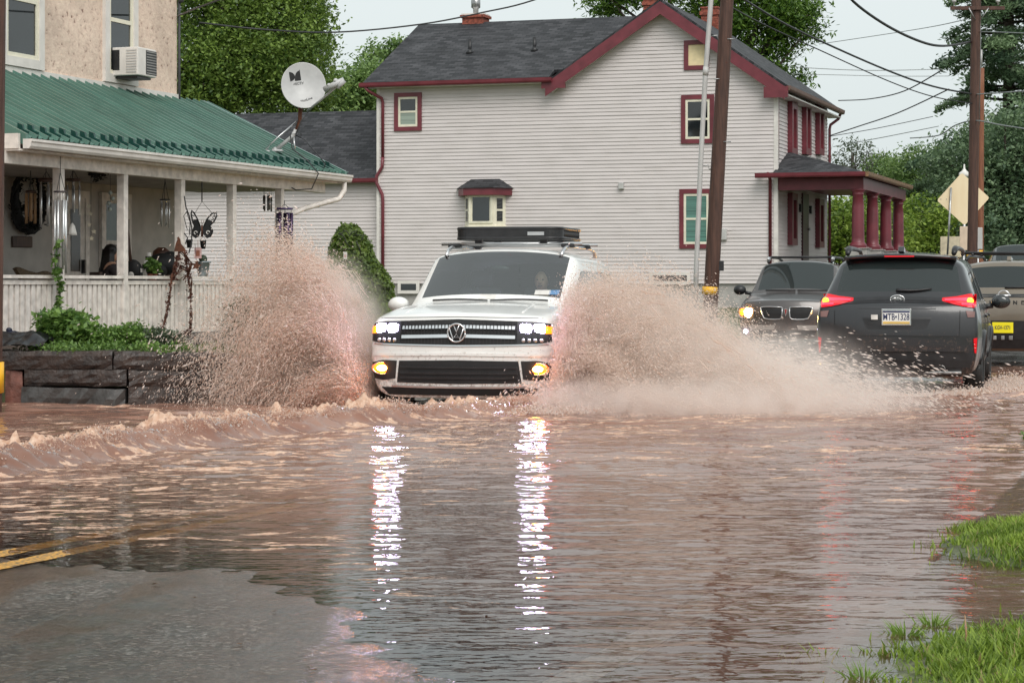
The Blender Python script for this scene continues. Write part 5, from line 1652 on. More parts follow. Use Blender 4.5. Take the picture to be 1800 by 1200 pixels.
# ---- brown grey SUV coming towards us behind the splash
PP = dict(L=4.60, hw=.925, zs=.28, zb=1.08, zr=1.715, hr=.69, hood0=.955, hood1=1.08, ycowl=1.10, ywtop=1.80, yrtop=4.0, yrb=4.45, rbz=1.15, wr=.36, wy=(.92, 3.70), fcurve=.26, wcurve=.16)
pt = Car('brown_grey_suv', 'brown grey suv with split grille and warm headlights coming behind the splash', 'suv', 'cars in the flooded road', onground(30.6, -2.25, 0.0), -R_(15), PP, M['car_grey'])
c = pt
for sd in (-1, 1):
    def SX(pts): return sorted([(sd*a, z) for a, z in pts])
    g = c.panel('grille', M['matte_black'], SX([(.07, .845), (.30, .855), (.475, .845)]), SX([(.10, .63), (.25, .625), (.40, .645)]), out=.004, nx=12, nz=4)
    loop = [(.07, .845), (.18, .852), (.30, .856), (.42, .852), (.475, .838), (.46, .78), (.43, .70), (.40, .645), (.32, .628), (.20, .624), (.11, .632), (.075, .66), (.065, .76)]
    c.sheet_tube('grille_rim', M['silver'], [(sd*a, z) for a, z in loop], .010, out=.010, parent=g, closed=True)
    hl = c.panel('headlight', pbr('headlamp housing', (.32, .30, .28), .1, .6), SX([(.60, .84), (.74, .85), (.87, .83)]), SX([(.60, .65), (.74, .63), (.87, .66)]), out=.008, nx=14)
    y = c.y_at(sd*.70, .745); mb = MB(); mb.sphere((sd*.69, y-.012, .745), (.078, .024, .084), 16, 10); mb.build('lamp', M['lamp_warm'], hl)
    y = c.y_at(sd*.825, .75); mb = MB(); mb.sphere((sd*.835, y-.010, .755), (.052, .022, .070), 12, 8); mb.build('turn_lamp', M['lamp_turn'], hl)
    y = c.y_at(sd*.76, .405); mb = MB(); mb.sphere((sd*.76, y-.016, .405), (.040, .020, .040), 12, 8); mb.build('fog_lamp', M['lamp_white'], c.root)
    c.panel('bumper_plate', pbr('silver bumper insert', (.48, .44, .41), .35, .2), SX([(.20, .52), (.72, .52)]), SX([(.22, .44), (.66, .43)]), out=.012, nx=12, nz=2)
    mb = MB(); mb.tube([(sd*.60, 1.95, 1.68), (sd*.61, 2.08, 1.755), (sd*.62, 2.3, 1.775), (sd*.62, 3.5, 1.775), (sd*.61, 3.8, 1.74), (sd*.60, 3.95, 1.67)], [.026, .028, .02, .02, .028, .026], 8); mb.build('roof_rail', M['black'], c.root)
    mb = MB(); mb.sphere((sd*.61, 2.06, 1.745), (.035, .12, .045), 12, 8); mb.build('rail_foot', M['silver'], c.root)
for y in (2.45, 3.3):
    mb = MB(); mb.tube([(-.64, y, 1.79), (.64, y, 1.79)], .016, 8); mb.build('cross_bar', M['black'], c.root)
yb = c.y_at(0, .75)-.014
mb = MB(); mb.prism([(-.035, .825), (.035, .825), (.022, .74), (0, .68), (-.022, .74)], yb-.012, yb+.012, 'y'); o = mb.build('badge', M['chrome'], c.root, fix=True)
mb = MB(); mb.prism([(-.018, .808), (.018, .808), (.010, .745), (0, .712), (-.010, .745)], yb-.017, yb-.012, 'y'); mb.build('badge_inset', pbr('red enamel', (.35, .05, .05), .3), o, fix=True)
c.panel('lower_grille', M['matte_black'], X((-.55, .42), (.55, .42)), X((-.50, .32), (.50, .32)), out=.006, nx=16, nz=2)
c.mirror_pair(1.36, 1.16, .20, .17, M['black'])
for x0, x1 in ((-.55, .02), (.06, .60)):
    P3 = []
    for f in np.linspace(0, 1, 6):
        x = x0+(x1-x0)*f; y = c.y_at(x, 1.155); P3.append((x, (y or 1.1)-.014, 1.155))
    mb = MB(); mb.tube(P3, .010, 6); mb.build('wiper', M['black'], c.root)

# ---- tan SUV ahead of the dark one
PN = dict(L=5.0, hw=.985, zs=.34, zb=1.17, zr=1.76, hr=.74, hood0=1.05, hood1=1.15, ycowl=1.2, ywtop=1.95, yrtop=4.45, yrb=4.83, rbz=1.26, wr=.385, wy=(.95, 3.85), fcurve=.2, rcurve=.11, rdrop=.03)
xn, yn = away(25.4, 2.28, 5.0)
nis = Car('tan_suv', 'tan suv with yellow number plate driving off in front of the dark suv', 'suv', 'cars in the flooded road', (xn, yn, -0.10), PI-R_(20), PN, M['car_tan'])
c = nis
c.panel('garnish', M['black'], X((-.60, 1.215), (.60, 1.215)), X((-.60, 1.165), (.60, 1.165)), out=.008, nx=16, nz=1, rear=True)
for sd in (-1, 1):
    def SX(pts): return sorted([(sd*a, z) for a, z in pts])
    t_ = c.panel('tail_light', M['red_lens'], SX([(.52, 1.225), (.90, 1.235)]), SX([(.50, 1.155), (.90, 1.145)]), out=.014, nx=14, nz=2, rear=True)
    c.panel('light_strip', M['lamp_red'], SX([(.52, 1.215), (.72, 1.22)]), SX([(.50, 1.175), (.70, 1.172)]), out=.020, nx=8, nz=1, rear=True, parent=t_)
    mb = MB(); mb.tube([(sd*.66, 2.1, 1.745), (sd*.67, 2.3, 1.81), (sd*.67, 3.9, 1.81), (sd*.66, 4.3, 1.745)], .022, 8); mb.build('roof_rail', M['black'], c.root)
for y in (2.6, 3.6):
    mb = MB(); mb.tube([(-.80, y, 1.86), (.80, y, 1.86)], .024, 8); mb.tube([(-.66, y, 1.82), (-.66, y, 1.86)], .03, 8); mb.tube([(.66, y, 1.82), (.66, y, 1.86)], .03, 8); mb.build('cross_bar', M['black'], c.root)
yb = c.y_at(0, 1.19, True)+.014
mb = MB(); mb.tube([(.085*math.cos(a), yb, 1.19+.075*math.sin(a)) for a in np.linspace(0, 2*PI, 28)], .010, 8); mb.tube([(-.11, yb+.002, 1.19), (.11, yb+.002, 1.19)], .018, 8); mb.build('badge', M['chrome'], c.root)
for k, ch in enumerate('PATHFINDER'):
    x = .54-1.08*k/9
    y = c.y_at(x, 1.08, True)
    text_part('lettering', ch, .085, M['black'], c.root, (x, y+.006, 1.08), RT, .004, bold=.002)
yp = c.y_at(0, .66, True)+.018
c.panel('bumper', M['black'], X((-.90, .80), (0, .81), (.90, .80)), X((-.82, .38), (0, .38), (.82, .38)), out=.016, nx=20, nz=3, rear=True)
mb = MB(); mb.box((0, yp+.012, .70), (.315, .012, .165)); pf = mb.build('number_plate', pbr('yellow number plate', (.92, .80, .02), .35, var=.02), c.root, bevel=.006)
text_part('lettering', 'KGV-1371', .085, pbr('dark plate lettering', (.05, .05, .08), .4), pf, (0, yp+.020, .70), RT, .002, sx=.66, bold=.001)
for (x, w) in ((.13, .07), (.0, .05), (-.12, .06)):
    mb = MB(); mb.box((x, yp+.01, .545), (w, .02, .06)); mb.build('tow_socket', M['metal'], c.root, bevel=.006)
W_ = []
for f in np.linspace(0, 1, 7):
    x = .0-.42*f; z = 1.315; y = c.y_at(x, z, True); W_.append((x, (y or 4.8)+.02, z))
mb = MB(); mb.tube(W_, .014, 8); mb.build('rear_wiper', M['black'], c.root)
c.mirror_pair(1.5, 1.20, .22, .17, M['black'])
mb = MB(); mb.prism([(4.0, 1.75), (4.3, 1.74), (4.25, 1.80)], -.03, .03, 'x'); mb.build('aerial_fin', M['car_tan'], c.root)

# ---- parked cars on the rise behind
def plain_car(name, label, loc, rz, paint, **kw):
    P = dict(L=4.4, hw=.88, zs=.22, zb=.95, zr=1.48, hr=.60, hood0=.80, hood1=.95, ycowl=1.1, ywtop=1.9, yrtop=3.5, yrb=4.15, rbz=1.02, wr=.33, wy=(.9, 3.5), fcurve=.3, wcurve=.18)
    P.update(kw)
    cc = Car(name, label, 'car', 'cars parked on the rise', loc, rz, P, paint)
    for sd in (-1, 1):
        def SX(pts): return sorted([(sd*a, z) for a, z in pts])
        cc.panel('headlight', M['silver'], SX([(.45, P['hood0']-.10), (.76, P['hood0']-.08)]), SX([(.48, P['hood0']-.22), (.76, P['hood0']-.20)]), out=.01, nx=8, nz=2)
    cc.panel('grille', M['matte_black'], X((-.40, P['hood0']-.12), (.40, P['hood0']-.12)), X((-.35, P['hood0']-.36), (.35, P['hood0']-.36)), out=.006, nx=10, nz=2)
    cc.mirror_pair(1.35, P['zb']+.04, .17, .12)
    return cc
p = at(1612, 430, 80); plain_car('white_car', 'white parked car with a dark windscreen beyond the porch columns', (p.x+.3, 80, p.z-1.48), -R_(8), M['car_white'])
p = at(1712, 459, 46); plain_car('pale_car', 'pale silver car showing between the dark suv and the tan suv', (p.x+1.0, 46, p.z-1.50), PI-R_(20), pbr('pale silver paint', (.60, .62, .64), .3, .2, coat=.6))
p = at(1800, 427, 60); plain_car('grey_suv', 'mid grey suv standing on the rise above the tan suv roof', (p.x, 60, p.z-1.70), -R_(10), M['car_silver'], zr=1.70, zb=1.08, hood0=.95, hood1=1.06, hw=.93, hr=.68, L=4.7, yrtop=4.1, yrb=4.5, rbz=1.15, wy=(.9, 3.75))
# ------------------------------------------------------------------ trees and plants
def leaf_cloud(blobs, n, size, seed, cl=.30, per=12, up=.5, droop=0.0, width=.55, surf=.35, sub=7, subr=.45):
    """leaf quads in clumps through the volume of a set of ellipsoids (cx, cy, cz, rx, ry, rz)"""
    g = np.random.default_rng(seed)
    B = []
    for b in blobs:
        B.append((np.array(b[:3]), np.array(b[3:6])))
        for k in range(sub):                     # smaller boughs that break the outline
            d = g.normal(size=3); d /= np.linalg.norm(d)
            c_ = np.array(b[:3]) + d*np.array(b[3:6])*g.uniform(.65, .95)
            B.append((c_, np.array(b[3:6])*subr*g.uniform(.6, 1.1)))
    vol = np.array([np.prod(r)**.8 for _, r in B]); vol /= vol.sum()
    nc = max(1, n//per)
    idx = g.choice(len(B), nc, p=vol)
    C_ = np.array([b[0] for b in B])[idx]; Rr = np.array([b[1] for b in B])[idx]
    d = g.normal(size=(nc, 3)); d /= np.linalg.norm(d, axis=1)[:, None]
    cen = C_ + d*Rr*(g.random(nc)[:, None]**surf)
    ctint = np.clip(g.normal(.45, .20, nc), 0, 1)
    m = nc*per
    cc = np.repeat(cen, per, 0); ct = np.repeat(ctint, per)
    pos = cc + g.normal(size=(m, 3))*cl*np.array([1, 1, .6])
    nrm = g.normal(size=(m, 3)); nrm[:, 2] = np.abs(nrm[:, 2])+up
    nrm /= np.linalg.norm(nrm, axis=1)[:, None]
    t = g.normal(size=(m, 3)); t[:, 2] -= droop
    t -= nrm*(t*nrm).sum(1)[:, None]; t /= np.linalg.norm(t, axis=1)[:, None]
    b_ = np.cross(nrm, t)
    l = size*g.uniform(.6, 1.35, m)[:, None]
    w = l*width
    v = np.stack([pos-t*l*.5, pos+b_*w*.5, pos+t*l*.5, pos-b_*w*.5], 1).reshape(-1, 3)
    f = np.arange(m*4).reshape(-1, 4)
    tint = np.repeat(np.clip(ct+g.normal(0, .12, m), 0, 1), 4)
    return v, f, tint

def tree(name, label, cat, base, blobs, n, size, mat, seed, trunk_r=.25, top=None, group=None, limbs=8, **kw):
    root = thing(name, label, cat, base, 0, group)
    bx, by, bz = base
    lb = [(b[0]-bx, b[1]-by, b[2]-bz, *b[3:]) for b in blobs]
    v, f, t = leaf_cloud(lb, n, size, seed, **kw)
    np_mesh('crown', v, f, mat, root, False, {'tint': ('POINT', t)})
    g = random.Random(seed)
    mb = MB()
    top = top or lb[0][:3]
    top = Vector(top)
    P3 = []
    for k in range(6):
        f_ = k/5; P3.append(Vector((top.x*f_**1.5, top.y*f_, -.3+(top.z+.3)*f_)) + Vector((g.uniform(-.1, .1), g.uniform(-.1, .1), 0))*(0 < k < 5))
    mb.tube(P3, [trunk_r*(1.25 if k == 0 else 1-.13*k) for k in range(6)], 9)
    for b in lb[:limbs]:
        for q_ in range(3):
            s0 = P3[2+g.randint(0, 2)]
            e_ = Vector(b[:3])+Vector((g.uniform(-.7, .7)*b[3], g.uniform(-.7, .7)*b[4], g.uniform(-.3, .8)*b[5]))
            md = (s0+e_)/2+Vector((0, 0, .12*(e_-s0).length))
            mb.tube([s0, md, e_], [trunk_r*.42, trunk_r*.26, trunk_r*.07], 6)
    mb.build('trunk', M['bark'], root)
    return root
def pb(px, py, d, rx, ry, rz):
    """ellipsoid centred at a photo direction and distance, radii in metres"""
    p = at(px, py, d); return (p.x, p.y, p.z, rx, ry, rz)
def gz(x, y): return float(zground(np.array([x]), np.array([y]))[0])
def base_at(px, d):
    x = (px-900)/F*d; return (x, d, gz(x, d))
tree('maple_tree', 'tall dense maple rising behind the stucco house corner', 'tree', base_at(335, 82),
     [pb(430, 20, 84, 2.9, 3.0, 3.4), pb(350, 60, 82, 2.6, 3.0, 3.6), pb(480, 90, 82, 2.2, 2.5, 2.3), pb(400, 150, 81, 2.6, 2.2, 1.9), pb(330, 150, 80, 2, 2, 2), pb(530, 40, 84, 1.3, 1.5, 1.4), pb(420, -90, 84, 3.4, 3, 2.6)], 78000, .17, M['leaf_a'], 11, .38, cl=.26, surf=.3, sub=14, subr=.34)
tree('maple_tree', 'loose branched maple beside the dish with sky showing through its edge', 'tree', base_at(520, 88),
     [pb(520, 20, 88, 1.3, 1.6, 1.4), pb(530, 100, 88, 1.35, 1.8, 1.3), pb(540, 160, 87, 1.4, 2, 1.1), pb(490, 150, 87, 1.6, 1.8, 1.5)], 19000, .16, M['leaf_a'], 12, .22, cl=.24, sub=12, subr=.36)
tree('ash_tree', 'light green tree standing between the dish and the grey house roof', 'tree', base_at(620, 98),
     [pb(615, 160, 98, 1.6, 1.8, 1.2), pb(580, 175, 97, 1.3, 1.6, 1.2), pb(655, 150, 99, 1.2, 1.6, 1.3)], 9000, .22, M['leaf_b'], 13, .2, cl=.30)
tree('ash_tree', 'pale feathery tree top just left of the grey house ridge', 'tree', base_at(690, 118),
     [pb(690, 120, 118, 1.6, 1.8, 1.4), pb(665, 110, 118, 1.0, 1.5, 1.0), pb(705, 88, 118, .75, 1.2, .7), pb(650, 140, 117, 1.1, 1.2, 1)], 6000, .22, M['leaf_b'], 14, .18, cl=.28, sub=9)
tree('walnut_tree', 'big walnut with drooping leaves behind the grey house gable', 'tree', base_at(1232, 92),
     [pb(1330, 45, 92, 1.7, 2, 1.3), pb(1260, 0, 92, 1.9, 2, 1.5), pb(1390, 45, 92, 1.2, 1.6, 1.1), pb(1360, 110, 92, .8, 1.2, .8), pb(1405, 142, 92, .45, .7, .35), pb(1060, 0, 92, .85, 1.4, .8), pb(1140, -30, 92, 1.8, 2, 1.2), pb(1420, 20, 92, .7, 1, .5), pb(1330, -40, 92, 2, 2, 1.2)], 30000, .25, M['leaf_walnut'], 15, .32, cl=.28, droop=1.0, width=.34, sub=9, subr=.4)
# the big pine at the right edge: whorls of drooping boughs
def pine(name, label, base, H, rmax, n, seed, z0=2.2):
    root = thing(name, label, 'tree', base)
    g = np.random.default_rng(seed)
    mb = MB(); mb.tube([(0, 0, -.3), (0.05, 0, H*.5), (0, 0, H)], [.36, .22, .04], 9)
    V = []; T = []
    z = z0
    while z < H-.3:
        Lb = rmax*(1-(z/H))**.75*g.uniform(.8, 1.1)+.3
        for k in range(g.integers(5, 8)):
            a = g.uniform(0, 2*PI); L = Lb*g.uniform(.65, 1.15)
            dirx, diry = math.cos(a), math.sin(a)
            zr_ = g.uniform(-.15, .15)
            m_ = int(n*L)
            tt = np.sqrt(g.uniform(.05, 1, m_))
            lat = g.normal(0, 1, m_)*.30*(1-.5*tt)*L**.5
            zz = z+zr_+.28*L*tt-.42*L*tt**2 + g.normal(0, .10, m_)
            P = np.stack([dirx*tt*L-diry*lat, diry*tt*L+dirx*lat, zz], 1)
            V.append(P); T.append(np.full(m_, np.clip(g.normal(.45, .2), 0, 1)))
            mb.tube([(0, 0, z+zr_), (dirx*L*.5, diry*L*.5, z+zr_+.04*L), (dirx*L*.95, diry*L*.95, z+zr_-.14*L)], [.07, .045, .012], 5)
        z += g.uniform(.42, .70)
    pos = np.concatenate(V); ti = np.concatenate(T); m = len(pos)
    nrm = g.normal(size=(m, 3)); nrm[:, 2] = np.abs(nrm[:, 2])+.8; nrm /= np.linalg.norm(nrm, axis=1)[:, None]
    t = g.normal(size=(m, 3)); t -= nrm*(t*nrm).sum(1)[:, None]; t /= np.linalg.norm(t, axis=1)[:, None]
    b_ = np.cross(nrm, t); l = .26*g.uniform(.6, 1.3, m)[:, None]
    v = np.stack([pos-t*l*.5, pos+b_*l*.18, pos+t*l*.5, pos-b_*l*.18], 1).reshape(-1, 3)
    np_mesh('crown', v, np.arange(m*4).reshape(-1, 4), M['leaf_pine'], root, False, {'tint': ('POINT', np.repeat(np.clip(ti+g.normal(0, .1, m), 0, 1), 4))})
    mb.build('trunk', M['bark'], root)
pine('pine_tree', 'tall dark pine with layered boughs at the right edge of the street', base_at(1772, 92), 21, 4.3, 150, 21)
tree('roadside_tree', 'dense dark green tree under the pine behind the diamond sign', 'tree', base_at(1770, 84),
     [pb(1760, 330, 84, 2.4, 2, 2.2), pb(1700, 290, 86, 1.7, 2, 1.5), pb(1790, 250, 84, 1.8, 2, 1.8), pb(1780, 400, 83, 2.4, 2, 1.5), pb(1830, 330, 84, 2, 2, 2.4)], 36000, .17, M['leaf_pine'], 22, .3, cl=.26, sub=12, subr=.36)
tree('roadside_tree', 'rounded mid green tree left of the diamond sign', 'tree', base_at(1650, 104),
     [pb(1650, 310, 104, 2.2, 2.2, 1.7), pb(1595, 320, 106, 1.6, 2, 1.5), pb(1560, 300, 108, 1.1, 1.6, 1.0), pb(1640, 375, 102, 2.4, 2, 1.6), pb(1570, 365, 104, 2, 2, 1.4)], 26000, .17, M['leaf_b'], 23, .28, cl=.26, sub=12, subr=.36)
tree('dying_tree', 'half bare tree with thin twigs above the porch roof', 'tree', base_at(1500, 112),
     [pb(1500, 268, 112, 1.0, 1.2, .9), pb(1475, 300, 112, .9, 1.2, .9), pb(1530, 300, 112, 1.1, 1.2, .9)], 1500, .18, M['leaf_grey'], 24, .16, cl=.25)
def bare_tree(name, label, base, H, seed):
    root = thing(name, label, 'tree', base)
    g = random.Random(seed); mb = MB()
    def grow(p, d, L, r, lev):
        q_ = p+d*L
        mb.tube([p, (p+q_)/2+Vector((g.uniform(-.06, .06)*L, g.uniform(-.06, .06)*L, 0)), q_], [r, r*.8, r*.6], 5)
        if lev == 0: return
        for k in range(g.choice((2, 3, 3))):
            nd = (d+Vector((g.uniform(-.7, .7), g.uniform(-.7, .7), g.uniform(-.1, .45)))).normalized()
            grow(q_, nd, L*g.uniform(.55, .8), r*.55, lev-1)
    grow(Vector((0, 0, -.2)), Vector((0, 0, 1)), H*.42, .13, 5)
    mb.build('trunk', pbr('grey dead wood', (.16, .15, .14), .8), root)
bare_tree('bare_tree', 'leafless dead tree between the half bare tree and the rounded tree', base_at(1552, 110), 6.4, 5)
bare_tree('bare_tree', 'leafless twiggy tree directly behind the porch roof ridge', base_at(1490, 109), 6.2, 8)
for i, (px, d, py, lab) in enumerate(((1478, 77, 398, 'bright green bush seen between the house corner and the first porch column'), (1535, 80, 395, 'bright green bush seen between the porch columns'), (1615, 82, 392, 'bright green bush right of the porch columns above the white car'), (1668, 88, 400, 'yellow green bush behind the diamond sign post'))):
    tree('bright_bush', lab, 'bush', base_at(px, d), [pb(px, py, d, 1.3, 1.2, 1.0), pb(px-15, py+25, d, 1.1, 1, .8), pb(px+20, py+25, d, 1.1, 1, .8)], 6000, .16, M['leaf_bright'], 30+i, .08, cl=.2, group='bright bushes behind the porch')
# far wood that closes the view
v, f, t = leaf_cloud([pb(px, 415+8*math.sin(px), 150, 3.4, 3, 2.2+.6*math.sin(px*.7)) for px in range(1420, 1960, 60)] + [pb(px, 420, 170, 4, 3, 2) for px in range(-100, 700, 90)], 26000, .40, 40, cl=.6)
tag(np_mesh('far_wood', v, f, M['leaf_pine'], None, False, {'tint': ('POINT', t)}), kind='stuff')
# clipped cone shrub with a wire bird
cb = base_at(632, 40)
root = thing('cone_shrub', 'clipped cone shaped evergreen left of the white suv', 'shrub', cb)
g = np.random.default_rng(5); m = 15000
hh = g.random(m)**1.25; z = .05+1.78*hh
rad = (.80*(1-hh)**.75+.11)*(1+.07*np.sin(z*9+g.normal(0, .3, m)))*(1-.28*g.random(m)**2)
a = g.uniform(0, 2*PI, m)
pos = np.stack([rad*np.cos(a)-.20*hh, rad*np.sin(a), z], 1)+g.normal(0, .02, (m, 3))
nrm = np.stack([np.cos(a), np.sin(a), .6+0*a], 1)+g.normal(0, .6, (m, 3)); nrm /= np.linalg.norm(nrm, axis=1)[:, None]
t = g.normal(size=(m, 3)); t[:, 2] += .8; t -= nrm*(t*nrm).sum(1)[:, None]; t /= np.linalg.norm(t, axis=1)[:, None]
b_ = np.cross(nrm, t); l = .075*g.uniform(.6, 1.4, m)[:, None]
v = np.stack([pos-t*l*.5, pos+b_*l*.3, pos+t*l*.5, pos-b_*l*.3], 1).reshape(-1, 3)
np_mesh('crown', v, np.arange(m*4).reshape(-1, 4), M['leaf_cone'], root, False, {'tint': ('POINT', np.repeat(np.clip(.45+.5*fbm(a*2, z*3, 2, 3)+g.normal(0, .15, m), 0, 1), 4))})
mb = MB(); mb.tube([(0, 0, -.1), (-.18, 0, 1.75)], [.05, .02], 6); mb.build('trunk', M['bark'], root)
bird = thing('wire_bird', 'black wire outline of a bird on top of the cone shrub', 'garden ornament', (at(622, 418, 39.6)))
def wire(mb, pts, r=.010): mb.tube([((px-622)/F*39.6, 0, (418-py)/F*39.6) for px, py in pts], r, 6)
mb = MB()
wire(mb, [(594, 411), (602, 410), (604, 406), (609, 406), (613, 411), (614, 415), (618, 409), (626, 406), (627, 411), (620, 415), (630, 413), (639, 414), (637, 420), (632, 425)])
wire(mb, [(594, 411), (602, 413), (606, 418), (608, 426), (616, 434)]); wire(mb, [(626, 424), (632, 436), (634, 446)])
mb.build('outline', M['black'], bird)
tc_ = thing('hanging_tag', 'small pale card hanging in the cone shrub', 'tag', at(607, 449, 39.3))
mb = MB(); mb.box((0, 0, 0), (.065, .01, .13)); mb.build('card', M['tag_card'], tc_)
mb = MB(); mb.box((0, -.008, -.01), (.04, .004, .05)); mb.build('print', M['pink'], tc_)
# garden plants behind the retaining wall
def wv(px, py, d): return at(px, py, d)
def plant(name, label, blobs, n, size, mat, seed, group=None, cat='plant', stems=True, **kw):
    b0 = blobs[0]; base = (b0[0], b0[1], b0[2]-b0[5]*.9)
    root = thing(name, label, cat, base, 0, group)
    lb = [(b[0]-base[0], b[1]-base[1], b[2]-base[2], *b[3:]) for b in blobs]
    v, f, t = leaf_cloud(lb, n, size, seed, **kw)
    np_mesh('leaves', v, f, mat, root, False, {'tint': ('POINT', t)})
    if stems:
        mb = MB(); g = random.Random(seed)
        for b in lb:
            for k in range(5):
                e_ = Vector((b[0]+g.uniform(-.7, .7)*b[3], b[1]+g.uniform(-.7, .7)*b[4], b[2]+g.uniform(-.2, .8)*b[5]))
                mb.tube([Vector((b[0]*.6, b[1]*.6, -.12)), Vector((e_.x*.6+b[0]*.3, e_.y*.6, e_.z*.55)), e_], [.007, .006, .003], 5)
        mb.build('stems', M['leaf_garden'], root)
    return root
plant('leafy_plant', 'tall bright leafy plant behind the left end of the stone wall', [pb(112, 580, 24.1, .20, .22, .22), pb(92, 570, 24.1, .12, .15, .16), pb(140, 585, 24.0, .14, .2, .16), pb(125, 560, 24.2, .12, .12, .10)], 2300, .085, M['leaf_garden'], 51, cl=.07, per=8, sub=4)
for i, (px, w, py, hz, lab) in enumerate(((185, .18, 592, .11, 'low pale green plant next to the tall leafy plant'), (228, .22, 588, .13, 'low feathery green plant in the middle of the stone wall bed'), (275, .24, 594, .11, 'low grey green plant right of the bed middle'), (160, .12, 600, .07, 'small creeping plant at the foot of the tall leafy plant'))):
    plant('low_plant', lab, [pb(px, py, 24.0+.1*i, w, .28, hz), pb(px+18, py+6, 24.1, w*.7, .2, hz*.8)], 2200, .045, M['leaf_garden'] if i != 2 else M['leaf_grey'], 52+i, cl=.04, per=10, group='plants in the stone wall bed')
plant('grey_shrub', 'grey green shrub half hidden by the left splash', [pb(432, 562, 26.0, .30, .25, .28), pb(452, 585, 25.8, .25, .25, .2)], 2600, .06, M['leaf_grey'], 58, cl=.05, per=8, cat='shrub')
v, f, t = leaf_cloud([(x, wall_y(x)+.35+.25*math.sin(x*7), top_z(x)+.02, .25, .25, .06) for x in np.arange(-5.1, -2.5, .22)], 5200, .04, 59, cl=.04, sub=2)
tag(np_mesh('ground_cover', v, f, M['leaf_garden'], None, False, {'tint': ('POINT', t)}), kind='stuff')
plant('foliage_clump', 'leafy twigs reaching in at the right edge of the picture', [pb(1806, 768, 17.2, .035, .05, .03), pb(1802, 800, 17.1, .045, .05, .03), pb(1806, 850, 16.9, .03, .05, .02)], 220, .05, M['leaf_b'], 60, cl=.02, per=6, stems=True)
# grass on the two banks of the verge
g = np.random.default_rng(8)
def blades(n, xr, yr, fn, hmean, seed, wmul=1.0):
    g = np.random.default_rng(seed)
    x = g.uniform(*xr, n); y = g.uniform(*yr, n)
    keep = g.random(n) < fn(x, y)
    x, y = x[keep], y[keep]; m = len(x)
    z = zground(x, y)-.01
    h = hmean*g.uniform(.5, 1.5, m)*(.7+.5*fbm(x*3, y*3, 2, 5))
    a = g.uniform(0, 2*PI, m); ln = h*g.uniform(.25, .95, m)
    w = .0042*g.uniform(.7, 1.5, m)*wmul
    sx, sy = np.cos(a+PI/2)*w, np.sin(a+PI/2)*w
    dx, dy = np.cos(a), np.sin(a)
    V = []
    for (f_, wf) in ((0, 1.0), (.5, .85), (1.0, .12)):
        cx = x+dx*ln*f_**2; cy = y+dy*ln*f_**2; cz = z+h*(f_-.18*f_**3*(ln/h))
        V.append(np.stack([cx-sx*wf, cy-sy*wf, cz], 1)); V.append(np.stack([cx+sx*wf, cy+sy*wf, cz], 1))
    v = np.stack(V, 1).reshape(-1, 3)
    k = np.arange(m)[:, None]*6
    f = np.concatenate([k+np.array([[0, 1, 3, 2]]), k+np.array([[2, 3, 5, 4]])])
    t = np.where(g.random(m) < .05, 1.0, np.clip(.5+.5*fbm(x*2.5, y*2.5, 3, 12)+g.normal(0, .2, m), 0, .88))
    t = np.repeat(t, 6)
    return v, f, t
def dens(x, y):
    a, b = mound(x, y)
    k = np.maximum(a, b)
    s, u = SU(x, y)
    return np.clip(sstep(.22, .62, k+.34*fbm(x*1.8, y*1.8, 4, 14)), 0, 1)*sstep(3.5, 3.75, u+.15*fbm(x*4, y*4, 2, 15)) + .03*sstep(3.7, 4.0, u)*sstep(.05, .3, k+.2*fbm(x*6, y*6, 2, 17))
v, f, t = blades(300000, (.9, 5.6), (5.4, 12.6), dens, .066, 3)
tag(np_mesh('verge_grass', v, f, M['grass_blade'], None, True, {'tint': ('POINT', t)}), kind='stuff')
for i, (px, py, lab) in enumerate(((1520, 1180, 'small grass tuft standing in the water at the lower right'), (1590, 1105, 'weedy tuft in the water at the tip of the lower grass bank'), (1640, 1088, 'sparse grass tuft in the water above the lower grass bank'))):
    d = 1.24*F/(py-500); p = at(px, py, d)
    root = thing('grass_tuft', lab, 'grass tuft', (p.x, p.y, -.03))
    gg = np.random.default_rng(70+i); m = 60
    mb = MB()
    for k in range(m):
        a = gg.uniform(0, 2*PI); r0 = gg.uniform(0, .05); h = gg.uniform(.03, .085); ln = gg.uniform(.02, .09)
        x0, y0 = r0*math.cos(a), r0*math.sin(a); w = .004
        mb.add([(x0-w, y0, 0), (x0+w, y0, 0), (x0+ln*.4*math.cos(a)+w*.7, y0+ln*.4*math.sin(a), h*.6), (x0+ln*.4*math.cos(a)-w*.7, y0+ln*.4*math.sin(a), h*.6), (x0+ln*math.cos(a), y0+ln*math.sin(a), h)], [(0, 1, 2, 3), (3, 2, 4)])
    mb.build('blades', leafmat('tuft blade', (.16, .26, .04), (.16, .26, .04)), root)
d = 1.2*F/(1130-500)
st = thing('dry_stalk', 'single dry straw stalk upright in the lower grass bank', 'stalk', (at(1697, 1135, d).x, d, 0.03))
mb = MB(); mb.tube([(0, 0, 0), (.003, 0, .06), (-.002, 0, .125)], [.004, .0035, .002], 6); mb.build('stem', M['bamboo'], st)

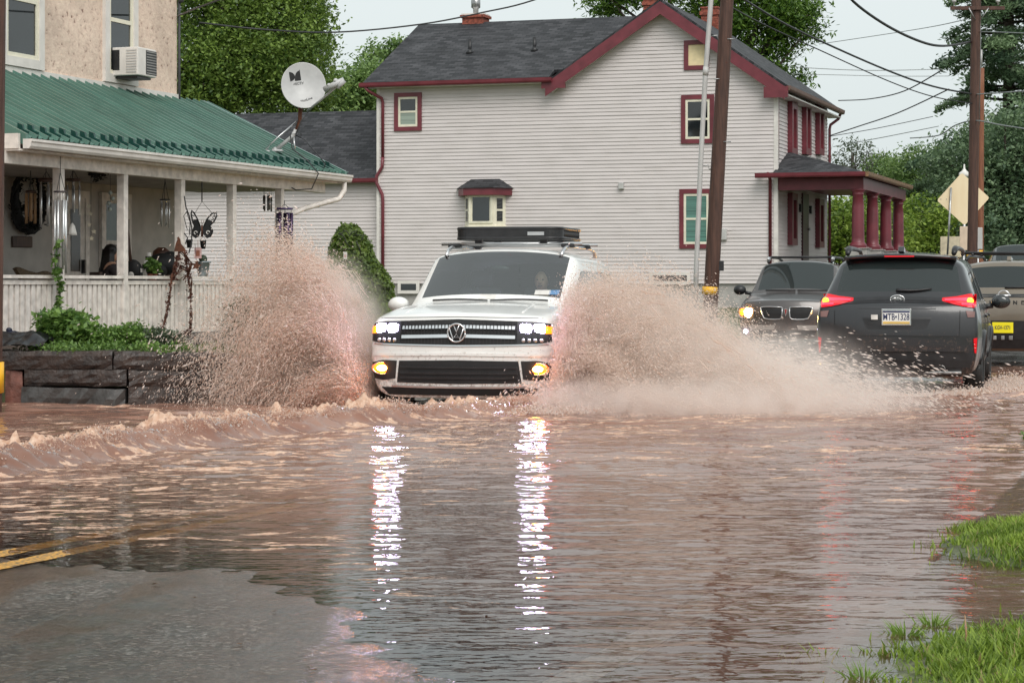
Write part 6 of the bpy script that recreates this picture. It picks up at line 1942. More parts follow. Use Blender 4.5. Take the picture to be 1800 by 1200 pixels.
# ------------------------------------------------------------------ poles, signs and cables
def pole(name, label, px0, py0, px1, py1, d, r0, r1, mat, ztop=None, group='wooden utility poles'):
    a = at(px0, py0, d); b = at(px1, py1, d)
    k = (b-a)/(b.z-a.z)
    base = a+k*(-.3-a.z); topz = ztop or b.z+3
    top = a+k*(topz-a.z)
    root = thing(name, label, 'utility pole', (base.x, base.y, 0), 0, group)
    mb = MB(); n = 14
    mb.tube([base+(top-base)*i/n-Vector((base.x, base.y, 0)) for i in range(n+1)], [r0+(r1-r0)*i/n for i in range(n+1)], 16)
    mb.build('shaft', mat, root)
    def rel(px, py): return at(px, py, d)-Vector((base.x, base.y, 0))
    return root, rel
p1, r1_ = pole('utility_pole', 'thick leaning brown utility pole in front of the grey house with a conduit beside it', 1250, 515, 1278, 0, 43, .152, .122, M['wood_pole'], 10)
a, b = r1_(1248, 518), r1_(1249, 504)
mb = MB(); mb.tube([a, b], .162, 18); mb.build('reflective_band', M['yellow'], p1)
mb = MB(); mb.tube([r1_(1222, 560), r1_(1224, 470), r1_(1231, 300), r1_(1240, 130), r1_(1250, 0), r1_(1256, -110)], .050, 10)
mb.tube([r1_(1240, 133), r1_(1241, 118)], .058, 10); mb.build('conduit', M['conduit'], p1)
for (px, py) in ((1250, 64), (1234, 292)):
    q_ = r1_(px, py); mb = MB(); mb.tube([q_, q_+Vector((.12, 0, .02)), q_+Vector((.14, 0, -.06)), q_+Vector((.30, .0, -.06))], .012, 6); mb.build('bracket', M['metal'], p1)
q_ = r1_(1266, 467); mb = MB(); mb.box(q_, (.13, .16, .20)); mb.tube([q_+Vector((-.05, 0, .06)), q_+Vector((-.16, 0, .06))], .02, 6); mb.build('junction_box', M['black'], p1, bevel=.02)
for (px, py) in ((1282, 70), (1275, 250), (1258, 140)):
    q_ = r1_(px, py); mb = MB(); mb.tube([q_+Vector((-.05, -.12, 0)), q_+Vector((.10, -.10, 0))], .012, 6); mb.build('step_bolt', M['metal'], p1)
p2, r2_ = pole('utility_pole', 'straight reddish utility pole with a crossarm behind the diamond sign', 1709, 455, 1716, 0, 53, .128, .118, M['wood_pole'], 9.6)
mb = MB(); mb.box(r2_(1716, 16)+Vector((0, -.14, 0)), (1.30, .09, .085)); ca = mb.build('crossarm', M['wood_pole'], p2)
for (x0, x1) in ((1700, 1712), (1735, 1722)):
    mb = MB(); mb.tube([r2_(x0, 16)+Vector((0, -.19, 0)), r2_(x1, 36)+Vector((0, -.15, 0))], .015, 6); mb.build('brace', M['metal'], p2)
for px in (1675, 1752):
    q_ = r2_(px, 12)+Vector((0, -.14, .02)); mb = MB(); mb.lathe([(.02, 0), (.02, .06), (.05, .07), (.055, .11), (.03, .15)], 10, q_); mb.build('insulator', M['conduit'], p2)
mb = MB(); mb.tube([r2_(1723, 88)+Vector((.01, -.02, 0)), r2_(1723, 116)+Vector((.01, -.02, 0))], .04, 10); mb.build('fuse_holder', M['conduit'], p2)
mb = MB(); mb.tube([r2_(1722, 20)+Vector((0, -.05, 0)), r2_(1723, 70)+Vector((0, -.05, 0)), r2_(1719, 220)+Vector((0.02, -.06, 0))], .012, 6); mb.build('ground_wire', M['cable_light'], p2)
mb = MB(); mb.tube([r2_(1709, 454), r2_(1709, 447)], .134, 16); mb.build('reflective_band', M['yellow'], p2)
p3, r3_ = pole('utility_pole', 'short orange brown utility pole standing just behind the crossarm pole', 1723, 440, 1724, 195, 66, .11, .10, M['wood_orange'], at(1724, 120, 66).z)
mb = MB(); mb.tube([r3_(1722, 446), r3_(1722, 440)], .118, 14); mb.build('reflective_band', M['yellow'], p3)
p4, r4_ = pole('utility_pole', 'dark pole cut off by the left edge of the picture with a yellow band', -21, 640, -13, 0, 21.5, .14, .125, M['wood_pole'], 6)
mb = MB(); mb.tube([r4_(-20, 690), r4_(-20, 636)], .150, 16); mb.build('reflective_band', M['yellow'], p4)
# diamond sign seen from behind
sg = thing('diamond_sign', 'bare tan back of a diamond road sign on a thin post', 'road sign', (at(1668, 440, 56).x, 56, gz(11.2, 56)))
b0 = Vector(sg.location)
def rd(px, py, dd=0): return at(px, py, 56+dd)-b0
cx_, cz_ = rd(1693, 350).x, rd(1693, 350).z
def rounded_diamond(h, r=.06, n=5):
    pts = []
    for k in range(4):
        a0 = PI/2*k
        ca, sa = math.cos(a0), math.sin(a0)
        for j in range(n+1):
            th = a0-PI/4+PI/2*j/n
            c0 = (h-r*1.414)
            pts.append((c0*ca+r*math.cos(th), c0*sa+r*math.sin(th)))
    return pts
rot = R_(3)
mb = MB(); mb.prism([(cx_+x*math.cos(rot)-z*math.sin(rot), cz_+x*math.sin(rot)+z*math.cos(rot)) for x, z in rounded_diamond(.675)], -.012, .012, 'y'); pn = mb.build('panel', M['sign_back'], sg, fix=True)
mb = MB(); mb.tube([rd(1665, 455, -.05), rd(1672, 330, -.05)], .025, 8); mb.build('post', M['metal'], sg)
for (px, py) in ((1654, 350), (1664, 350)):
    q_ = rd(px, py, -.02); mb = MB(); mb.sphere(q_, .012, 8, 6); mb.build('bolt', M['metal'], sg)
for (nm, lab, px0, px1, py0, py1, d, mt) in (('back_plate', 'pale upright back of a small road sign under the diamond sign', 1687, 1702, 398, 440, 55, 'sign_back2'), ('grey_plate', 'grey upright plate right of the crossarm pole foot', 1712, 1727, 400, 438, 57, 'conduit'), ):
    a, b = at(px0, py1, d), at(px1, py0, d)
    root = thing('small_sign', lab, 'sign', (a.x, d, gz(a.x, d)))
    o_ = Vector(root.location); mb = MB(); mb.box(((b.x-a.x)/2, 0, (a.z+b.z)/2-o_.z), (abs(b.x-a.x), .03, b.z-a.z)); mb.build('panel', M[mt], root, bevel=.01)
    mb = MB(); mb.tube([((b.x-a.x)/2, .04, -.2), ((b.x-a.x)/2, .04, (a.z+b.z)/2-o_.z)], .03, 8); mb.build('post', M['metal'], root)
a, b = at(1653, 450, 70), at(1690, 415, 70)
root = thing('notice_board', 'low cream board behind the sign post beside a twiggy shrub', 'board', (a.x, 70, gz(a.x, 70)))
o_ = Vector(root.location)
mb = MB(); mb.box(((b.x-a.x)/2, 0, b.z-.34-o_.z), (b.x-a.x, .06, .66)); mb.build('panel', pbr('cream board', (.62, .54, .38), .6, var=.12, scale=8), root)
for f_ in (.1, .9): mb = MB(); mb.tube([((b.x-a.x)*f_, .06, -.2), ((b.x-a.x)*f_, .06, b.z-o_.z-.1)], .04, 8); mb.build('post', M['wood_dark'], root)
lp = thing('lamp_post', 'white capped lamp peeping over the top of the diamond sign', 'lamp', (at(1695, 300, 62).x, 62, gz(12.8, 62)))
o_ = Vector(lp.location); q_ = at(1695, 306, 62)-o_
mb = MB(); mb.tube([(0, 0, -.2), (0, 0, q_.z-.05)], .04, 8); mb.build('post', M['metal'], lp)
mb = MB(); mb.lathe([(.16, -.08), (.15, .03), (.06, .10), (.03, .16), (.02, .28)], 14, (q_.x, 0, q_.z)); mb.build('cap', M['tag_card'], lp)
def cable(label, pts, r, mat, group='overhead cables'):
    P3 = [at(*p) for p in pts]
    # smooth curve through the points
    out = []
    n = len(P3)
    for i in range(n-1):
        p0, p1_, p2_, p3_ = P3[max(i-1, 0)], P3[i], P3[i+1], P3[min(i+2, n-1)]
        for k in range(6):
            t = k/6
            out.append(.5*((2*p1_)+(p2_-p0)*t+(2*p0-5*p1_+4*p2_-p3_)*t*t+(3*p1_-p0-3*p2_+p3_)*t**3))
    out.append(P3[-1])
    mb = MB(); mb.tube(out, r, 6)
    o = mb.build('overhead_cable', mat, None)
    return tag(o, label, 'cable', group)
B_, Lc = M['cable'], M['cable_light']
cable('cable sagging from the maple past the small chimney and up to the top edge', [(350, 40, 40), (460, 52, 40), (590, 57, 41), (740, 43, 42), (850, 22, 43), (940, 0, 43), (1100, -60, 43)], .017, B_)
cable('short service cable from the stucco house corner up to the top edge', [(309, 30, 34.8), (345, 15, 33), (385, 0, 32), (430, -20, 31)], .014, B_)
cable('thick black cable sagging from the top edge to the crossarm pole', [(1470, -40, 45), (1500, 3, 46), (1560, 46, 48), (1620, 74, 50), (1660, 81, 51), (1706, 74, 53)], .030, B_)
cable('black cable from the leaning pole top down to the middle of the crossarm pole', [(1290, -12, 43), (1370, 37, 45), (1450, 76, 47), (1560, 124, 50), (1640, 152, 52), (1712, 166, 53)], .022, B_)
cable('thinner cable running just below the black one to the crossarm pole', [(1262, 0, 43), (1340, 42, 45), (1440, 88, 47), (1560, 142, 50), (1640, 170, 52), (1716, 183, 53)], .013, B_)
cable('upper service cable from the grey house eave rising to the right', [(1474, 177, 72), (1530, 174, 69), (1590, 160, 65), (1655, 124, 60)], .018, B_)
cable('lower service cable from the grey house corner rising to the right', [(1458, 239, 72), (1510, 222, 69), (1580, 198, 65), (1668, 157, 60)], .018, B_)
cable('thin cable under the lower service cable ending in the pine', [(1458, 240, 72), (1540, 226, 71), (1640, 205, 70)], .012, B_)
cable('faint high line with a splice from the walnut to the crossarm', [(1440, 78, 90), (1560, 60, 80), (1640, 47, 68), (1700, 34, 53)], .013, Lc)
cable('faint level line across the sky over the porch', [(1390, 118, 90), (1520, 124, 90), (1655, 122, 90)], .016, Lc)
cable('second faint level line just under the first', [(1390, 130, 90), (1560, 134, 90), (1668, 134, 90)], .013, Lc)
cable('faint line slanting up behind the bare trees', [(1465, 258, 95), (1560, 240, 90), (1650, 222, 88)], .016, Lc)
cable('pale line leaving the crossarm pole to the right near its top', [(1722, 56, 53), (1760, 57, 50), (1830, 60, 46)], .012, Lc)
cable('pale line leaving the crossarm pole to the right at mid height', [(1716, 166, 53), (1750, 164, 50), (1830, 158, 46)], .016, Lc)
cable('lowest pale line sagging to the right from the crossarm pole', [(1600, 243, 56), (1650, 238, 55), (1680, 220, 54), (1714, 212, 53), (1760, 220, 50), (1830, 231, 46)], .016, Lc)

gl_ = np.random.default_rng(44)
leaf_mesh = None
for i in range(14):
    s_, u_ = gl_.uniform(-2.6, -.4), gl_.uniform(.2, 2.9)
    x, y = RF(s_, u_); z = max(float(zroad(np.array(s_), np.array(u_))), 0.0)+.006
    if leaf_mesh is None:
        mb = MB(); mb.add([(0, -.022, 0), (.011, -.006, .006), (.010, .010, .003), (0, .024, .007), (-.010, .010, .002), (-.012, -.006, .005)], [(0, 1, 2, 3), (0, 3, 4, 5)])
        o = mb.build('wet_leaf', pbr('wet brown leaf', (.09, .045, .02), .25)); leaf_mesh = o.data
    else: o = link(bpy.data.objects.new('wet_leaf', leaf_mesh))
    o.location = (float(x), float(y), z); o.rotation_euler = (0, 0, gl_.uniform(0, 6)); k_ = gl_.uniform(.5, 1.1); o.scale = (k_, k_, k_)
    tag(o, 'small brown wet leaf lying on the wet asphalt near the camera', 'leaf', 'wet leaves on the asphalt')
# ------------------------------------------------------------------ things on and around the porch
def spot(px, py, xl):
    p = LPw(px, py, xl)
    return p, p.y/F            # world point and metres per photo pixel there
def chime(label, px, xl, ytop, ydisc, yt0, yt1, wpx, discmat, tubemat, n=5, rt=.012, disc_h=.02, sail=None, name='wind_chime'):
    p, k = spot(px, ydisc, xl)
    root = thing(name, label, 'wind chime', p, 0, 'wind chimes hanging on the porch')
    R = wpx*k/2
    mb = MB(); mb.lathe([(R*.96, -disc_h/2), (R, 0), (R*.9, disc_h/2)], 18); mb.build('top_disc', discmat, root)
    mb = MB(); zt = (ydisc-ytop)*k
    for a in (0.5, 2.6, 4.7): mb.tube([(R*.7*math.cos(a), R*.7*math.sin(a), 0), (0, 0, zt*.55)], .004, 5)
    mb.tube([(0, 0, zt*.55), (0, 0, zt)], .005, 5); mb.build('cord', M['cable'], root)
    z0, z1 = -(yt0-ydisc)*k, -(yt1-ydisc)*k
    for i in range(n):
        a = 2*PI*i/n+.3; x, y = R*.78*math.cos(a), R*.78*math.sin(a)
        e = z1 + (z0-z1)*.16*((i*2) % n)/n
        mb = MB(); mb.tube([(x, y, z0), (x, y, e)], rt, 8); mb.tube([(x, y, 0), (x, y, z0)], .003, 4); mb.build('tube', tubemat, root)
    if sail:
        zs_ = -(sail-ydisc)*k
        mb = MB(); mb.tube([(0, 0, 0), (0, 0, zs_)], .003, 4); mb.prism([(-.035, zs_-.08), (.035, zs_-.08), (.02, zs_), (-.02, zs_)], -.004, .004, 'y'); mb.build('sail', discmat, root)
    return root
chime('silver tubed wind chime with a brown wooden top left of the first post', 81, -.55, 288, 317, 325, 403, 29, M['wood_dark'], M['tube'], 5, .014, .05)
chime('bamboo wind chime hanging in front of the dark wreath', 54, -.75, 300, 337, 340, 393, 19, M['wood_dark'], M['bamboo'], 4, .020, .03)
chime('long white tubed wind chime hanging down the front of the first post', 106, .14, 275, 337, 352, 480, 24, pbr('grey chime disc', (.07, .055, .06), .5), M['tube'], 6, .016, .02, 470)
chime('silver tubed wind chime just right of the first post', 129, -.45, 285, 316, 326, 378, 27, M['wood_dark'], M['tube'], 4, .013, .03)
chime('small silver wind chime in front of the carved figure', 290, -.25, 290, 351, 356, 400, 19, M['black'], M['tube'], 5, .010, .016)
chime('little lantern shaped wind chime near the last post', 470, -.35, 318, 329, 344, 372, 18, M['black'], pbr('smoky chime tube', (.25, .24, .24), .3, .6), 5, .014, .03)
chime('big purple tubed wind chime in front of the last post', 500, .20, 352, 367, 374, 468, 31, pbr('indigo chime disc', (.05, .03, .10), .4), M['purple'], 5, .030, .03, 440)
# little hanging things
def mobile(label, name, cat, px, xl, y0, items, mat, size, kind):
    p, k = spot(px, y0, xl)
    root = thing(name, label, cat, p)
    mb = MB(); mb.tube([(0, 0, .0), (0, 0, -(items[-1][1]-y0)*k)], .003, 4); mb.build('cord', M['cable'], root)
    for (x, y) in items:
        mb = MB()
        c0 = ((x-px)*k, 0, -(y-y0)*k)
        if kind == 'star':
            pts = [(c0[0]+(size if i % 2 == 0 else size*.42)*math.sin(PI*i/5), c0[2]+(size if i % 2 == 0 else size*.42)*math.cos(PI*i/5)) for i in range(10)]
            mb.prism(pts, -.008, .008, 'y'); mb.build('star', mat, root, fix=True)
        else:
            mb.sphere(c0, (size, size, size*1.1), 10, 8); mb.build('glass_ball', mat, root)
mobile('string of pale stars hanging on the porch by the white door', 'star_mobile', 'mobile', 160, -.5, 300, [(156, 362), (159, 376), (157, 395), (165, 407), (161, 419)], pbr('pale star', (.62, .55, .42), .5), .038, 'star')
mobile('string of pale glass balls in front of the green shaded window', 'ball_mobile', 'mobile', 194, -.5, 300, [(194, 339), (198, 349), (191, 357), (193, 368)], pbr('pale glass ball', (.42, .46, .42), .15), .028, 'ball')
p, k = spot(127, 400, -.4)
root = thing('glass_bell', 'white triangular glass bell hanging right of the first post', 'bell', p)
mb = MB(); mb.lathe([(.062, -.10), (.058, -.07), (.035, .02), (.012, .055), (.004, .06)], 14); mb.build('bell', M['tag_card'], root)
mb = MB(); mb.tube([(0, 0, .05), (0, 0, .75)], .003, 4); mb.build('cord', M['cable'], root)
p, k = spot(168, 296, -.35)
root = thing('hanging_basket', 'dark hanging basket of trailing dry plants under the porch ceiling', 'plant', p)
v, f, t = leaf_cloud([(0, 0, 0, .11, .11, .10), (.02, 0, -.08, .09, .09, .08)], 500, .06, 77, cl=.03, per=6, sub=3)
np_mesh('leaves', v, f, leafmat('dusky leaf', (.02, .02, .015), (.07, .06, .045)), root, False, {'tint': ('POINT', t)})
mb = MB(); mb.lathe([(.05, -.12), (.10, -.03), (.11, 0)], 12); mb.build('basket', M['black'], root)
mb = MB(); mb.tube([(0, 0, 0), (0, 0, .18)], .005, 5); mb.build('chain', M['black'], root)
# wreath, plaque, settee on and against the porch wall
p, k = spot(47, 350, WX0+.08)
root = thing('wreath', 'large dark twig wreath on the porch wall', 'wreath', p, -LA)
g = np.random.default_rng(6)
mb = MB()
for j in range(16):
    pts = []
    ph = g.uniform(0, 2*PI)
    for a in np.linspace(0, 2*PI, 30):
        rr = 1+.10*math.sin(3*a+ph)+g.uniform(-.03, .03)
        pts.append((.05*math.cos(5*a+ph)+.03, .34*rr*math.cos(a), .43*rr*math.sin(a)))
    mb.tube(pts, .022, 5)
mb.build('twigs', M['matte_black'], root)
v, f, t = leaf_cloud([(.06, .30*math.cos(a), .40*math.sin(a), .07, .10, .10) for a in np.linspace(0, 2*PI, 12)], 900, .06, 78, cl=.04, per=6, sub=2)
np_mesh('leaves', v, f, leafmat('black green leaf', (.008, .010, .008), (.03, .035, .028)), root, False, {'tint': ('POINT', t)})
p, k = spot(39, 425, WX0+.02)
root = thing('wall_plaque', 'brown wooden plaque on the porch wall under the wreath', 'plaque', p, -LA)
mb = MB(); mb.box((0, 0, 0), (.025, .50, .155)); mb.build('plate', M['wood_dark'], root, bevel=.01)
p, k = spot(72, 478, -1.7)
root = thing('wicker_settee', 'brown wicker settee with a curled back on the porch', 'settee', (p.x, p.y, .575), -LA)
mb = MB()
pts = [(-.55, .28), (.55, .28), (.60, .80), (.50, .86), (.30, .83), (.1, .87), (-.1, .84), (-.35, .87), (-.58, .92), (-.66, .90), (-.52, .78)]
mb.prism(pts, -.03, .03, 'x', Matrix.Identity(4)); mb.build('backrest', M['wicker'], root, fix=True)
mb = MB(); mb.box((.25, 0, .40), (.52, 1.1, .12)); mb.build('seat', M['wicker'], root, bevel=.02)
for (x, y) in ((.0, -.5), (.0, .5), (.46, -.5), (.46, .5)):
    mb = MB(); mb.tube([(x, y, 0), (x, y, .35)], .025, 8); mb.build('leg', M['wicker'], root)
# a person sitting behind the second post
pp, k = spot(196, 440, -.85)
per = thing('person', 'person with long dark hair in dark patterned clothes sitting on the porch behind a post', 'person', (pp.x, pp.y, .575), R_(118))
def skin_body(name, joints, edges, mat, parent, sub=2):
    me = bpy.data.meshes.new(name); me.from_pydata([j[:3] for j in joints], edges, [])
    o = bpy.data.objects.new(name, me); COL.objects.link(o)
    o.modifiers.new('skin', 'SKIN')
    sv = me.skin_vertices[0].data
    for i, j in enumerate(joints):
        r = j[3]; sv[i].radius = (r if len(j) < 5 else j[4], r); sv[i].use_root = (i == 0)
    s = o.modifiers.new('sub', 'SUBSURF'); s.levels = sub; s.render_levels = sub
    m2 = resolve(o); bpy.data.objects.remove(o)
    m2.name = name; m2.materials.clear(); m2.materials.append(mat)
    for f in m2.polygons: f.use_smooth = True
    return link(bpy.data.objects.new(name, m2), parent)
# facing -y in the local frame, seated with the seat at 0.42
J = [(0, 0, .46, .15), (0, .02, .62, .14), (0, .03, .80, .15), (0, .03, .93, .12), (0, .02, 1.0, .055), (0, -.01, 1.09, .07),
     (.09, -.02, .46, .10), (.12, -.42, .48, .075), (.12, -.44, .06, .05), (.12, -.56, .035, .035),
     (-.09, -.02, .46, .10), (-.12, -.42, .48, .075), (-.12, -.44, .06, .05), (-.12, -.56, .035, .035),
     (.19, .03, .92, .055), (.25, -.04, .70, .042), (.12, -.26, .60, .032), (.10, -.32, .59, .028),
     (-.19, .03, .92, .055), (-.25, -.04, .70, .042), (-.10, -.27, .58, .032), (-.06, -.33, .57, .028)]
E_ = [(0, 1), (1, 2), (2, 3), (3, 4), (4, 5), (0, 6), (6, 7), (7, 8), (8, 9), (0, 10), (10, 11), (11, 12), (12, 13), (3, 14), (14, 15), (15, 16), (16, 17), (3, 18), (18, 19), (19, 20), (20, 21)]
skin_body('body', J, E_, M['skin'], per)
J2 = [(x, y, z, r+.018) for (x, y, z, r) in (J[0], J[1], J[2], J[3], J[6], J[7], J[8], J[10], J[11], J[12], J[14], J[15], J[16], J[18], J[19], J[20])]
E2 = [(0, 1), (1, 2), (2, 3), (0, 4), (4, 5), (5, 6), (0, 7), (7, 8), (8, 9), (3, 10), (10, 11), (11, 12), (3, 13), (13, 14), (14, 15)]
skin_body('clothes', J2, E2, M['dark_cloth'], per)
mb = MB(); mb.sphere((0, -.015, 1.11), (.078, .094, .115), 18, 14); mb.tube([(0, -.105, 1.12), (0, -.122, 1.09), (0, -.10, 1.082)], [.010, .015, .012], 8); hd = mb.build('head', M['skin'], per)
mb = MB()
for sx in (-.03, .03): mb.sphere((sx, -.100, 1.125), (.012, .007, .008), 8, 6)
mb.tube([(-.025, -.100, 1.055), (0, -.106, 1.052), (.025, -.100, 1.055)], .006, 6); mb.build('face', M['matte_black'], hd)
mb = MB(); g_ = random.Random(4)
mb.sphere((0, .012, 1.135), (.092, .100, .108), 18, 12)
for i in range(46):
    a = PI*(-.05)+PI*1.1*i/45
    x0, y0 = .082*math.cos(a), .02+.085*math.sin(a)
    mb.tube([(x0*.9, y0, 1.17), (x0*1.12, y0*1.1, 1.06), (x0*1.35, y0*1.25+.01, .90), (x0*1.3+g_.uniform(-.02, .02), y0*1.3+.02, .72)], [.022, .024, .022, .008], 5)
mb.build('hair', M['hair'], per)
ch_ = thing('porch_chair', 'dark wooden chair under the person on the porch', 'chair', (pp.x, pp.y, .575), R_(118))
mb = MB(); mb.box((0, -.05, .29), (.48, .50, .05)); mb.build('seat', M['wood_dark'], ch_)
mb = MB(); mb.box((0, .22, .58), (.46, .04, .55)); mb.build('backrest', M['wood_dark'], ch_)
for (x, y) in ((-.2, -.26), (.2, -.26), (-.2, .2), (.2, .2)):
    mb = MB(); mb.tube([(x, y, 0), (x, y, .27)], .022, 8); mb.build('leg', M['wood_dark'], ch_)
gp_, k = spot(234, 468, -.6)
gt = thing('guitar', 'dark round bodied guitar leaning just right of the second post', 'guitar', gp_, -LA)
mb = MB(); mb.lathe([(.02, -.05), (.13, -.05), (.145, 0), (.13, .05), (.02, .05)], 20, M=Matrix.Translation((0, 0, -.05)) @ Matrix.Rotation(PI/2, 4, 'X') @ Matrix.Scale(.9, 4, (1, 0, 0)))
mb.lathe([(.02, -.05), (.17, -.05), (.185, 0), (.17, .05), (.02, .05)], 20, M=Matrix.Translation((.02, 0, -.27)) @ Matrix.Rotation(PI/2, 4, 'X')); mb.build('body', M['matte_black'], gt)
mb = MB(); mb.tube([(-.02, -.03, .05), (-.10, .02, .52)], .022, 8); mb.box((-.115, .03, .58), (.06, .03, .14)); mb.build('neck', M['wood_dark'], gt)
mb = MB(); mb.lathe([(.045, 0), (.045, .006), (.02, .007)], 16, M=Matrix.Translation((0, -.055, -.12)) @ Matrix.Rotation(PI/2, 4, 'X')); mb.build('sound_hole_ring', M['tag_card'], gt)
# carved wooden figure, striped chair, potted plant
cp, k = spot(284, 478, -1.0)
fg_ = thing('carved_figure', 'carved brown wooden figure with a round head standing behind the third post', 'statue', (cp.x, cp.y, .575), -LA)
mb = MB()
mb.lathe([(.20, 0), (.19, .35), (.16, .55), (.20, .72), (.16, .84), (.075, .90), (.07, .93), (.115, 1.00), (.13, 1.08), (.11, 1.17), (.05, 1.22)], 18, M=Matrix.Scale(1.3, 4, (0, 1, 0))); mb.build('figure', pbr('carved brown wood', (.13, .05, .03), .5, var=.35, scale=9), fg_)
mb = MB(); mb.tube([(.02, -.22, .80), (.18, -.26, .62), (.26, -.05, .58)], [.06, .055, .045], 8); mb.tube([(.02, .22, .80), (.18, .26, .62), (.26, .05, .58)], [.06, .055, .045], 8); mb.build('arms', M['wood_dark'], fg_)
bp, k = spot(285, 455, -.55)
bl = thing('black_cushion', 'heap of black fabric on the porch in front of the carved figure', 'cushion', (bp.x, bp.y, bp.z-.1), -LA)
mb = MB(); mb.sphere((0, 0, .02), (.22, .20, .16), 16, 10); mb.sphere((.05, .16, .09), (.15, .16, .12), 14, 8); mb.sphere((.0, -.15, -.06), (.15, .15, .12), 14, 8); mb.build('cloth', M['matte_black'], bl)
for k2 in range(1):
    sp_, k = spot(254, 470, -.45)
    sc_ = thing('striped_board', 'narrow black and white striped board leaning on the porch rail', 'board', (sp_.x, sp_.y, 1.36), -LA)
    for i in range(6):
        mb = MB(); z = .04+i*.055; mb.box((0, -.10+.045*i+.0, z), (.02, .075, .055)); mb.build('stripe', M['tag_card'] if i % 2 else M['matte_black'], sc_)
pp2, k = spot(268, 470, -.30)
pt_ = plant('potted_plant', 'yellow green potted plant on the porch rail by the striped board', [(pp2.x, pp2.y, pp2.z+.02, .10, .10, .10)], 260, .08, M['leaf_garden'], 81, cl=.03, per=5)
mb = MB(); mb.lathe([(.05, -.18), (.07, -.03), (.075, -.02)], 12); mb.build('pot', M['terracotta'], pt_)
# butterfly ornament with its little buckets
bpos, k = spot(355, 402, .02)
bf = thing('butterfly_ornament', 'black metal butterfly with curled cut out wings hanging between two posts', 'garden ornament', bpos)
def bpx(pts): return [((px-355)*k, (402-py)*k) for px, py in pts]
wl = bpx([(352, 398), (347, 385), (341, 374), (337, 370), (336, 376), (338, 388), (342, 398), (338, 406), (339, 414), (344, 418), (349, 414), (352, 405)])
wr = bpx([(358, 398), (364, 385), (372, 376), (381, 373), (381, 380), (376, 390), (369, 397), (374, 406), (371, 415), (364, 418), (359, 412), (357, 404)])
for w_ in (wl, wr):
    # an outlined wing: rim plus a filled lower lobe and a filled root
    mb = MB(); mb.tube([(x, 0, z) for x, z in w_+[w_[0]]], .011, 6); wi = mb.build('wing', M['matte_black'], bf)
    mb = MB()
    cx0 = sum(x for x, _ in w_)/len(w_); cz0 = sum(z for _, z in w_)/len(w_)
    lower = w_[6:]+[w_[0]]
    mb.prism(lower, -.004, .004, 'y'); mb.prism([w_[0], w_[1], ((w_[1][0]+w_[5][0])/2, (w_[1][1]+w_[5][1])/2), w_[5], w_[6]], -.004, .004, 'y'); mb.build('web', M['matte_black'], wi, fix=True)
    mb = MB()
    for t_ in (.35, .6, .8):
        x = w_[6][0]*(1-t_)+w_[3][0]*t_; z = w_[6][1]*(1-t_)+w_[3][1]*t_
        mb.tube([(x+.018*math.cos(a), 0, z+.018*math.sin(a)) for a in np.linspace(0, 1.6*PI, 10)], .005, 5)
    mb.build('scrolls', M['matte_black'], wi)
    mb = MB()
    lx, lz = sum(x for x, _ in w_[6:])/6, sum(z for _, z in w_[6:])/6
    mb.tube([(lx+.022*math.cos(a), -.006, lz+.022*math.sin(a)) for a in np.linspace(0, 1.5*PI, 10)], .008, 5); mb.build('eye_spot', M['tag_card'], wi)
mb = MB(); mb.tube([(0, 0, .05), (0, 0, -.12)], [.012, .016], 8); mb.tube([(0, 0, .05), (.03, 0, .12)], .003, 4); mb.tube([(0, 0, .05), (-.01, 0, .12)], .003, 4); mb.build('body', M['rust'], bf)
mb = MB(); mb.tube([(-.12, 0, .18), (0, 0, .38), (.14, 0, .22)], .004, 5); mb.tube([(0, 0, .38), (0, 0, .86)], .009, 6); mb.build('hanger', M['black'], bf)
for (px, py, s_, lab) in ((357, 430, 1.0, 'small dark bucket hanging under the butterfly'), (333, 428, .95, 'small dark bucket hanging left of the butterfly')):
    q_, k = spot(px, py, .04)
    rt_ = thing('little_bucket', lab, 'bucket', q_)
    mb = MB(); mb.lathe([(.032, -.06), (.045, .05), (.048, .055)], 12); mb.build('pail', M['matte_black'], rt_)
    mb = MB(); mb.tube([(-.045, 0, .05), (0, 0, .12), (.045, 0, .05)], .003, 5); mb.tube([(0, 0, .12), (0, 0, .22)], .003, 4); mb.build('handle', M['black'], rt_)
q_, k = spot(348, 445, .03)
rt_ = thing('pink_card', 'pale pink card hanging under the left wing of the butterfly', 'card', q_)
mb = MB(); mb.box((0, 0, 0), (.10, .012, .15)); mb.build('card', M['pink'], rt_, bevel=.004)
mb = MB(); mb.box((0, -.008, 0), (.05, .004, .08)); mb.tube([(0, 0, .07), (0, 0, .18)], .003, 4); mb.build('print', M['terracotta'], rt_)
q_, k = spot(357, 487, .0)
rt_ = thing('zinc_planter', 'pale zinc planter standing on the porch rail under the butterfly', 'planter', (q_.x, q_.y, 1.376))
mb = MB(); mb.lathe([(.07, 0), (.075, .04), (.095, .18), (.115, .19), (.115, .21)], 18); mb.build('pot', M['tin'], rt_)
mb = MB(); mb.sphere((0, 0, .24), (.06, .06, .06), 10, 8); mb.build('plant_ball', M['leaf_grey'], rt_)
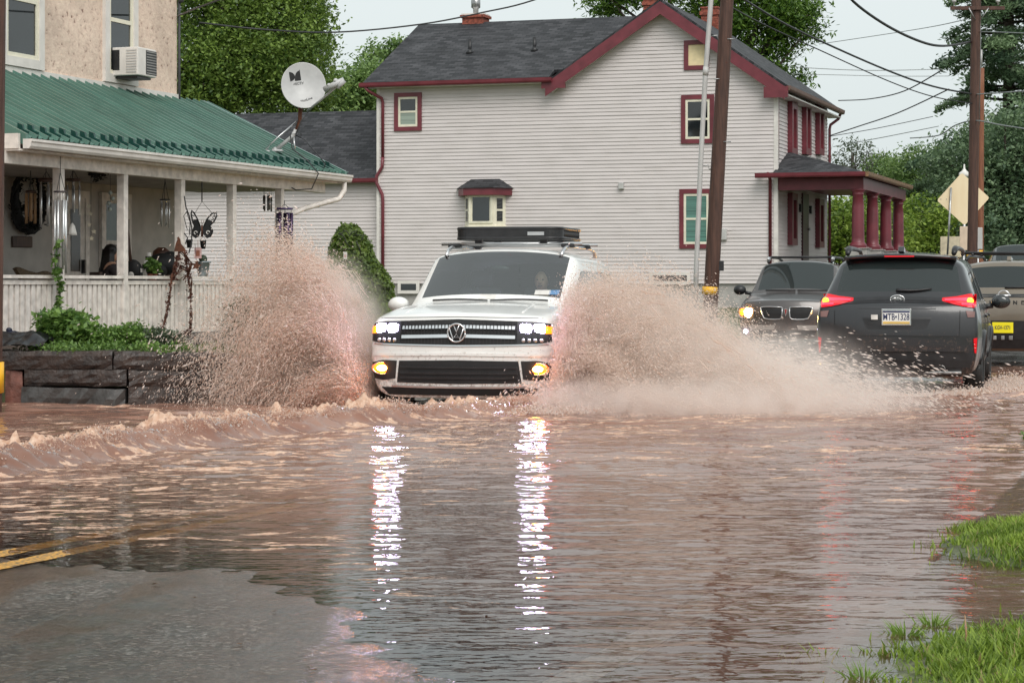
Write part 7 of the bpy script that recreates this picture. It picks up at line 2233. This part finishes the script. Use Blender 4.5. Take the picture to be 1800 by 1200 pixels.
# dry vine on two wires with rusty cut-outs on top
vt = thing('dry_vine', 'dry reddish brown vine climbing two wires in front of the third post', 'vine', L2W((.35, 4.3, .5)))
def vw_(px, py, xl=.18):
    return LPw(px, py, xl)-Vector(vt.location)
g = np.random.default_rng(9)
for nm, pts in (('stem', [(283, 588), (292, 555), (298, 520), (303, 490), (310, 462), (316, 440)]), ('stem', [(335, 590), (336, 555), (335, 520), (332, 490), (328, 462), (324, 440)]), ('stem', [(305, 488), (318, 470), (332, 480), (322, 492)]), ('stem', [(316, 440), (326, 448), (336, 462), (330, 485)])):
    P3 = [vw_(*q_) for q_ in pts]
    mb = MB(); mb.tube(P3, .010, 6)
    for s_ in range(3):
        mb.tube([a+Vector(g.normal(0, .018, 3)) for a in P3], .006, 5)
    mb.build(nm, M['rust'], vt)
vb = []
for pts in ([(283, 588), (292, 555), (298, 520), (303, 490), (310, 462), (316, 445)], [(335, 590), (336, 555), (335, 520), (332, 490), (328, 462), (324, 440)], [(306, 488), (318, 466), (332, 480)], [(318, 588), (330, 582), (345, 578)]):
    for (a, b) in zip(pts[:-1], pts[1:]):
        for t_ in (0, .33, .66):
            q_ = vw_(a[0]+(b[0]-a[0])*t_, a[1]+(b[1]-a[1])*t_); vb.append((q_.x, q_.y, q_.z, .030, .03, .035))
v, f, t = leaf_cloud(vb, 1100, .040, 82, cl=.015, per=5, sub=1)
np_mesh('leaves', v, f, M['leaf_dry'], vt, False, {'tint': ('POINT', t)})
q_, k = spot(314, 440, .2)
ct_ = thing('metal_cat', 'rusty metal cat cut out sitting on top of the dry vine', 'garden ornament', q_)
mb = MB(); mb.prism([((x-314)*k, (440-y)*k) for x, y in ((306, 442), (309, 428), (312, 421), (311, 418), (314, 416), (317, 421), (318, 428), (324, 435), (328, 442))], -.006, .006, 'y'); mb.build('cutout', M['rust'], ct_, fix=True)
q_, k = spot(345, 467, .2)
ct_ = thing('metal_star', 'rusty metal star right of the dry vine by the planter', 'garden ornament', q_)
sz = 10*k
mb = MB(); mb.prism([((sz if i % 2 == 0 else sz*.42)*math.sin(PI*i/5+.2), (sz if i % 2 == 0 else sz*.42)*math.cos(PI*i/5+.2)) for i in range(10)], -.006, .006, 'y'); mb.build('cutout', M['rust'], ct_, fix=True)
mb = MB(); mb.tube([(0, .01, sz*.5), (-.02, .02, .3)], .003, 4); mb.build('wire', M['cable'], ct_)
tr_ = thing('wire_trellis', 'thin black wire arch with leaf shapes beside the third post', 'trellis', L2W((.15, 4.55, 1.3)))
def tw(px, py): return LPw(px, py, .15)-Vector(tr_.location)
mb = MB(); mb.tube([tw(324, 345), tw(327, 365), tw(333, 380), tw(337, 400), tw(337, 425), tw(332, 445)], .009, 6); mb.tube([tw(323, 380), tw(328, 372), tw(334, 390), tw(334, 412), tw(328, 400), tw(323, 380)], .006, 5); mb.tube([tw(324, 410), tw(330, 418), tw(326, 428)], .008, 5); mb.build('wire', M['black'], tr_)
# climber on the first post
clb = []
for (px, py) in ((101, 432), (98, 448), (97, 462), (99, 478), (100, 492), (108, 500), (106, 514), (104, 528), (100, 542), (96, 552)):
    q_ = LPw(px, py, .16); clb.append((q_.x, q_.y, q_.z, .035, .05, .05))
cbs = clb[-1]
root = thing('climbing_plant', 'green climber twining up the long chime at the first post', 'plant', (cbs[0], cbs[1], .5))
v, f, t = leaf_cloud([(b[0]-cbs[0], b[1]-cbs[1], b[2]-.5, *b[3:]) for b in clb], 300, .075, 84, cl=.02, per=5, sub=2)
np_mesh('leaves', v, f, M['leaf_garden'], root, False, {'tint': ('POINT', t)})
mb = MB(); mb.tube([Vector(b[:3])-Vector((cbs[0], cbs[1], .5)) for b in clb]+[Vector((0, 0, .05))], .008, 6); mb.build('stem', M['leaf_garden'], root)
# ------------------------------------------------------------------ air conditioner in the upper window
ap = LP(212, 112, WX0)
aw = thing('air_conditioner', 'white window air conditioner with louvres in the upper window of the stucco house', 'air conditioner', L2W((WX0+.02, ap.y-.03, ap.z)), -LA)
hz = .25
mb = MB(); mb.box((.22, .02, 0), (.44, .56, .42)); body = mb.build('case', M['white'], aw, bevel=.015)
mb = MB()
for i in range(9):
    z = -.16+.32*i/8
    mb.box((.05+.16, -.265, z), (.22, .02, .012)) if False else None
    mb.box((.445, .14, z), (.012, .30, .016))
mb.build('front_louvre', pbr('grey louvre', (.30, .29, .28), .5), aw)  # slats in a darker grey than the case
mb = MB(); mb.box((.442, .14, 0), (.004, .32, .36)); mb.build('louvre_back', M['black'], aw)
mb = MB()
for i in range(9): mb.box((.33, -.263, -.16+.32*i/8), (.17, .012, .016))
mb.build('side_louvre', M['conduit'], aw)
mb = MB(); mb.box((.07, -.262, .02), (.12, .006, .30)); mb.build('side_opening', M['black'], aw)
mb = MB(); mb.box((.20, 0, -.235), (.40, .40, .03)); mb.build('tray', M['black'], aw)
# ------------------------------------------------------------------ satellite dish on the porch roof
dd = 33.4
dc = at(533, 152, dd)
ds = thing('satellite_dish', 'grey satellite dish on a braced mast above the porch roof', 'satellite dish', at(492, 268, dd))
o_ = Vector(ds.location)
def dp(px, py, off=0): return at(px, py, dd+off)-o_
ax = Vector((.20, -.93, .22)).normalized()
Rm = ax.to_track_quat('Z', 'Y').to_matrix().to_4x4()
Mx = Matrix.Translation(dp(533, 152)) @ Rm @ Matrix.Scale(.333, 4, (1, 0, 0)) @ Matrix.Scale(.355, 4, (0, 1, 0))
mb = MB()
prof = [(r, .20*r*r-.05) for r in (0.001, .2, .4, .6, .8, .95, 1.0)] + [(1.03, .16), (1.03, .12), (.96, .08), (.7, .0), (.4, -.06), (.001, -.09)]
mb.lathe([(r, z*.36) for r, z in prof], 40, M=Mx); ref = mb.build('reflector', M['dishgrey'], ds)
# logo on the reflector: a quarter disc, a curved blade, the name
def onface(u, v, lift=.004):
    """point on the bowl; u right, v up in units of the dish radius as seen"""
    best = None
    base = dp(533, 152)
    right = Vector((1, 0, 0)); right = (right-ax*right.dot(ax)).normalized(); upv = ax.cross(right).normalized()
    if upv.z < 0: upv = -upv
    r2 = u*u+v*v
    return base + right*u*.335 + upv*v*.35 + ax*((.20*r2-.05)*.36+lift)
lg = MB()
def shape(mb, pts): 
    P3 = [onface(u, v) for u, v in pts]; n = len(P3)
    mb.add(P3+[p-ax*.006 for p in P3], [tuple(range(n))]+[(i, (i+1) % n, (i+1) % n+n, i+n) for i in range(n)])
rotl = R_(12)
def rl(pts): return [((u*math.cos(rotl)-v*math.sin(rotl)-.40), (u*math.sin(rotl)+v*math.cos(rotl)+.42)) for u, v in pts]
shape(lg, rl([(-.24, -.20), (-.24, .20)] + [(-.24+.25*math.cos(a), .20*math.sin(a)) for a in np.linspace(PI/2*.9, -PI/2*.9, 10)]))
shape(lg, rl([(.27, .26), (.27, -.20), (-.02, -.20)] + [(-.02+.27*(1-math.cos(a)), -.20+.42*math.sin(a)) for a in np.linspace(.15, PI/2*.95, 8)]))
lg.build('logo', M['matte_black'], ds, fix=True)
right = Vector((1, 0, 0)); right = (right-ax*right.dot(ax)).normalized(); upv = right.cross(-ax).normalized(); upv = upv if upv.z > 0 else -upv
RL = Matrix((right, upv, ax)).transposed().to_euler()
def shear_text(body, u, v, size, ang):
    r2 = Matrix((right*math.cos(ang)+upv*math.sin(ang), upv*math.cos(ang)-right*math.sin(ang), ax)).transposed().to_euler()
    return text_part('lettering', body, size, M['matte_black'], ds, onface(u, v, .007), r2, .001)
shear_text('DIRECTV', -.30, .10, .055, R_(12)); shear_text('SlimLine', .16, -.62, .058, R_(24))
mb = MB(); mb.tube([dp(528, 190, .05), dp(527, 212, .05), dp(520, 232, .03)], [.035, .030, .026], 10); mb.build('bracket', M['rust'], ds)
mb = MB(); mb.tube([dp(520, 228, .03), dp(514, 240, .03), dp(487, 262, .0)], .030, 10); mb.tube([dp(487, 262), dp(480, 267)], .045, 8); mb.build('mast', M['dishgrey'], ds)
mb = MB(); mb.tube([dp(521, 214, .05), dp(490, 240, -.1), dp(466, 264, -.15)], .012, 8); mb.tube([dp(516, 238, .03), dp(518, 262, -.05)], .014, 8); mb.build('brace', M['silver'], ds)
for (px, py, o2) in ((465, 266, -.15), (488, 265, 0)):
    q_ = dp(px, py, o2); mb = MB(); mb.box(q_, (.16, .12, .03)); mb.build('foot_plate', M['dishgrey'], ds, bevel=.01)
mb = MB(); mb.tube([dp(540, 195, -.02), dp(565, 175, -.25), dp(592, 152, -.45)], .018, 8); mb.build('feed_arm', M['dishgrey'], ds)
mb = MB(); mb.tube([dp(570, 158, -.42), dp(604, 141, -.5)], .045, 10); mb.sphere(dp(590, 142, -.48), .035, 10, 8); mb.sphere(dp(578, 150, -.46), .03, 10, 8); mb.tube([dp(604, 141, -.5), dp(594, 156, -.5)], [.05, .02], 8); mb.build('receiver', M['dishgrey'], ds)
mb = MB(); mb.tube([dp(545, 193, -.03), dp(530, 212, -.08), dp(520, 236, -.08), dp(510, 236, -.08), dp(514, 262, -.08), dp(540, 282, -.1), dp(560, 305, -.1), dp(548, 332, -.1), dp(520, 334, -.1), dp(498, 322, -.1)], .010, 6); mb.tube([dp(522, 230, -.08), dp(530, 236, -.08), dp(528, 242, -.08), dp(520, 238, -.08), dp(535, 245, -.08), dp(555, 268, -.08), dp(572, 288, -.08), dp(569, 296, -.05)], .009, 6); mb.build('cable', M['cable'], ds)
# ------------------------------------------------------------------ mower and black sheet left of the garden
mw = thing('lawn_mower', 'red lawn mower with a spoked wheel behind the stone wall', 'lawn mower', at(75, 612, 24.2), 0)
o_ = Vector(mw.location)
def mp_(px, py, off=0): return at(px, py, 24.2+off)-o_
def poly(pts): return [((mp_(x, y)).x, (mp_(x, y)).z) for x, y in pts]
mb = MB(); mb.prism(poly([(48, 592), (62, 582), (80, 574), (100, 570), (106, 582), (106, 592), (80, 596), (60, 596)]), 0, .38, 'y'); mb.build('deck', M['red_plastic'], mw, bevel=.012)
mb = MB(); mb.prism(poly([(82, 552), (86, 548), (90, 570), (84, 574)]), .05, .10, 'y'); mb.build('handle_bracket', M['red_plastic'], mw)
mb = MB(); mb.tube([mp_(55, 590, .02), mp_(75, 574, .02), mp_(96, 552, .02)], .010, 6); mb.build('handle_bar', M['black'], mw)
wc = mp_(74, 599, -.03)
mb = MB(); mb.lathe([(.02, -.02), (.075, -.02), (.083, 0), (.083, .03), (.02, .03)], 22, M=Matrix.Translation(wc) @ Matrix.Rotation(PI/2, 4, 'X')); whl = mb.build('wheel', M['black'], mw)
mb = MB()
for k2 in range(9):
    a = 2*PI*k2/9; mb.tube([wc+Vector((.012*math.cos(a), -.035, .012*math.sin(a))), wc+Vector((.062*math.cos(a), -.032, .062*math.sin(a)))], [.006, .008], 5)
mb.build('spokes', M['conduit'], whl)
bs = thing('black_sheet', 'crumpled shiny black plastic sheet at the left end of the stone wall', 'plastic sheet', at(40, 615, 23.6))
xs = np.linspace(-.75, .28, 60); ys = np.linspace(-.25, .6, 30)
A, B = np.meshgrid(xs, ys)
Hh = .04+.16*np.exp(-((A+.1)/.45)**4)*np.exp(-((B-.15)/.38)**4)+.05*fbm(A*4, B*4, 4, 90)-.02
np_mesh('sheet', np.stack([A.ravel(), B.ravel(), Hh.ravel()], 1), grid_faces(60, 30), M['bag'], bs)
hs = thing('hose_coil', 'dark blue bundle on top of the black sheet', 'bundle', at(20, 588, 23.9))
mb = MB(); mb.sphere((0, 0, .0), (.11, .10, .045), 14, 8); mb.sphere((-.02, -.02, .05), (.035, .035, .03), 10, 6); mb.tube([(.08, 0, .0), (.2, .02, .01), (.3, .0, -.03)], .022, 8); mb.build('bundle', pbr('navy cloth', (.012, .014, .035), .6), hs)
Jd = [(.38, 2.52, .80, .15), (.38, 2.55, 1.00, .15), (.38, 2.56, 1.22, .13), (.38, 2.52, 1.32, .055), (.38, 2.49, 1.42, .06),
      (.57, 2.52, 1.24, .055), (.60, 2.36, 1.10, .042), (.50, 2.12, 1.18, .032), (.47, 2.05, 1.21, .030), (.19, 2.52, 1.24, .055), (.16, 2.36, 1.10, .042), (.26, 2.12, 1.20, .032), (.28, 2.05, 1.23, .030)]
Ed = [(0, 1), (1, 2), (2, 3), (3, 4), (2, 5), (5, 6), (6, 7), (7, 8), (2, 9), (9, 10), (10, 11), (11, 12)]
skin_body('body', Jd, Ed, M['skin'], drv)
Jk = [(x, y, z, r+.016) for (x, y, z, r) in (Jd[0], Jd[1], Jd[2], Jd[5], Jd[6], Jd[7], Jd[9], Jd[10], Jd[11])]
skin_body('jacket', Jk, [(0, 1), (1, 2), (2, 3), (3, 4), (4, 5), (2, 6), (6, 7), (7, 8)], M['dark_cloth'], drv)
mb = MB(); mb.sphere((.38, 2.48, 1.45), (.077, .092, .115), 18, 14); mb.tube([(.38, 2.40, 1.46), (.38, 2.375, 1.43), (.38, 2.40, 1.42)], [.010, .015, .012], 8); hd = mb.build('head', M['skin'], drv)
mb = MB()
for sx in (-.03, .03): mb.sphere((.38+sx, 2.397, 1.465), (.012, .007, .008), 8, 6)
mb.tube([(.355, 2.40, 1.395), (.38, 2.394, 1.392), (.405, 2.40, 1.395)], .006, 6); mb.build('face', M['matte_black'], hd)
mb = MB(); mb.sphere((.38, 2.51, 1.48), (.088, .092, .10), 16, 12); mb.build('hair', M['hair'], drv)
mb = MB()
for (hx, hz) in ((.47, 1.21), (.28, 1.23)):
    for k in range(4): mb.tube([(hx-.03+.02*k, 2.05, hz+.02), (hx-.03+.02*k, 2.015-.002*k, hz+.005), (hx-.03+.02*k, 2.03, hz-.022)], [.010, .009, .008], 6)
    mb.tube([(hx-.035, 2.06, hz), (hx-.045, 2.03, hz+.01), (hx-.04, 2.015, hz+.03)], [.011, .010, .008], 6)
mb.build('fingers', M['skin'], drv)
# ------------------------------------------------------------------ spray thrown up by the white car (droplets on ballistic paths)
def spraymat():
    m, nt, p = nodes_of('muddy spray')
    a = N(nt, 'ShaderNodeAttribute'); a.attribute_name = 'tint'
    r = ramp(nt, [(0.0, (.74, .49, .37)), (.5, (.96, .85, .775)), (1.0, (.98, .93, .90))])
    nt.links.new(a.outputs['Fac'], r.inputs[0]); nt.links.new(r.outputs[0], p.inputs['Base Color'])
    p.inputs['Roughness'].default_value = .12
    t = N(nt, 'ShaderNodeBsdfTranslucent'); nt.links.new(r.outputs[0], t.inputs[0])
    mx = N(nt, 'ShaderNodeMixShader'); mx.inputs[0].default_value = .68
    nt.links.new(p.outputs[0], mx.inputs[1]); nt.links.new(t.outputs[0], mx.inputs[2]); nt.links.new(mx.outputs[0], nt.nodes['Material Output'].inputs['Surface'])
    return m
M['spray'] = spraymat()
GRAV = np.array([0, 0, -9.81])
_ov = np.array([(0, 0, 1), (1, 0, 0), (0, 1, 0), (-1, 0, 0), (0, -1, 0), (0, 0, -1)], float)
_of = np.array([(0, 1, 2), (0, 2, 3), (0, 3, 4), (0, 4, 1), (5, 2, 1), (5, 3, 2), (5, 4, 3), (5, 1, 4)])
def drops(P, V, r, el):
    """octahedral drops of radius r stretched el times along their velocity"""
    n = len(P)
    d = V/np.maximum(1e-6, np.linalg.norm(V, axis=1))[:, None]
    a = np.cross(d, np.array([.3, .9, .1])); a /= np.linalg.norm(a, axis=1)[:, None]
    b = np.cross(d, a)
    v = (P[:, None, :] + _ov[None, :, 2:3]*d[:, None, :]*(r*el)[:, None, None] + _ov[None, :, 0:1]*a[:, None, :]*r[:, None, None] + _ov[None, :, 1:2]*b[:, None, :]*r[:, None, None]).reshape(-1, 3)
    f = (np.arange(n)[:, None, None]*6 + _of[None]).reshape(-1, 3)
    return v, f
yaw = R_(12.3)
cfw = np.array([-math.sin(yaw), -math.cos(yaw), 0])     # the way the white car drives
crt = np.array([math.cos(yaw), -math.sin(yaw), 0])      # towards the right of the picture
org = np.array([vw_loc[0], vw_loc[1], 0.0])
def carpt(right, back, z): return org + crt*right - cfw*back + np.array([0, 0, z])
def splash(n, seed, right, side, back, vside, vup, vfwd, jets, jit, tmax, rad, el, spread=0.0, tpow=.8, tint=.5, cap=None, zmin=-.02):
    """n drops on the parabolas of many jets that leave the wheel at local (right, back)"""
    g = np.random.default_rng(seed)
    J_ = jets
    jb = g.uniform(*back, J_); js = g.uniform(*vside, J_); ju = g.uniform(0, 1, J_)**.8*(vup[1]-vup[0])+vup[0]
    if cap: ju = np.minimum(ju, cap(js))
    jf = g.uniform(*vfwd, J_)
    w = g.random(J_)**4+.04; w /= w.sum()
    k = g.choice(J_, n, p=w)
    p0 = org + np.outer(np.full(n, right)+side*g.random(n)*spread, crt) - np.outer(jb[k]+g.normal(0, .06, n), cfw)
    vs = side*js[k]*(1+g.normal(0, jit, n)); vu = ju[k]*(1+g.normal(0, jit, n)); vf = jf[k]+g.normal(0, .30, n)
    V0 = np.outer(vs, crt)+np.outer(vf, cfw); V0[:, 2] = vu
    t = g.random(n)**tpow*tmax*np.minimum(1, 2*np.maximum(vu, .3)/9.81/tmax*1.02)
    P = p0 + V0*t[:, None] + .5*GRAV*(t**2)[:, None] + g.normal(0, 1, (n, 3))*(.012+.09*t)[:, None]*np.array([1, 1, .7])
    V = V0 + GRAV*t[:, None]
    ok = P[:, 2] > zmin
    P, V = P[ok], V[ok]; m = len(P)
    r = np.clip(g.lognormal(math.log(rad), .42, m), rad*.4, rad*2.8)
    return P, V, r, g.uniform(*el, m), np.clip(g.normal(tint, .12, m), 0, 1)
def ligaments(n, seed, right, side, back, vside, vup, vfwd, tmax, rad, length, tint=.6, cap=None):
    """torn threads of water: chains of overlapping drops strung along one parabola"""
    g = np.random.default_rng(seed)
    js = g.uniform(*vside, n); ju = g.uniform(*vup, n)
    if cap: ju = np.minimum(ju, cap(js))
    p0 = org + np.outer(np.full(n, right), crt) - np.outer(g.uniform(*back, n), cfw)
    V0 = np.outer(side*js, crt)+np.outer(g.uniform(*vfwd, n), cfw); V0[:, 2] = ju
    t0 = g.random(n)**.8*np.minimum(tmax, 2*ju/9.81*.95)
    out = []
    r0 = np.clip(g.lognormal(math.log(rad), .35, n), rad*.5, rad*2.2)
    ln = g.uniform(*length, n); K = 9
    tn = np.clip(g.normal(tint, .15, n), 0, 1)
    bend = g.normal(0, .010, (n, 3))
    for k in range(K):
        f_ = k/(K-1)-.5
        V = V0+GRAV*t0[:, None]
        sp_ = np.linalg.norm(V, axis=1)[:, None]
        P = p0+V0*t0[:, None]+.5*GRAV*(t0**2)[:, None] + V/sp_*(f_*ln)[:, None] + bend*(f_*f_*4) 
        rr = r0*(1.0-1.1*abs(f_)*(.6+.4*np.sin(tn*40+k*2)))
        ok = P[:, 2] > 0
        out.append((P[ok], V[ok], np.maximum(rr[ok], .0012), (ln[ok]/K*.95/np.maximum(rr[ok], .0012)).clip(1, 12), tn[ok]))
    return tuple(np.concatenate([o[i] for o in out]) for i in range(5))
def make_spray(name, sets, label=None):
    vs, fs, ts = [], [], []; b = 0
    for (P, V, r, e, t) in sets:
        v, f = drops(P, V, r, e)
        vs.append(v); fs.append(f+b); b += len(v); ts.append(np.repeat(t, 6))
    o = np_mesh(name, np.concatenate(vs), np.concatenate(fs), M['spray'], None, True, {'tint': ('POINT', np.concatenate(ts))})
    return tag(o, kind='stuff')
# left of the picture (the car's right wheel): a tall fan leaning away from the car
make_spray('water_spray', [
    splash(230000, 1, -.98, -1, (-.1, 1.3), (.95, 1.75), (1.5, 5.4), (-.6, .9), 150, .05, 1.1, .0025, (1.4, 4.0), .10, .85, .5, lambda v: 6.6-.75*v),
    splash(90000, 2, -.96, -1, (.0, .9), (1.3, 1.9), (3.5, 5.8), (-.4, .5), 60, .04, 1.15, .0028, (1.4, 4), .05, .75, .55),
    splash(110000, 3, -.98, -1, (-.2, 1.4), (.2, 1.7), (.4, 2.4), (-.3, 1.3), 200, .09, .6, .0030, (1, 2.4), .1, .9, .22),
    splash(5000, 4, -1.0, -1, (.0, 1.4), (2.0, 4.6), (1.2, 4.0), (-.4, 1.0), 240, .14, 1.0, .0046, (2.0, 5.0), .1, .6, .8),
    splash(2500, 5, -.95, -1, (-.1, .8), (1.2, 2.4), (4.6, 6.0), (-.2, .5), 120, .08, 1.15, .0046, (1.6, 3.5), .1, .6, .85)])
make_spray('water_spray', [
    ligaments(1500, 21, -.98, -1, (-.1, 1.2), (.9, 1.9), (2.2, 5.5), (-.5, .9), 1.1, .0060, (.05, .22), .6, lambda v: 6.6-.75*v),
    ligaments(900, 22, -.98, -1, (-.2, 1.2), (.4, 2.6), (.6, 2.6), (-.3, 1.2), .6, .0065, (.05, .20), .35),
    ligaments(500, 23, -1.0, -1, (0, 1.2), (1.6, 4.2), (1.4, 4.2), (-.3, 1.0), 1.0, .0045, (.04, .14), .85)])
# right of the picture (the car's left wheel): a tall near part that falls to a long low sheet
rc = lambda v: np.interp(v, [0, .8, 1.6, 3.0, 4.4, 6.0], [4.6, 4.85, 5.0, 4.1, 2.6, 1.0])
make_spray('water_spray', [
    splash(280000, 11, .98, 1, (-.1, 1.5), (.2, 4.2), (.9, 5.3), (-.8, 1.0), 200, .05, 1.05, .0025, (1.4, 4.0), .1, .85, .6, rc),
    splash(110000, 12, .96, 1, (-.1, 1.1), (.2, 1.7), (2.6, 5.3), (-.5, .8), 80, .05, 1.1, .0028, (1.4, 4), .05, .8, .6, rc),
    splash(240000, 13, 1.0, 1, (-.4, 1.6), (.6, 6.4), (.3, 2.5), (-.2, 2.4), 260, .10, .5, .0028, (1, 2.6), .1, .95, .65),
    splash(26000, 14, 1.0, 1, (-.2, 1.4), (3.4, 6.6), (.9, 3.1), (-1.0, .7), 400, .12, .68, .0040, (3, 7.0), .1, .6, .85),
    splash(2500, 15, .9, 1, (-.2, .4), (-.9, .9), (.6, 2.6), (.3, 1.5), 160, .14, .55, .0042, (2, 5), .1, .7, .9),
    splash(2500, 16, .9, 1, (0, 1.2), (.4, 2.2), (4.1, 5.1), (-.4, .6), 140, .08, 1.1, .0042, (1.6, 3.2), .1, .6, .85)])
make_spray('water_spray', [
    ligaments(1800, 31, .98, 1, (-.1, 1.4), (.2, 3.6), (1.6, 5.2), (-.7, 1.0), 1.1, .0058, (.05, .22), .6, rc),
    ligaments(1300, 32, 1.0, 1, (-.3, 1.4), (.6, 5.4), (.4, 2.2), (-.2, 2.0), .5, .0055, (.05, .22), .7),
    ligaments(900, 33, 1.0, 1, (-.2, 1.4), (3.6, 7.2), (1.2, 3.0), (-1.0, .8), .65, .0042, (.05, .14), .9)])
# the finest part of the spray hangs as mist: one closed volume whose density follows the two fans
def mist(name, blobs, K, lo, hi, col, nscale):
    m = bpy.data.materials.new(name); m.use_nodes = True; nt = m.node_tree
    nt.nodes.remove(nt.nodes['Principled BSDF'])
    L = nt.links.new
    tc = N(nt, 'ShaderNodeTexCoord')
    no = N(nt, 'ShaderNodeTexNoise'); no.inputs['Scale'].default_value = nscale; no.inputs['Detail'].default_value = 4; no.inputs['Roughness'].default_value = .6
    L(tc.outputs['Object'], no.inputs['Vector'])
    acc = None
    for (c_, r_, k_) in blobs:
        su = N(nt, 'ShaderNodeVectorMath', operation='SUBTRACT'); su.inputs[1].default_value = c_; L(tc.outputs['Object'], su.inputs[0])
        dv = N(nt, 'ShaderNodeVectorMath', operation='DIVIDE'); dv.inputs[1].default_value = r_; L(su.outputs[0], dv.inputs[0])
        ln = N(nt, 'ShaderNodeVectorMath', operation='LENGTH'); L(dv.outputs[0], ln.inputs[0])
        mr = N(nt, 'ShaderNodeMapRange', interpolation_type='SMOOTHSTEP'); mr.inputs[1].default_value = 1.0; mr.inputs[2].default_value = .1; mr.inputs[3].default_value = 0; mr.inputs[4].default_value = k_
        L(ln.outputs['Value'], mr.inputs[0])
        if acc is None: acc = mr.outputs[0]
        else:
            ad = N(nt, 'ShaderNodeMath', operation='ADD'); L(acc, ad.inputs[0]); L(mr.outputs[0], ad.inputs[1]); acc = ad.outputs[0]
    nr = N(nt, 'ShaderNodeMapRange'); nr.inputs[1].default_value = .38; nr.inputs[2].default_value = .62; nr.inputs[3].default_value = .15; nr.inputs[4].default_value = 1.5; L(no.outputs[0], nr.inputs[0])
    mu = N(nt, 'ShaderNodeMath', operation='MULTIPLY'); L(acc, mu.inputs[0]); L(nr.outputs[0], mu.inputs[1])
    mk = N(nt, 'ShaderNodeMath', operation='MULTIPLY'); mk.inputs[1].default_value = K; L(mu.outputs[0], mk.inputs[0])
    pv = N(nt, 'ShaderNodeVolumePrincipled'); pv.inputs['Color'].default_value = (*col, 1); pv.inputs['Anisotropy'].default_value = .15
    L(mk.outputs[0], pv.inputs['Density'])
    L(pv.outputs[0], nt.nodes['Material Output'].inputs['Volume'])
    mb = MB(); mb.bb(lo[0], hi[0], lo[1], hi[1], lo[2], hi[2])
    o = mb.build(name, m, None)
    o.location = tuple(org); o.rotation_euler = (0, 0, -yaw)
    return tag(o, kind='stuff')
# local frame: x to the right of the picture, y backwards along the car
mist('water_mist', [((-1.5, .7, .75), (.65, 1.0, .95), 1.0), ((-1.22, .6, .35), (.5, 1.0, .6), 1.1), ((-1.75, .6, .28), (.55, 1.0, .45), .5), ((-1.65, .6, 1.15), (.42, .8, .52), .7)], 3.2, (-3.0, -.6, -.03), (-.95, 2.0, 1.9), (.985, .915, .865), 3.2)
mist('water_mist', [((1.5, .7, .70), (.8, 1.1, .95), 1.0), ((2.1, .5, .50), (1.05, 1.1, .85), 1.2), ((2.9, .2, .2), (1.3, 1.1, .5), .9), ((2.3, -.6, .08), (2.6, 1.0, .34), 1.25), ((3.1, .3, .35), (1.4, 1.2, .62), .8), ((4.0, .3, .12), (1.2, 1.2, .4), .6)], 2.3, (1.0, -1.6, -.03), (5.2, 2.0, 1.75), (.985, .93, .89), 5.5)
# torn crest of the bow wave and the chop round the wheels
g = np.random.default_rng(33)
n = 60000
tt_ = g.random(n)
cp_ = np.array(CR); seg = np.concatenate([[0], np.cumsum(np.hypot(*np.diff(cp_, axis=0).T))])
sx = np.interp(tt_*seg[-1], seg, cp_[:, 0]); sy = np.interp(tt_*seg[-1], seg, cp_[:, 1])
clump = np.clip(.5+.9*fbm(tt_*34, tt_*0+.3, 4, 7), 0, 1.4)
keep = g.random(n) < clump
sx, sy, clump = sx[keep], sy[keep], clump[keep]; n = len(sx)
P = np.stack([sx+g.normal(-.02, .07, n), sy+g.normal(.05, .10, n), .06+.06*clump+np.abs(g.normal(0, .045, n))*clump], 1)
V = np.stack([g.normal(.6, .6, n), g.normal(-.8, .5, n), g.normal(.6, .6, n)], 1)
S1 = (P, V, np.clip(g.lognormal(math.log(.0034), .45, n), .0016, .012), g.uniform(1, 2, n), np.clip(g.normal(.35, .25, n), 0, 1))
def churn(n, seed, c0, c1, wid, hmax, rad=.006):
    g = np.random.default_rng(seed); f_ = g.random(n)
    x = c0[0]+(c1[0]-c0[0])*f_; y = c0[1]+(c1[1]-c0[1])*f_
    k = np.clip(.4+1.1*fbm(f_*9, f_*0, 3, seed), 0, 1.3)
    P = np.stack([x+g.normal(0, wid, n), y+g.normal(0, wid*1.2, n), .01+np.abs(g.normal(0, hmax*.5, n))*k], 1)
    V = np.stack([g.normal(.3, .6, n), g.normal(-.2, .5, n), g.normal(.8, .7, n)], 1)
    return (P, V, np.clip(g.lognormal(math.log(rad), .4, n), .002, .014), g.uniform(1, 2.2, n), np.clip(g.normal(.6, .2, n), 0, 1))
wsub = Vector((float(xs_), float(ys_), 0))
make_spray('foam_spray', [S1, churn(9000, 5, (-1.6, 21.2), (.9, 21.5), .10, .12), churn(12000, 6, (4.9, 24.7), (6.4, 25.3), .16, .12), churn(8000, 7, (5.6, 25.2), (6.6, 28.6), .14, .14), churn(6000, 8, (2.4, 23.4), (4.6, 24.2), .2, .10)])
